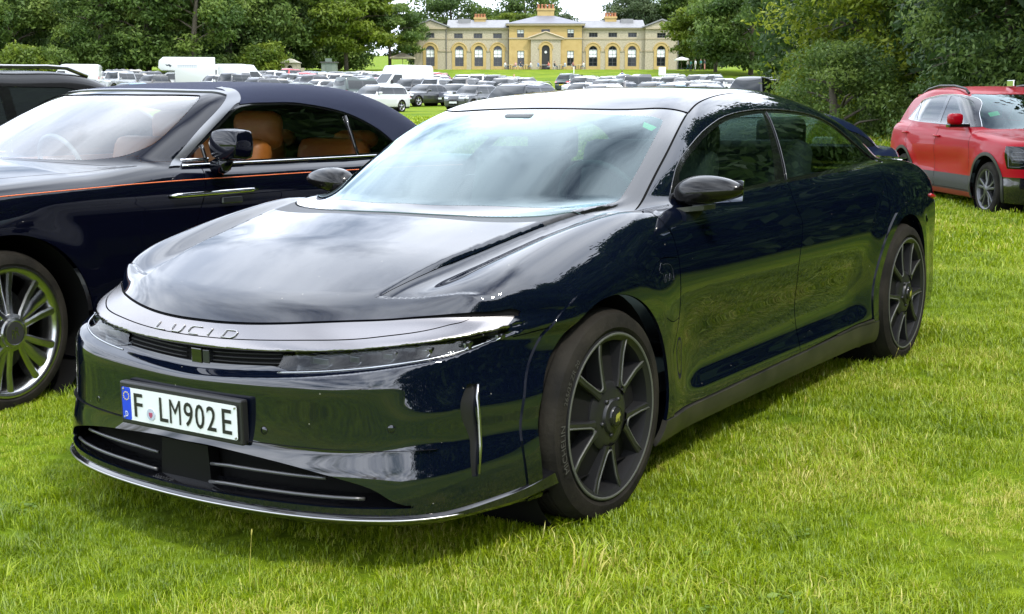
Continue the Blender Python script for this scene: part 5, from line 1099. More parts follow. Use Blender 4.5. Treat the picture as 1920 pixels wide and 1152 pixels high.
def tree_meshes(seed, Ht, Rc, low, nblob, nleaf, leaf, m, rb=(.22, .34), flat=.75, droop=0.0, limbs=9, shape=1.0):
    """returns trunk mesh, crown mesh. Crown from 'low' to Ht; clumps along limbs"""
    r = np.random.default_rng(seed); tb = MB(); tr_ = max(.16, Ht*.022)
    ax = [(0, 0, -.3), (r.normal(0, .1), r.normal(0, .1), Ht*.3), (r.normal(0, .25), r.normal(0, .25), Ht*.6), (r.normal(0, .3), r.normal(0, .3), Ht*.88)]
    tb.tube(ax, [tr_*1.25, tr_, tr_*.65, tr_*.15], 8); C = []; Rb = []
    for i in range(limbs):
        q = 2.4*i+r.uniform(-.4, .4); z0 = low+.25*(Ht-low)*r.uniform(0, 1)+(Ht-low)*.5*i/limbs; z0 = min(z0, Ht*.8); f = (z0-low)/(Ht-low+1e-6); ln = Rc*(1.0-.45*f)*r.uniform(.7, 1.0)
        p0 = np.array((0, 0, z0*.85)); p1 = p0+np.array((math.cos(q)*ln*.5, math.sin(q)*ln*.5, ln*.28)); p2 = p0+np.array((math.cos(q)*ln, math.sin(q)*ln, ln*(.35-droop)))
        tb.tube([p0, p1, p2], [tr_*.42, tr_*.25, tr_*.06], 6)
    # clump centres: filling an egg-shaped crown, more of them near its skin
    k = 0
    while len(C) < nblob and k < nblob*40:
        k += 1; z = r.uniform(0, 1); q = r.uniform(0, 2*math.pi); prof = math.sin(math.pi*(z*.86+.10)**shape)**.6 if 0 < z < 1 else 0
        rad = Rc*prof*math.sqrt(r.uniform(.25, 1.0)); 
        C.append((rad*math.cos(q), rad*math.sin(q), low+(Ht-low)*z*.93)); Rb.append(r.uniform(*rb)*Rc*(.75+.4*prof))
    C = np.array(C); Rb = np.array(Rb); n = nleaf*len(C); bi = np.repeat(np.arange(len(C)), nleaf)
    d = r.normal(size=(n, 3)); d[:, 2] = np.where(d[:, 2] < 0, d[:, 2]*.55, d[:, 2]); d /= np.linalg.norm(d, axis=1)[:, None]; rad = Rb[bi]*(r.uniform(0, 1, n)**.35)
    # lumpy clump surface
    ph = r.uniform(0, 6.28, (len(C), 3)); wob = 1+.28*np.sin(d[:, 0]*4.5+ph[bi, 0])*np.sin(d[:, 1]*4.5+ph[bi, 1])+.18*np.sin(d[:, 2]*7+ph[bi, 2]); rad = rad*wob
    p = C[bi]+d*rad[:, None]*np.array((1, 1, flat)); p[:, 2] -= droop*Rb[bi]*np.abs(d[:, 0])*.6; p[:, 2] = np.maximum(p[:, 2], low*.5+.05)
    nrm = d*.6+r.normal(size=(n, 3))*.65+np.array((0, 0, .35)); nrm /= np.linalg.norm(nrm, axis=1)[:, None]; t = np.cross(nrm, r.normal(size=(n, 3))); t /= np.linalg.norm(t, axis=1)[:, None]+1e-9; b = np.cross(nrm, t)
    s = leaf*r.uniform(.6, 1.25, n)[:, None]; V = np.stack([p-t*s, p-b*s*.42+nrm*s*.12, p+t*s, p+b*s*.42+nrm*s*.12], 1).reshape(-1, 3); I = np.arange(n)*4; F = np.stack([I, I+1, I+2, I+3], 1)
    tint = np.clip(.45+r.normal(0, .24, len(C))[bi]+r.normal(0, .13, n), 0, 1)  # random green per clump, spread widened to paint in lit clusters
    me = bpy.data.meshes.new('crown'); me.vertices.add(len(V)); me.vertices.foreach_set('co', V.astype(np.float32).ravel()); me.loops.add(F.size); me.loops.foreach_set('vertex_index', F.astype(np.int32).ravel()); me.polygons.add(len(F)); me.polygons.foreach_set('loop_start', np.arange(0, F.size, 4, dtype=np.int32)); me.update(calc_edges=True)
    at_ = me.attributes.new('tint', 'FLOAT', 'POINT'); at_.data.foreach_set('value', np.repeat(tint, 4).astype(np.float32)); me.materials.append(m)
    tm = bpy.data.meshes.new('trunk'); tm.from_pydata(tb.v, [], tb.f); tm.update(); tm.polygons.foreach_set('use_smooth', np.ones(len(tm.polygons), bool)); tm.materials.append(BARK); return tm, me
LEAF_D = leaf_mat('leaf_deep', (.054, .098, .026), (.106, .170, .038), (.175, .240, .050)); LEAF_M = leaf_mat('leaf_mid', (.058, .106, .024), (.115, .180, .036), (.190, .255, .050)); LEAF_Y = leaf_mat('leaf_yellow', (.060, .100, .012), (.125, .180, .018), (.215, .265, .028)); LEAF_G = leaf_mat('leaf_greygreen', (.035, .060, .025), (.070, .105, .042), (.12, .16, .07))
TK = {}
def tree_kind(k, *a, **kw): TK[k] = tree_meshes(*a, **kw)
#            seed  Ht   Rc  low nblob nleaf leaf
tree_kind('oak', 1, 16, 7.2, 1.2, 62, 300, .34, LEAF_D, limbs=11)
tree_kind('lime', 2, 18, 6.2, 1.0, 62, 300, .33, LEAF_M, limbs=10)
tree_kind('beech', 3, 14, 7.5, 1.5, 56, 300, .34, LEAF_D, flat=.55, droop=.15)
tree_kind('maple', 4, 11, 6.8, 2.6, 52, 320, .30, LEAF_Y, flat=.4, droop=.05, rb=(.20, .30))
tree_kind('ash', 5, 15, 6.0, 2.0, 60, 240, .33, LEAF_G, limbs=12)
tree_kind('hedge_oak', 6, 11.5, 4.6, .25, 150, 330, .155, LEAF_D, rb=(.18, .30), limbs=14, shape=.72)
tree_kind('hazel', 7, 7.2, 3.7, .2, 90, 360, .105, LEAF_M, rb=(.17, .30), limbs=14, droop=.2, shape=.70)
tree_kind('shrub', 8, 3.4, 2.2, .05, 40, 300, .085, LEAF_M, rb=(.25, .4), limbs=8, shape=.7)
tree_kind('bush_far', 9, 4.5, 3.6, .1, 30, 240, .28, LEAF_M, rb=(.3, .42), limbs=6, shape=.7)
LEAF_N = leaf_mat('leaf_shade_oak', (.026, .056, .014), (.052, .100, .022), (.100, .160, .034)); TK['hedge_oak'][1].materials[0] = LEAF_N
TREE_N = [0]
def tree(kind, x, y, sc=1.0, rz=None, label='', name='tree', group=None, sz=None, leaf=None):
    TREE_N[0] += 1; rz = rz if rz is not None else TREE_N[0]*2.39
    o = empty(name, (x, y, float(gz(x, y))-.1), rz, label, 'tree' if 'shrub' not in name and 'bush' not in name else 'shrub', group); o.scale = (sc, sc, sz or sc)
    tm, cm = TK[kind]
    a = bpy.data.objects.new('trunk', tm); COL.objects.link(a); a.parent = o; b = bpy.data.objects.new('crown', cm); COL.objects.link(b); b.parent = o
    if leaf: b.material_slots[0].link = 'OBJECT'; b.material_slots[0].material = leaf
    return o
GL = 'dense trees of the wood behind the car park'
def px_x(u, Y): return (u-960)/PX*Y*1.0
# the wood on the left: front row then a taller row behind
for i, (u, Y, k, sc, lab) in enumerate([(-60, 186, 'lime', 1.05, None), (40, 196, 'oak', 1.12, None), (120, 205, 'oak', 1.1, None), (205, 190, 'lime', 1.0, None), (290, 192, 'oak', 1.05, None), (375, 188, 'lime', 1.02, None), (440, 198, 'oak', 1.15, None), (520, 204, 'beech', 1.2, None)]):
    tree(k, px_x(u, Y), Y, sc, label={'oak': 'dark broad oak at the front of the wood behind the vans', 'lime': 'mid green tall lime at the front of the wood behind the vans', 'beech': 'deep green spreading beech beside the small stone pavilion'}[k], group=GL if k != 'beech' else None, name='broadleaf_tree')
for u, Y, k, sc in [(-20, 232, 'oak', 1.5), (80, 236, 'lime', 1.35), (170, 230, 'oak', 1.45), (260, 234, 'lime', 1.4), (345, 232, 'oak', 1.5), (430, 236, 'lime', 1.4), (500, 236, 'oak', 1.3), (570, 238, 'lime', 1.22), (640, 240, 'oak', 1.12)]:
    tree(k, px_x(u, Y), Y, sc, label={'oak': 'tall dark oak rising in the back row of the wood', 'lime': 'tall mid green lime rising in the back row of the wood'}[k], group='tall trees in the back row of the wood', name='broadleaf_tree')
tree('maple', px_x(655, 206), 206, 1.28, label='yellow green spreading maple left of the stone house', name='broadleaf_tree')
tree('maple', px_x(735, 214), 214, 1.0, label='smaller yellow tinged maple close to the stone house wall', name='broadleaf_tree', leaf=LEAF_M)
tree('lime', px_x(560, 214), 214, .98, label='upright mid green lime behind the stone pavilion', name='broadleaf_tree')
tree('bush_far', px_x(510, 190), 190, 1.0, label='light green bush in front of the wood near the pavilion', name='broadleaf_shrub', leaf=LEAF_Y)
tree('bush_far', px_x(55, 172), 172, 1.0, label='light green bush at the foot of the wood', name='broadleaf_shrub', leaf=LEAF_Y); tree('bush_far', px_x(110, 180), 180, .9, label='pale green bush beside a lime at the wood edge', name='broadleaf_shrub')
# behind the house
tree('oak', px_x(845, 262), 262, 1.17, label='round dark oak rising behind the left wing of the house', name='broadleaf_tree')
tree('oak', px_x(985, 268), 268, 1.16, label='dark oak rising behind the middle chimney of the house', name='broadleaf_tree')
tree('maple', px_x(972, 250), 250, 1.05, label='bright yellow green tree left of the middle chimney', name='broadleaf_tree')
tree('ash', px_x(1072, 258), 258, .80, label='grey green ash right of the middle chimney', name='broadleaf_tree')
tree('ash', px_x(1120, 275), 275, .78, label='thin grey green tree far behind the right wing', name='broadleaf_tree')
tree('lime', px_x(1180, 262), 262, .97, label='tall lime behind the right chimney of the house', name='broadleaf_tree', leaf=LEAF_G)
tree('oak', px_x(1235, 270), 270, 1.2, label='dark oak behind the right end of the house', name='broadleaf_tree')
tree('ash', px_x(795, 255), 255, .72, label='low grey green ash behind the left gable of the house', name='broadleaf_tree')
tree('lime', px_x(1300, 262), 262, 1.2, label='broad lime behind the yellow edged beeches', name='broadleaf_tree')
# right of the house
tree('maple', px_x(1335, 198), 198, 1.05, label='yellow green tree beside the right end of the house', name='broadleaf_tree')
tree('beech', px_x(1400, 186), 186, 1.05, label='deep green beech shading the lawn right of the house', name='broadleaf_tree', leaf=LEAF_M)
tree('oak', px_x(1400, 225), 225, 1.25, label='tall oak behind the shaded lawn right of the house', name='broadleaf_tree')
tree('lime', px_x(1475, 170), 170, 1.0, label='lime standing behind the near hazel boughs', name='broadleaf_tree', leaf=LEAF_D)
tree('oak', px_x(1480, 220), 220, 1.4, label='big oak far behind the near hazel boughs', name='broadleaf_tree')
# near tree belt on the right
GB = 'belt of trees beside the red crossover'
tree('hazel', 12.2, 43, 1.0, label='sunlit hazel with drooping yellow green boughs beside the black off-roader', name='broadleaf_tree', leaf=leaf_mat('leaf_hazel_sunlit', (.070, .115, .010), (.175, .225, .018), (.300, .335, .030)))  # brighter, yellower leaf colours paint in the sun on the boughs
tree('hazel', 14.8, 40, 1.15, label='mid green hazel in the belt behind the red crossover', name='broadleaf_tree', group=GB)
tree('hazel', 15.4, 36.3, .82, label='low hazel with leaves coloured as if sunlit behind the red crossover tail', name='broadleaf_tree', leaf=MATS['leaf_hazel_sunlit'])
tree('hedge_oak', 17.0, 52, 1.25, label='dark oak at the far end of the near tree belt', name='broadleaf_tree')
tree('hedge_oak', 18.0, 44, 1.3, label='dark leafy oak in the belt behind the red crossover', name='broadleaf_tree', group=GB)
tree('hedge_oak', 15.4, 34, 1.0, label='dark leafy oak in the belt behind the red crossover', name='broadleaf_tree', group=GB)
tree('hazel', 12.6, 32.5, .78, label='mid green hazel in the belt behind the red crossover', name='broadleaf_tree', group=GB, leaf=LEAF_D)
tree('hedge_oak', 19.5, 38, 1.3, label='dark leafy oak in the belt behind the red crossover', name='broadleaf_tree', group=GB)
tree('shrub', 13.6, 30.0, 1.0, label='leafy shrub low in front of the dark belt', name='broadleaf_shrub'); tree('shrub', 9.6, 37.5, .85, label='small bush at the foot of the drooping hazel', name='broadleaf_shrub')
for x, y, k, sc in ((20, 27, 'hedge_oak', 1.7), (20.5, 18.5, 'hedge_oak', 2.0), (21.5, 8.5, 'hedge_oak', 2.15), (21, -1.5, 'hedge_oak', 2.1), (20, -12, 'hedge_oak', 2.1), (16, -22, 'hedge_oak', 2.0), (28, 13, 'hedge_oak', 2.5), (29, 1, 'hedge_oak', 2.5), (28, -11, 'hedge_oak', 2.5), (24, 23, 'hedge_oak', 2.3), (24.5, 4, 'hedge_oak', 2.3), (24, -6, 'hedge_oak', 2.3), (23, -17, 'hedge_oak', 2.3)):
    tree(k, x, y, sc, label={'hedge_oak': 'dark leafy oak of the belt continuing past the red crossover', 'hazel': 'hazel of the belt continuing past the red crossover'}[k], name='broadleaf_tree', group='belt of trees past the red crossover')

# ------------------------------------------------------------------ the stone house on the rise
def fill_holes(outer, holes, y, flip=False):
    """flat wall face with openings, in the x-z plane at depth y"""
    bm = bmesh.new(); ed = []
    for lp in [outer]+holes:
        vs = [bm.verts.new((p[0], y, p[1])) for p in lp]; ed += [bm.edges.new((vs[i], vs[(i+1) % len(vs)])) for i in range(len(vs))]
    bmesh.ops.triangle_fill(bm, edges=ed, use_beauty=True, use_dissolve=False, normal=(0, -1, 0)); bm.verts.index_update()
    V = [v.co[:] for v in bm.verts]; F = [[v.index for v in f.verts] for f in bm.faces]; bm.free(); return V, F
def rect(x0, x1, z0, z1): return [(x0, z0), (x1, z0), (x1, z1), (x0, z1)]
def arch(cx, w_, z0, zt, n=10): r = w_/2; return [(cx-r, z0), (cx+r, z0)]+[(cx+r*math.cos(math.pi*i/n), zt-r+r*math.sin(math.pi*i/n)) for i in range(n+1)]
def build_house():
    Y0 = 221.0; s = Y0/PX*1.0; c = 1/3.765; ux = lambda q: (770+q*c-1022.5)*s; zz = lambda q: (495-q)*c*s
    X0 = (1022.5-960)*s; base = float(gz(X0, Y0))-.05
    root = empty('stone_house', (X0, Y0, base), label='long yellow stone country house with arched windows and clay chimney pots', cat='house')
    FL = mat('flint_wall', (.31, .27, .19), .9, noise=(5, .35, 10, (.45, .395, .285)), bump=(5, .6)); YB = mat('yellow_brick', (.38, .265, .095), .85, noise=(1.2, .6, 9, (.48, .355, .145)), bump=(7, .3)); ST = mat('pale_stone', (.36, .30, .20), .8)
    SL = mat('slate_roof', (.17, .17, .18), .6, noise=(1.5, .6, 8, (.25, .25, .25))); SL2 = mat('blue_slate', (.13, .135, .16), .5, noise=(1.2, .6, 8, (.19, .19, .22))); DK = mat('window_dark', (.015, .018, .02), .08); BL = mat('window_blind', (.85, .87, .86), .5); WF = mat('window_frame_grey', (.10, .10, .10), .5); POT = mat('clay_pot', (.40, .17, .09), .8)
    WOOD = mat('dark_door', (.02, .018, .016), .5)
    def wall(x0, x1, z1, holes, y, m, name='wall', dep=8.0):
        V, F = fill_holes(rect(x0, x1, 0, z1), holes, y); mb = MB(); mb.add(V, F)
        for h in holes:
            n = len(h); mb.add([(p[0], y, p[1]) for p in h]+[(p[0], y+.35, p[1]) for p in h], [(i, (i+1) % n, n+(i+1) % n, n+i) for i in range(n)])
        mb.add([(x0, y, 0), (x0, y+dep, 0), (x0, y+dep, z1), (x0, y, z1)], [(0, 1, 2, 3)]); mb.add([(x1, y, 0), (x1, y+dep, 0), (x1, y+dep, z1), (x1, y, z1)], [(0, 3, 2, 1)]); mb.add([(x0, y+dep, 0), (x1, y+dep, 0), (x1, y+dep, z1), (x0, y+dep, z1)], [(0, 1, 2, 3)])
        return mb.build(name, m, root, fixn=False)
    def window(h, y, arched, blind=.5, bars=(3, 6)):
        xs = [p[0] for p in h]; zs_ = [p[1] for p in h]; x0, x1, z0, z1 = min(xs), max(xs), min(zs_), max(zs_)
        w_ = MB(); n = len(h); cx, cz = (x0+x1)/2, (z0+z1)/2; k = .88
        inn = [(cx+(p[0]-cx)*k, cz+(p[1]-cz)*(1-(1-k)*(x1-x0)/(z1-z0))) for p in h]
        w_.add([(p[0], y+.18, p[1]) for p in h]+[(p[0], y+.18, p[1]) for p in inn], [(i, (i+1) % n, n+(i+1) % n, n+i) for i in range(n)])
        for i in range(1, bars[0]): q = x0+(x1-x0)*i/bars[0]; w_.box((q-.025, y+.19, z0), (q+.025, y+.23, z1-(.06 if not arched else .18)))
        for i in range(1, bars[1]): q = z0+(z1-z0)*i/bars[1]; w_.box((x0, y+.195, q-.022), (x1, y+.225, q+.022))
        o = w_.build('window', WF, root, fixn=False)
        zb = z0+(z1-z0)*(1-blind); lo = [p for p in h if p[1] <= zb]; hi_ = [p for p in h if p[1] > zb]
        g = MB(); g.add([(x0, y+.25, z0), (x1, y+.25, z0), (x1, y+.25, zb), (x0, y+.25, zb)], [(0, 1, 2, 3)]); g.build('pane', DK, o, fixn=False)
        if blind > 0:
            zt = z1-(x1-x0)*.42 if arched else z1
            g = MB(); g.add([(x0, y+.25, zb), (x1, y+.25, zb), (x1, y+.25, zt), (x0, y+.25, zt)], [(0, 1, 2, 3)]); g.build('blind', BL, o, fixn=False)
            if arched: g = MB(); g.add([(p[0], y+.25, max(p[1], zt)) for p in h[2:]], [tuple(range(len(h)-2))]); g.build('pane', DK, o, fixn=False)
    def surround(cx, y, w_o, w_i, z0, zt_o, zt_i):
        o_ = arch(cx, w_o, 0.02, zt_o); i_ = arch(cx, w_i, z0, zt_i); V, F = fill_holes(o_, [i_], y-.09); m = MB(); m.add(V, F); n = len(o_); m.add([(p[0], y-.09, p[1]) for p in o_]+[(p[0], y, p[1]) for p in o_], [(i, (i+1) % n, n+(i+1) % n, n+i) for i in range(n)]); m.build('brick_surround', YB, root, fixn=False)
        m = MB(); r = w_o/2+.10; m.tube([(cx+r*math.cos(q), y-.08, zt_o-w_o/2+r*math.sin(q)) for q in np.linspace(0, math.pi, 13)], .11, 5); m.build('arch_moulding', YB, root)
    zw, zs_, zsill, zi = zz(222), zz(335), zz(472), zz(368)
    aw = 60*c*s; ow = 100*c*s
    def wing(x0, x1, cxs, ups, y, uph):
        H = [arch(ux(q), aw, zsill, zz(333)) for q in cxs]+[rect(ux(q)-30*c*s, ux(q)+30*c*s, zz(uph[1]), zz(uph[0])) for q in ups]
        wall(ux(x0), ux(x1), zw, H, y, FL)
        for q in cxs: window(arch(ux(q), aw, zsill, zz(333)), y, True, .55, (2, 5)); surround(ux(q), y, ow, aw, zsill, zz(316), zz(333))
        for q in ups: window(rect(ux(q)-30*c*s, ux(q)+30*c*s, zz(uph[1]), zz(uph[0])), y, False, 0, (3, 2))
        m = MB()
        edges = [ux(x0)]+sum([[ux(q)-ow/2, ux(q)+ow/2] for q in cxs], [])+[ux(x1)]
        for a, b in zip(edges[::2], edges[1::2]): m.box((a, y-.10, zi-.12), (b, y+.02, zi+.12))
        m.build('impost_band', ST, root); m = MB(); m.box((ux(x0), y-.08, zz(286)-.10), (ux(x1), y+.02, zz(286)+.10)); m.build('string_course', ST, root)
        m = MB(); m.box((ux(x0), y-.35, zw), (ux(x1), y+.3, zw+.28)); m.build('eaves_cornice', ST, root)
    wing(265, 695, (350, 485, 617), (345, 480, 615), 0, (248, 282)); wing(1197, 1635, (1277, 1412, 1547), (1277, 1412, 1548), 0, (243, 274))
    for x0, x1 in ((40, 265), (1635, 1860)):
        cq = (x0+x1)/2-2; wing(x0, x1, (cq,), (cq,), -.6, (246, 280))
        xa, xb = ux(x0)-.3, ux(x1)+.3; za = zw+.28; m = MB(); m.prism([(xa, za), (xb, za), ((xa+xb)/2, za+1.15)], -.9, 8, 'y'); m.build('gable', FL, root)
        m = MB(); m.add([(xa-.25, -1.15, za-.03), ((xa+xb)/2, -1.15, za+1.22), (xb+.25, -1.15, za-.03), (xa-.25, -1.15, za+.2), ((xa+xb)/2, -1.15, za+1.48), (xb+.25, -1.15, za+.2)]+[(xa-.25, 8, za-.03), ((xa+xb)/2, 8, za+1.22), (xb+.25, 8, za-.03), (xa-.25, 8, za+.2), ((xa+xb)/2, 8, za+1.48), (xb+.25, 8, za+.2)], [(0, 1, 4, 3), (1, 2, 5, 4), (3, 4, 10, 9), (4, 5, 11, 10), (0, 6, 7, 1), (1, 7, 8, 2), (0, 3, 9, 6), (2, 8, 11, 5)]); m.build('gable_roof', SL, root)
    for x0, x1 in ((265, 695), (1197, 1635)):   # low slate roofs of the wings
        xa, xb = ux(x0), ux(x1); za = zw+.28; m = MB(); m.add([(xa, -.5, za), (xb, -.5, za), (xb, 4, za+1.55), (xa, 4, za+1.55), (xa, 8.3, za), (xb, 8.3, za)], [(0, 1, 2, 3), (3, 2, 5, 4), (0, 3, 4), (1, 5, 2)]); m.build('wing_roof', SL, root)
    # centre block
    xa, xb, y = ux(695), ux(1197), -1.0; zc_ = zz(198); wn = [rect(ux(752), ux(800), zz(470), zz(368)), rect(ux(1095), ux(1142), zz(470), zz(368)), rect(ux(750), ux(798), zz(278), zz(225)), rect(ux(1096), ux(1142), zz(278), zz(222)), rect(ux(918), ux(976), zz(248), zz(222))]
    wall(xa, xb, zc_, wn[:4], y, YB, dep=10)
    for h in wn[:4]: window(h, y, False, .45, (2, 4))
    m = MB(); m.box((ux(918), y-.03, zz(247)), (ux(976), y+.02, zz(223)), 0); m.build('window', DK, root)
    m = MB(); m.box((xa-.05, y-.10, zz(284)-.12), (xb+.05, y+.02, zz(284)+.12)); m.build('string_course', ST, root); m = MB(); m.box((xa-.5, y-.55, zc_), (xb+.5, y+10.4, zc_+.32)); m.build('eaves_cornice', ST, root)
    za = zc_+.32; zt = zz(122); tx0, tx1 = ux(893), ux(1010); m = MB(); m.add([(xa-.6, y-.65, za), (xb+.6, y-.65, za), (xb+.6, y+10.5, za), (xa-.6, y+10.5, za), (tx0, y+3.8, zt), (tx1, y+3.8, zt), (tx1, y+6, zt), (tx0, y+6, zt)], [(0, 1, 5, 4), (1, 2, 6, 5), (2, 3, 7, 6), (3, 0, 4, 7), (4, 5, 6, 7)]); m.build('hipped_roof', SL2, root)
    def chimney(x0, x1, zb, zt_, yy, pots, ph):
        m = MB(); m.box((x0, yy, zb), (x1, yy+2.0, zt_-.3)); m.box((x0-.12, yy-.12, zt_-.3), (x1+.12, yy+2.12, zt_)); ch = m.build('chimney', YB, root)
        for i in range(pots):
            q = x0+.2+(x1-x0-.4)*i/(pots-1)
            for j, yj in enumerate((.5, 1.5)): m = MB(); m.lathe([(.20, 0), (.16, ph*.8), (.20, ph*.85), (.19, ph), (.13, ph), (.12, ph*.5)], 10, 'z', (q, yy+yj, zt_)); m.build('chimney_pot', POT, ch, True)
    chimney(ux(893), ux(1010), zt-.5, zz(72), y+3.9, 5, 30*c*s); chimney(ux(452), ux(530), zw+.6, zz(132), 3.0, 4, 24*c*s); chimney(ux(1368), ux(1446), zw+.6, zz(126), 3.0, 4, 26*c*s)
    # pedimented porch
    pa, pb, py = ux(845), ux(1050), -1.6; cx = (pa+pb)/2; zp = zz(286); door = arch(cx, 55*c*s, .02, zz(330)); wall(pa, pb, zp, [door], py, FL, 'porch_wall', .7); surround(cx, py, 88*c*s, 55*c*s, .02, zz(312), zz(330))
    m = MB(); m.prism([(p[0], p[1]) for p in door], py+.30, py+.36, 'y'); dr = m.build('door', WOOD, root); m = MB(); m.lathe([(0, 0), (.22, .0), (.24, .05), (.1, .05)], 16, 'y', (cx, py+.2, zz(378))); m.build('door_wreath', mat('wreath_white', (.6, .6, .58), .7), dr)
    m = MB(); m.prism([(pa-.35, zp), (pb+.35, zp), (cx, zp+40*c*s)], py-.15, py+.8, 'y'); m.build('pediment', ST, root)
    for a, b in ((pa-.5, cx), (pb+.5, cx)): m = MB(); m.tube([(a, py-.2, zp+.05), (b, py-.2, zp+41*c*s+.08)], .16, 4); m.build('pediment_moulding', ST, root)
    m = MB(); m.box((pa-.5, py-.25, zp-.18), (pb+.5, py+.1, zp+.02)); m.build('pediment_base', ST, root)
    for q in (692, 1200, 262, 1862): m = MB(); m.tube([(ux(q), -.75 if q in (262, 1862) else -.25, .1), (ux(q), -.75 if q in (262, 1862) else -.25, zw)], .07, 6); m.build('downpipe', WF, root)
    V, F = text_mesh('1878', .55); mobj('date_stone', [(cx+x, py-.17, zp+.25+z) for x, z, _ in V], F, mat('carved_grey', (.28, .24, .17), .8), root) if False else None
    m = MB(); m.box((ux(340), 2.0, zw+1.0), (ux(425), 5, zw+1.9)); m.build('roof_light', SL, root); m = MB(); m.box((ux(1475), 2.0, zw+1.0), (ux(1560), 5, zw+1.9)); m.build('roof_light', SL, root)
    return root
HOUSE = build_house()
def small_structures():
    ST = mat('pale_stone', ()); 
    # little stone pavilion at the wood edge
    Y = 190; p = world_at(545, 138, Y); s = Y/PX; r = empty('stone_pavilion', (p[0], Y, float(gz(p[0], Y))), label='small weathered stone pavilion with low pitched roof at wood edge', cat='pavilion')
    zb = p[2]-float(gz(p[0], Y)); h = 24*s+zb; m = MB(); V, F = fill_holes(rect(-15*s, 15*s, 0, h*.8), [arch(1*s, 9*s, 0.1, h*.62)], -1.0); m.add(V, F); m.box((-15*s, -.95, 0), (-14*s, 2, h*.8)); m.box((14*s, -.95, 0), (15*s, 2, h*.8)); m.box((-15*s, 1.9, 0), (15*s, 2, h*.8)); m.build('wall', mat('weathered_stone', (.24, .21, .15), .9, noise=(2, .6, 8, (.36, .32, .24))), r, fixn=False)
    m = MB(); m.prism([(-17*s, h*.8), (17*s, h*.8), (2*s, h*1.1)], -1.3, 2.3, 'y'); m.build('roof', mat('pavilion_roof', (.42, .39, .33), .8), r); m = MB(); m.box((15*s, -.9, 0), (27*s, -.5, h*.42)); m.build('side_wall', mat('weathered_stone', ()), r)
    Y = 196; p = world_at(616, 118, Y); g = float(gz(p[0], Y)); r = empty('shed', (p[0], Y, g), label='plain grey green shed front under dark trees', cat='shed'); m = MB(); m.box((-1.1, 0, 0), (1.1, 2, p[2]-g)); m.build('wall', mat('shed_grey', (.16, .19, .16), .8), r); m = MB(); m.box((-1.3, -.2, p[2]-g), (1.3, 2.2, p[2]-g+.15)); m.build('roof', mat('shed_roof', (.08, .08, .08), .8), r); m = MB(); m.box((-.5, -.05, .05), (.5, .0, 2.1)); m.build('door', mat('shed_door', (.13, .16, .14), .8), r)
    def parasol(u, v0, v1, hw, Y, label, col):
        p = world_at(u, v1, Y); g = float(gz(p[0], Y)); s = Y/PX; z0, z1 = p[2]-g, world_at(u, v0, Y)[2]-g; r = empty('garden_parasol', (p[0], Y, g), label=label, cat='parasol'); m = MB(); q = hw*s
        m.add([(-q, -q, z0), (q, -q, z0), (q, q, z0), (-q, q, z0), (0, 0, z1), (-q, -q, z0-.25), (q, -q, z0-.25), (q, q, z0-.25), (-q, q, z0-.25)], [(0, 1, 4), (1, 2, 4), (2, 3, 4), (3, 0, 4), (0, 5, 6, 1), (1, 6, 7, 2), (2, 7, 8, 3), (3, 8, 5, 0)]); m.build('canopy', mat('canopy_'+col[0], col[1], .8), r)
        m = MB(); m.tube([(0, 0, 0), (0, 0, z1)], .05, 6); m.build('pole', WOODP, r); m = MB(); m.lathe([(0, .12), (.35, .10), (.4, 0)], 12, 'z'); m.build('base', M_BLK, r)
    WOODP = mat('pole_wood', (.12, .09, .06), .7)
    parasol(755, 99, 108, 22, 214, 'beige pyramid parasol beside the left end of the house', ('beige', (.55, .46, .34))); parasol(1278, 107, 111, 12, 214, 'white flat parasol beside the right end of the house', ('white', (.7, .7, .66)))
    for i, (u, v, Y, h, lab) in enumerate(((800, 146, 128, 1.15, 'short white marker post by a white car'), (809, 149, 126, 1.15, 'short white marker post by a white car'), (888, 144, 130, 1.35, 'white rope post between two parked estates'), (1074, 133, 150, 2.1, 'tall thin white pole on the lawn'), (1050, 150, 128, .9, 'low striped marker post on the lawn'), (1056, 152, 126, .9, 'low striped marker post on the lawn'))):
        x = px_x(u, Y); r = empty('marker_post', (x, Y, float(gz(x, Y))), label=lab, cat='post', group={'short white marker post by a white car': 'white marker posts', 'low striped marker post on the lawn': 'striped marker posts'}.get(lab)); m = MB(); m.tube([(0, 0, 0), (0, 0, h)], .05, 8); m.build('post', mat('post_white', (.75, .75, .74), .5), r); m = MB(); m.lathe([(0, h+.03), (.04, h+.025), (.055, h)], 8, 'z'); m.build('post_cap', M_BLK if 'striped' in lab else mat('post_white', ()), r)
    x = px_x(1237, 118); r = empty('notice_board', (x, 118, float(gz(x, 118))), label='small blank white notice board among the parked cars', cat='sign'); m = MB(); m.box((-.32, -.02, 1.75), (.32, .02, 2.5)); m.build('board', mat('post_white', ()), r); m = MB(); m.tube([(0, .05, 0), (0, .05, 2.4)], .035, 6); m.build('post', M_BLK, r)
small_structures()

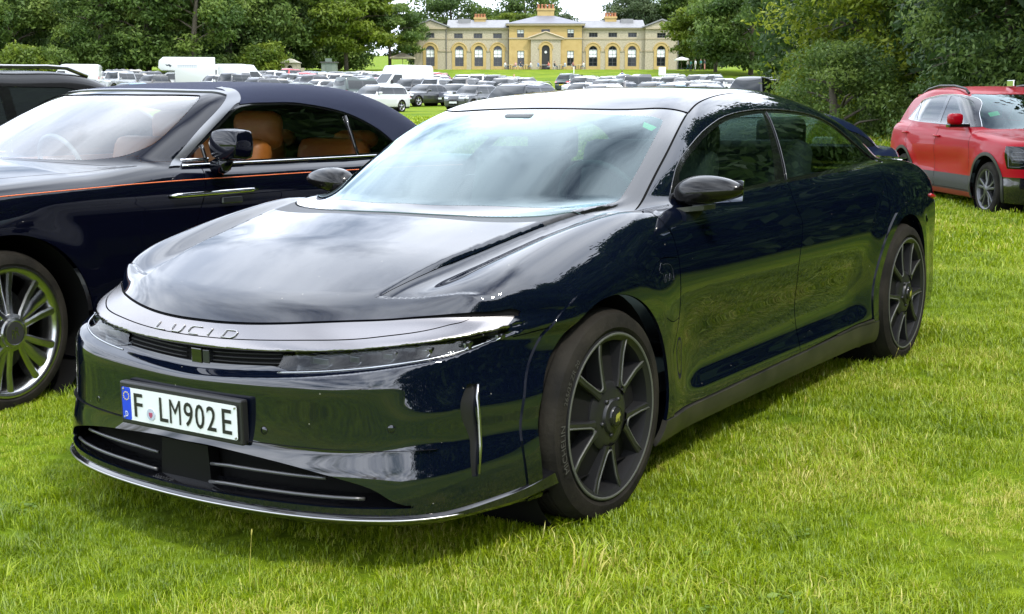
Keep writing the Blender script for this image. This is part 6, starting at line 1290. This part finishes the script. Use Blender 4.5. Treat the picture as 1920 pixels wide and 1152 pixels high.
# ------------------------------------------------------------------ people, far off
def cap(p, a, b, r0, r1):
    a = np.array(a); b = np.array(b); ab = b-a; t = np.clip(((p-a)@ab)/(ab@ab), 0, 1); return np.linalg.norm(p-a-t[:, None]*ab, axis=1)-(r0+(r1-r0)*t)
def figure(pose_):
    """joint positions for a figure facing +x"""
    J = dict(hip=(0, 0, .92), chest=(.0, 0, 1.28), neck=(.01, 0, 1.47), head=(.03, 0, 1.62))
    if pose_ == 'stand': J.update(kn=[(.02, .10, .50), (.0, -.10, .50)], ft=[(.0, .11, .06), (-.02, -.11, .06)], el=[(-.04, .25, 1.14), (-.02, -.25, 1.14)], ha=[(.06, .24, .90), (.10, -.22, .90)])
    if pose_ == 'walk': J.update(kn=[(.18, .09, .50), (-.06, -.09, .48)], ft=[(.26, .09, .06), (-.32, -.09, .12)], el=[(-.14, .25, 1.15), (.08, -.25, 1.14)], ha=[(-.10, .24, .92), (.24, -.22, 1.0)])
    if pose_ == 'sit': J = dict(hip=(0, 0, .52), chest=(-.04, 0, .88), neck=(-.02, 0, 1.07), head=(.02, 0, 1.22), kn=[(.42, .12, .50), (.42, -.12, .50)], ft=[(.40, .12, .06), (.44, -.12, .06)], el=[(.04, .26, .80), (.06, -.26, .80)], ha=[(.30, .16, .76), (.32, -.14, .76)])
    return J
PEOPLE = {}
def person_meshes(pose_):
    if pose_ in PEOPLE: return PEOPLE[pose_]
    J = figure(pose_)
    P_ = lambda x, y, z: np.stack([x, y, z], 1)
    def torso(p): return smin(cap(p, J['hip'], J['chest'], .145, .165), cap(p, (J['chest'][0], .13, J['chest'][2]+.08), (J['chest'][0], -.13, J['chest'][2]+.08), .075, .075), .10)
    def arms(p, f=1.0): return np.minimum.reduce([smin(cap(p, (J['chest'][0], s*.18, J['chest'][2]+.09), J['el'][i], .055, .042), cap(p, J['el'][i], tuple(np.array(J['el'][i])+f*(np.array(J['ha'][i])-np.array(J['el'][i]))), .042, .032), .03) for i, s in ((0, 1), (1, -1))])
    def legs(p): return np.minimum.reduce([smin(cap(p, (J['hip'][0], s*.09, J['hip'][2]), J['kn'][i], .085, .058), cap(p, J['kn'][i], J['ft'][i], .055, .038), .04) for i, s in ((0, 1), (1, -1))])
    def feet(p): return np.minimum.reduce([cap(p, (J['ft'][i][0]-.04, J['ft'][i][1], .04), (J['ft'][i][0]+.16, J['ft'][i][1], .03), .042, .034) for i in (0, 1)])
    def head(p): h = np.array(J['head']); q = (p-h)/np.array((.095, .075, .118)); return (np.linalg.norm(q, axis=1)-1)*.09
    def body(x, y, z):
        p = P_(x, y, z); f = smin(torso(p)+.015, smin(arms(p), smin(legs(p)+.012, cap(p, J['chest'], J['head'], .06, .055), .05), .06), .06)
        h = np.array(J['head']); nose = cap(p, h+np.array((.085, 0, -.005)), h+np.array((.105, 0, -.025)), .012, .014)
        hands = np.minimum.reduce([cap(p, J['ha'][i], tuple(np.array(J['ha'][i])+np.array((.05, 0, -.05))), .036, .028) for i in (0, 1)])
        return smin(smin(smin(f, head(p), .04), nose, .02), smin(hands, feet(p)+.01, .01), .03)
    def shirt(x, y, z): p = P_(x, y, z); return np.maximum(smin(torso(p), arms(p, .25), .05)-.012, J['hip'][2]-.04-z)
    def trousers(x, y, z): p = P_(x, y, z); f = smin(legs(p)-.012, cap(p, (J['hip'][0], .07, J['hip'][2]), (J['hip'][0], -.07, J['hip'][2]), .115, .115), .06); return np.maximum(f, .12-z)
    def hair(x, y, z): p = P_(x, y, z); h = np.array(J['head']); return np.maximum(head(p)-.016, np.maximum((x-h[0])*.8+(h[2]+.02-z), h[2]-.09-z))
    def shoes(x, y, z): return feet(P_(x, y, z))
    out_ = []
    for nm, F in (('body', body), ('shirt', shirt), ('trousers', trousers), ('hair', hair), ('shoes', shoes)):
        V, Q = surface_net(F, (-.5, -.45, -.02), (.7, .45, 1.85), .03, 1, sym=False, it=3)
        me = bpy.data.meshes.new(nm); me.from_pydata(V.tolist(), [], Q.tolist()); me.update(); me.polygons.foreach_set('use_smooth', np.ones(len(me.polygons), bool)); me.materials.append(None); out_.append((nm, me))
    PEOPLE[pose_] = out_; return out_
def person(u, Y, pose_, face, shirt, trousers, hair, label, group=None, x=None, z=None, sc=1.0, pack=None):
    x = px_x(u, Y) if x is None else x; o = empty('person', (x, Y, float(gz(x, Y)) if z is None else z), math.radians(face), label, 'person', group); o.scale = (sc,)*3
    cols = dict(body=(.50, .30, .20), shirt=shirt, trousers=trousers, hair=hair, shoes=(.04, .035, .03)); b = None
    for nm, me in person_meshes(pose_):
        q = bpy.data.objects.new(nm, me); COL.objects.link(q); q.parent = o; q.material_slots[0].link = 'OBJECT'; q.material_slots[0].material = mat('cloth_%s_%.2f_%.2f_%.2f' % ((nm in ('body',) and 'skin' or 'fabric',)+tuple(cols[nm])), cols[nm], .8)
    if pack: m = MB(); m.box((-.34, -.16, 1.0), (-.14, .16, 1.45), .05); m.build('backpack_strap', mat('pack_blue', pack, .7), o, True, auto=50)
    return o
def build_people():
    BR, BK, BD = (.06, .035, .02), (.015, .013, .012), (.35, .25, .12)
    person(1163, 148, 'walk', 90, (.72, .72, .74), (.40, .36, .28), BR, 'person in white shirt walking up the lawn with blue backpack', pack=(.03, .06, .20))
    person(931, 122, 'stand', 200, (.72, .85, .03), (.02, .02, .025), BK, 'person in bright yellow safety vest standing behind parked cars')
    person(835, 126, 'stand', 180, (.30, .20, .55), (.10, .11, .16), BK, 'person in purple shirt beside a white car'); person(842, 125, 'stand', 100, (.55, .12, .25), (.03, .03, .04), BR, 'person in pink red top next to one in purple')
    person(964, 126, 'stand', 250, (.74, .73, .70), (.6, .58, .52), BD, 'person in pale clothes beside the parked black cars')
    person(1148 - 59, 124, 'stand', 90, (.05, .07, .06), (.05, .05, .06), BK, 'person in dark top beside a white off-roader')
    for u, Y, f, s, t, lab in ((1284, 205, 0, (.55, .50, .42), (.05, .10, .12), 'person in cream top and teal trousers near the white parasol'), (1290, 203, 20, (.10, .30, .25), (.05, .06, .08), 'person in green top near the white parasol'), (1298, 208, 170, (.72, .72, .72), (.55, .55, .5), 'person in all white beside the house end'), (1308, 209, 190, (.08, .30, .28), (.03, .03, .04), 'person in teal jacket beside the shaded trees'), (1315, 209, 160, (.05, .05, .06), (.55, .25, .2), 'person in black top and coral trousers by the shaded trees')):
        person(u, Y, 'walk' if u < 1290 else 'stand', f, s, t, BK, lab)
    # terrace tables with people sitting at them
    SH = [((.70, .70, .70), 'white'), ((.55, .30, .28), 'salmon'), ((.05, .06, .08), 'black'), ((.62, .60, .55), 'cream'), ((.20, .28, .45), 'blue'), ((.6, .15, .12), 'red'), ((.08, .08, .07), 'charcoal'), ((.45, .5, .55), 'pale blue'), ((.30, .12, .10), 'maroon'), ((.66, .66, .62), 'ivory')]
    ti = 0
    for k, u in enumerate((957, 985, 1018, 1048, 1082)):
        Y = 217.2; x = px_x(u, Y); z = HOUSE.location.z-.05; z = max(float(gz(x, Y)), z-.2); NM = ('first', 'second', 'third', 'fourth', 'fifth')[k]
        t = empty('garden_table', (x, Y, z), 0, 'round white terrace table, %s along the house from the left' % NM if False else 'round white terrace table in front of the house', 'table', 'terrace tables'); m = MB(); m.lathe([(0, .74), (.5, .74), (.5, .71), (0, .71)], 16, 'z'); m.build('table_top', mat('post_white', ()), t); m = MB(); m.lathe([(.04, .71), (.04, .05), (.25, .0)], 8, 'z'); m.build('leg', M_BLK, t)
        for j, dx_ in enumerate((-.85, .85)):
            c_ = empty('garden_chair', (x+dx_, Y, z), 0 if dx_ < 0 else math.pi, 'slim garden chair at a terrace table', 'chair', 'terrace chairs'); m = MB(); m.box((-.22, -.22, .40), (.24, .22, .44)); m.build('seat', mat('post_white', ()), c_); m = MB(); m.box((-.25, -.22, .44), (-.21, .22, .88)); m.build('backrest', mat('post_white', ()), c_)
            for a in (-.2, .2):
                for b in (-.2, .2): m = MB(); m.tube([(a, b, 0), (a, b, .40)], .02, 5); m.build('leg', M_BLK, c_)
            sh_, nm = SH[ti]; ti += 1; person(0, Y, 'sit', 0 if dx_ < 0 else 180, sh_, (.06, .07, .10), (BK, BR, BD)[ti % 3], 'person in %s top sitting at a terrace table' % nm, x=x+dx_, z=z)
build_people()

# ------------------------------------------------------------------ far parked cars and vans
def paint(name, c, metal=.0): return mat('paint_'+name, c, .32, metal, coat=1, coat_rough=.03)
PT = {'black': paint('black', (.006, .006, .007)), 'navy': paint('navy', (.006, .009, .022)), 'grey': paint('grey', (.06, .062, .066), .4), 'silver': paint('silver', (.34, .35, .36), .6), 'white': paint('white', (.48, .49, .49)), 'red': paint('red', (.36, .012, .015)), 'green': paint('green', (.010, .028, .022)), 'blue': paint('blue', (.10, .20, .28), .3), 'beige': paint('beige', (.42, .37, .30)), 'bronze': paint('bronze', (.09, .085, .08), .4)}
BASE = {}
def base_car(kind, **k): BASE[kind] = dict(k)
#                L     W     H    hood  belt  cowl  rf    rr    tail  deck  wb   fo  R
CARS = {'saloon': (4.85, 1.88, 1.46, .96, .96, .85, .15, -1.15, -1.75, 1.0, 2.9, .88, .34), 'hatchback': (4.15, 1.78, 1.48, .96, .95, 1.0, .35, -1.35, -1.95, .98, 2.58, .85, .32), 'estate': (4.75, 1.84, 1.50, .97, .97, .95, .2, -1.85, -2.25, 1.02, 2.8, .9, .33), 'suv': (4.65, 1.92, 1.70, 1.08, 1.08, .95, .3, -1.75, -2.2, 1.12, 2.75, .88, .37), 'offroader': (4.75, 1.98, 1.92, 1.22, 1.20, .85, .45, -2.1, -2.32, 1.22, 2.75, .80, .40)}
CAR_N = {}
def parked(kind, u, D, head, col, label, group=None, x=None, dz=0.0):
    x = px_x(u, D) if x is None else x
    key = kind
    if key not in BASE:
        L, W, H, hood, belt, cowl, rf, rr, tail, deck, wb, fo, R = CARS[kind]
        r = empty(kind+'_car'); generic_car(kind, L, W, H, hood, belt, cowl, rf, rr, tail, deck, wb, fo, R, h=.075, parent=r, paint=PT['black'], rail=kind in ('suv', 'estate'), tum=.22 if kind == 'offroader' else .34); BASE[key] = r; o = r; used = False
        sw = PT[col]
        for ch in o.children:
            if ch.type == 'MESH' and ch.material_slots and ch.material_slots[0].material == PT['black']: ch.material_slots[0].link = 'OBJECT'; ch.material_slots[0].material = sw
    else:
        o = copy_tree(BASE[key])
        for ch in o.children:
            if ch.type == 'MESH' and ch.material_slots and ch.name.split('.')[0] in ('body', 'door_mirror'): ch.material_slots[0].link = 'OBJECT'; ch.material_slots[0].material = PT[col]
    o.location = (x, D, float(gz(x, D))+dz); o.rotation_euler = (0, 0, math.radians(head)); tag(o, label, 'car', group); return o
def van(u, D, head, L, W, H, label, name='panel_van', kind='van', col='white', mark=False):
    x = px_x(u, D); root = empty(name, (x, D, float(gz(x, D))), math.radians(head), label, 'van'); hw = W/2; xf, xr = L/2, -L/2; P_ = PT[col]; glass = mat('car_glass_dark', ())
    def prof_mesh(prof, hw0, hw1, zb, zt, nm, m, bev=.06):
        bm = bmesh.new(); lo = [bm.verts.new((p[0], -1, p[1])) for p in prof]; f = bm.faces.new(lo); ex = bmesh.ops.extrude_face_region(bm, geom=[f]); 
        for v in ex['geom']:
            if isinstance(v, bmesh.types.BMVert): v.co.y = 1
        for v in bm.verts: t = min(max((v.co.z-zb)/(zt-zb), 0), 1); v.co.y *= hw0+(hw1-hw0)*t
        bmesh.ops.recalc_face_normals(bm, faces=bm.faces); bmesh.ops.bevel(bm, geom=bm.edges[:], offset=bev, segments=3, profile=.5, affect='EDGES'); bm.verts.index_update()
        o = mobj(nm, [v.co[:] for v in bm.verts], [[v.index for v in q.verts] for q in bm.faces], m, root, True); bm.free(); o.data.set_sharp_from_angle(angle=math.radians(35)); return o
    cowlx, cz = xf-.95, 1.18; wt = xf-1.75; wz = 2.0 if H > 2.2 else H-.12
    if kind == 'box':
        cabH = 1.98; prof_mesh([(xf, .35), (xf, .85), (xf-.15, 1.05), (cowlx, cz), (wt, cabH-.1), (wt-.3, cabH), (wt-.9, cabH), (wt-.9, .35)], hw-.12, hw-.28, cz, cabH, 'cab', P_)
        prof_mesh([(wt-.75, .75), (wt-.75, 2.02), (wt+.55, 2.06), (wt+.80, 2.30), (wt+.72, 3.0), (wt+.3, H), (xr, H), (xr, .75)], hw, hw, 0, 9, 'box_body', mat('paint_white_box', (.50, .52, .52), .5), .05)
        wz = cabH-.15
    else:
        prof_mesh([(xf, .35), (xf, .85), (xf-.12, 1.02), (cowlx, cz), (wt, wz), (wt-.35, H-.06), (wt-.8, H), (xr+.12, H-.02), (xr, H-.25), (xr, .35)], hw, hw-.16, 1.2, H, 'body', P_, .07)
    k = (wz-cz)
    def quad(nm, pts, m, t=.02): mb = MB(); n = len(pts); mb.add(pts, [tuple(range(n))]); return mb.build(nm, m, root, fixn=False)
    wyl, wyh = hw-.18-(.12 if kind == 'box' else 0), hw-.30-(.06 if kind == 'box' else 0); nx, nz_ = k, (cowlx-wt); ln = math.hypot(nx, nz_); ox, oz = nx/ln*.02, nz_/ln*.02
    quad('windscreen', [(cowlx-.05+ox, -wyl, cz+.05+oz), (cowlx-.05+ox, wyl, cz+.05+oz), (wt+.05+ox, wyh, wz-.04+oz), (wt+.05+ox, -wyh, wz-.04+oz)], glass)
    for s in (1, -1):
        yo = (hw-.12 if kind == 'box' else hw)
        f = lambda z: yo+.012-(.16 if kind != 'box' else .16)*max(0, (z-1.2)/((H if kind != 'box' else 2.15)-1.2)*(1 if kind != 'box' else 1))
        quad('side_window', [(cowlx-.30, s*f(1.22), 1.22), (wt-.75, s*f(1.22), 1.22), (wt-.75, s*f(wz-.1), wz-.1), (wt+.0, s*f(wz-.1), wz-.1)], glass)
        mb = MB(); mb.box((cowlx-.45, s*(yo+.02), 1.15), (cowlx-.33, s*(yo+.24), 1.50), .03); mb.build('door_mirror', M_BLK, root, True, auto=50)
        mb = MB(); mb.box((xf-.12, s*(yo-.42), .78), (xf+.012, s*(yo-.10), .98), .03); mb.build('headlamp', mat('headlamp_pale', ()), root, True, auto=50); mb = MB(); mb.box((xr-.012, s*(hw-.18), .9), (xr+.05, s*(hw-.04), 1.35)); mb.build('tail_lamp', mat('tail_red', ()), root)
        for cx in (xf-.85, xr+1.0): simple_wheel(root, cx, s*(yo+.005), .34, .34, .21, .22, M_ALU, 5)
    mb = MB(); mb.box((xf-.05, -.55, .60), (xf+.012, .55, .84)); mb.build('grille', M_BLK, root); mb = MB(); mb.box((xf-.08, -hw+.14, .33), (xf+.05, hw-.14, .52), .03); mb.build('bumper', M_BLK, root); mb = MB(); mb.box((xf+.04, -.26, .38), (xf+.062, .26, .49)); mb.build('number_plate', mat('plate_white', ()), root)
    if mark:
        bars = [(k*.17, e, .11, .05) for k in range(11) for e in (.16, .02)]; V = []; F = []
        for a_, e_, w2, h2 in bars: b_ = len(V); V += [(a_-1, e_, 0), (a_-1+w2, e_, 0), (a_-1+w2, e_+h2, 0), (a_-1, e_+h2, 0)]; F.append((b_, b_+1, b_+2, b_+3))

        for s in (1, -1):
            mobj('side_lettering', [(-.9-s*(x_*-1)*(-1) if False else -.95+(-x_ if s > 0 else x_)+.35, s*(hw+.006), 2.35+z_) for x_, z_, _ in V], F, mat('mark_blue', (.05, .10, .22), .5), root); mb = MB(); c0 = .95 if s > 0 else -2.2; mb.add([(c0+d, s*(hw+.006), 2.40+e) for d, e in ((0, .10), (.25, .26), (.42, .20), (.62, .24), (.50, .08), (.30, .10), (.18, -.04))], [tuple(range(7))]); mb.build('animal_mark', mat('mark_dark', (.02, .025, .04), .5), root, fixn=False)
    return root
van(148, 135, 186, 5.9, 2.05, 2.62, 'white panel van standing alone at the left of the wood'); van(352, 128, 193, 6.4, 2.15, 3.35, 'white box truck with blue lettering on its tall body', 'box_truck', 'box', mark=True); van(425, 142, 170, 5.4, 2.0, 2.55, 'white camper van behind a grey off-roader', 'camper_van'); van(471, 131, 12, 5.6, 2.0, 2.60, 'white delivery van beside the camper van'); van(752, 108, 222, 5.9, 2.05, 2.72, 'white high roof van parked near the black saloons')
C = parked
C('saloon', 797, 86, 232, 'black', 'black saloon with side glass towards the white high roof van'); C('saloon', 852, 88, 247, 'navy', 'navy saloon with broad grille beside the black saloon'); C('hatchback', 889, 76, 236, 'grey', 'grey hatchback between the navy saloon and the dark sport utility')
C('suv', 965, 48, 238, 'navy', 'dark navy sport utility close behind the main car roof', dz=-.1); C('offroader', 1405, 53, 226, 'black', 'big black off-roader beside the drooping hazel', dz=-.12); C('estate', 1120, 76, 238, 'white', 'white estate with roof rails behind the main car'); C('estate', 1305, 78, 236, 'silver', 'silver estate beside the big black off-roader'); C('hatchback', 1250, 84, 240, 'blue', 'pale blue hatchback between two estates')
C('offroader', 1168, 102, 205, 'grey', 'dark grey long off-roader in front of the lawn'); C('suv', 1218, 108, 225, 'white', 'white sport utility right of the grey off-roader'); C('suv', 1088, 112, 240, 'white', 'white sport utility beside the tall white pole'); C('hatchback', 1112, 116, 60, 'beige', 'beige hatchback beside a white sport utility'); C('suv', 1136, 114, 235, 'white', 'white sport utility half hidden by the grey off-roader')
C('suv', 1266, 108, 55, 'bronze', 'bronze sport utility near the notice board'); C('estate', 1302, 104, 240, 'silver', 'silver estate on the lawn edge right of the house'); C('hatchback', 1346, 118, 230, 'white', 'white hatchback alone near the shaded lawn'); C('estate', 1395, 112, 235, 'silver', 'silver estate behind the big black off-roader')
C('suv', 868, 124, 262, 'silver', 'silver sport utility facing the camera beside a rope post'); C('suv', 907, 122, 70, 'white', 'white sport utility with dark rear glass on the lawn edge'); C('suv', 938, 118, 65, 'black', 'black sport utility next to the person in yellow vest'); C('hatchback', 955, 128, 240, 'grey', 'grey hatchback behind the black sport utility'); C('suv', 818, 122, 250, 'white', 'white sport utility beside the person in purple'); C('suv', 830, 134, 60, 'red', 'dark red sport utility behind a white one')
C('offroader', 690, 90, 40, 'green', 'dark green off-roader in front of the white high roof van', dz=-.15); C('estate', 705, 72, 236, 'white', 'white estate with roof rails behind the convertible roof'); C('suv', 678, 116, 250, 'grey', 'grey sport utility with pale windscreen near the high roof van'); C('suv', 655, 128, 60, 'white', 'white sport utility beyond the grey one'); C('hatchback', 640, 104, 235, 'silver', 'silver hatchback in the row left of the green off-roader'); C('hatchback', 618, 110, 55, 'white', 'white hatchback seen from behind in the packed row'); C('suv', 588, 134, 70, 'red', 'red sport utility far back near the stone pavilion'); C('suv', 604, 120, 62, 'black', 'black sport utility in the packed row')
C('hatchback', 575, 126, 235, 'white', 'white hatchback below the stone pavilion'); C('saloon', 560, 96, 238, 'green', 'dark green saloon in the packed row'); C('suv', 545, 132, 230, 'silver', 'silver sport utility just left of the pavilion'); C('suv', 512, 100, 55, 'grey', 'grey sport utility seen from behind near the delivery van'); C('hatchback', 482, 108, 235, 'black', 'black hatchback in front of the delivery van'); C('offroader', 438, 116, 240, 'grey', 'grey off-roader in front of the camper van'); C('suv', 408, 124, 230, 'white', 'white sport utility right of the box truck')
C('suv', 292, 124, 245, 'bronze', 'bronze sport utility left of the box truck'); C('offroader', 228, 128, 250, 'silver', 'silver off-roader between the panel van and the box truck'); C('hatchback', 250, 92, 236, 'blue', 'pale blue hatchback behind the convertible windscreen'); C('hatchback', 312, 90, 238, 'silver', 'silver hatchback in front of the box truck'); C('estate', 182, 108, 60, 'black', 'black estate in front of the white panel van'); C('hatchback', 530, 116, 60, 'beige', 'beige hatchback near the delivery van'); C('hatchback', 665, 100, 240, 'bronze', 'bronze hatchback left of the green off-roader'); C('suv', 268, 132, 60, 'black', 'black sport utility behind the bronze one'); C('hatchback', 722, 122, 60, 'red', 'red hatchback beside the white high roof van'); C('hatchback', 1330, 100, 60, 'grey', 'grey hatchback beside a silver estate'); C('hatchback', 1182, 122, 60, 'silver', 'silver hatchback behind the grey off-roader')
# rows packed further back, told apart only by their place
NAMEK = {'hatchback': 'hatchback', 'suv': 'sport utility', 'estate': 'estate', 'saloon': 'saloon'}
_r = random.Random(5)
def row(u0, u1, n, D, heads, cols):
    for i in range(n):
        k = _r.choice(['hatchback', 'suv', 'hatchback', 'estate', 'suv']); c_ = _r.choice(cols)
        if abs(u0+(u1-u0)*i/(n-1)-352) < 45: continue
        C(k, u0+(u1-u0)*i/(n-1)+_r.uniform(-5, 5), D+_r.uniform(-2, 2), _r.choice(heads)+_r.uniform(-6, 6), c_, '%s %s in the packed rows of the field' % (c_, NAMEK[k]), '%s %s cars in the packed rows' % (c_, NAMEK[k]))
ALLC = ['white', 'white', 'black', 'silver', 'grey', 'red', 'navy', 'silver', 'beige', 'blue']
row(205, 700, 19, 143, (238, 58), ALLC); row(215, 690, 16, 155, (238, 58, 240), ALLC); row(520, 700, 6, 132, (238, 58), ALLC)
DKC = ['black', 'navy', 'grey', 'green', 'bronze', 'silver', 'white']
row(770, 1000, 9, 101, (238, 58), DKC); row(1075, 1325, 9, 125, (238, 58), DKC); row(1085, 1300, 6, 92, (238, 58), DKC)
# two closer neighbours
def neighbour(name, label, spec, x, y, head, p, h, rail=False, z=None, wheels=None):
    r = empty(name, (x, y, float(gz(x, y)) if z is None else z), math.radians(head), label, 'car'); generic_car(name, *spec, h=h, parent=r, paint=p, rail=rail, wheels=wheels); return r
NB = neighbour('suv_car', 'black sport utility with silver roof rails beyond the navy convertible', (4.9, 1.98, 1.62, 1.06, 1.06, .85, .2, -1.45, -2.25, 1.12, 2.95, .9, .38), -4.72, 9.5, 235.3, mat('paint_soft_black', (.004, .004, .0045), .5, coat=.45, coat_rough=.05, spec=.1), .035, True)
NC = neighbour('coupe_car', 'dark blue coupe parked behind the tail of the main car', (4.6, 1.9, 1.25, .88, .88, .7, -.05, -.75, -1.75, .91, 2.7, .9, .34), 2.02, 11.65, 235.3, paint('deep_blue', (.004, .008, .05)), .035)
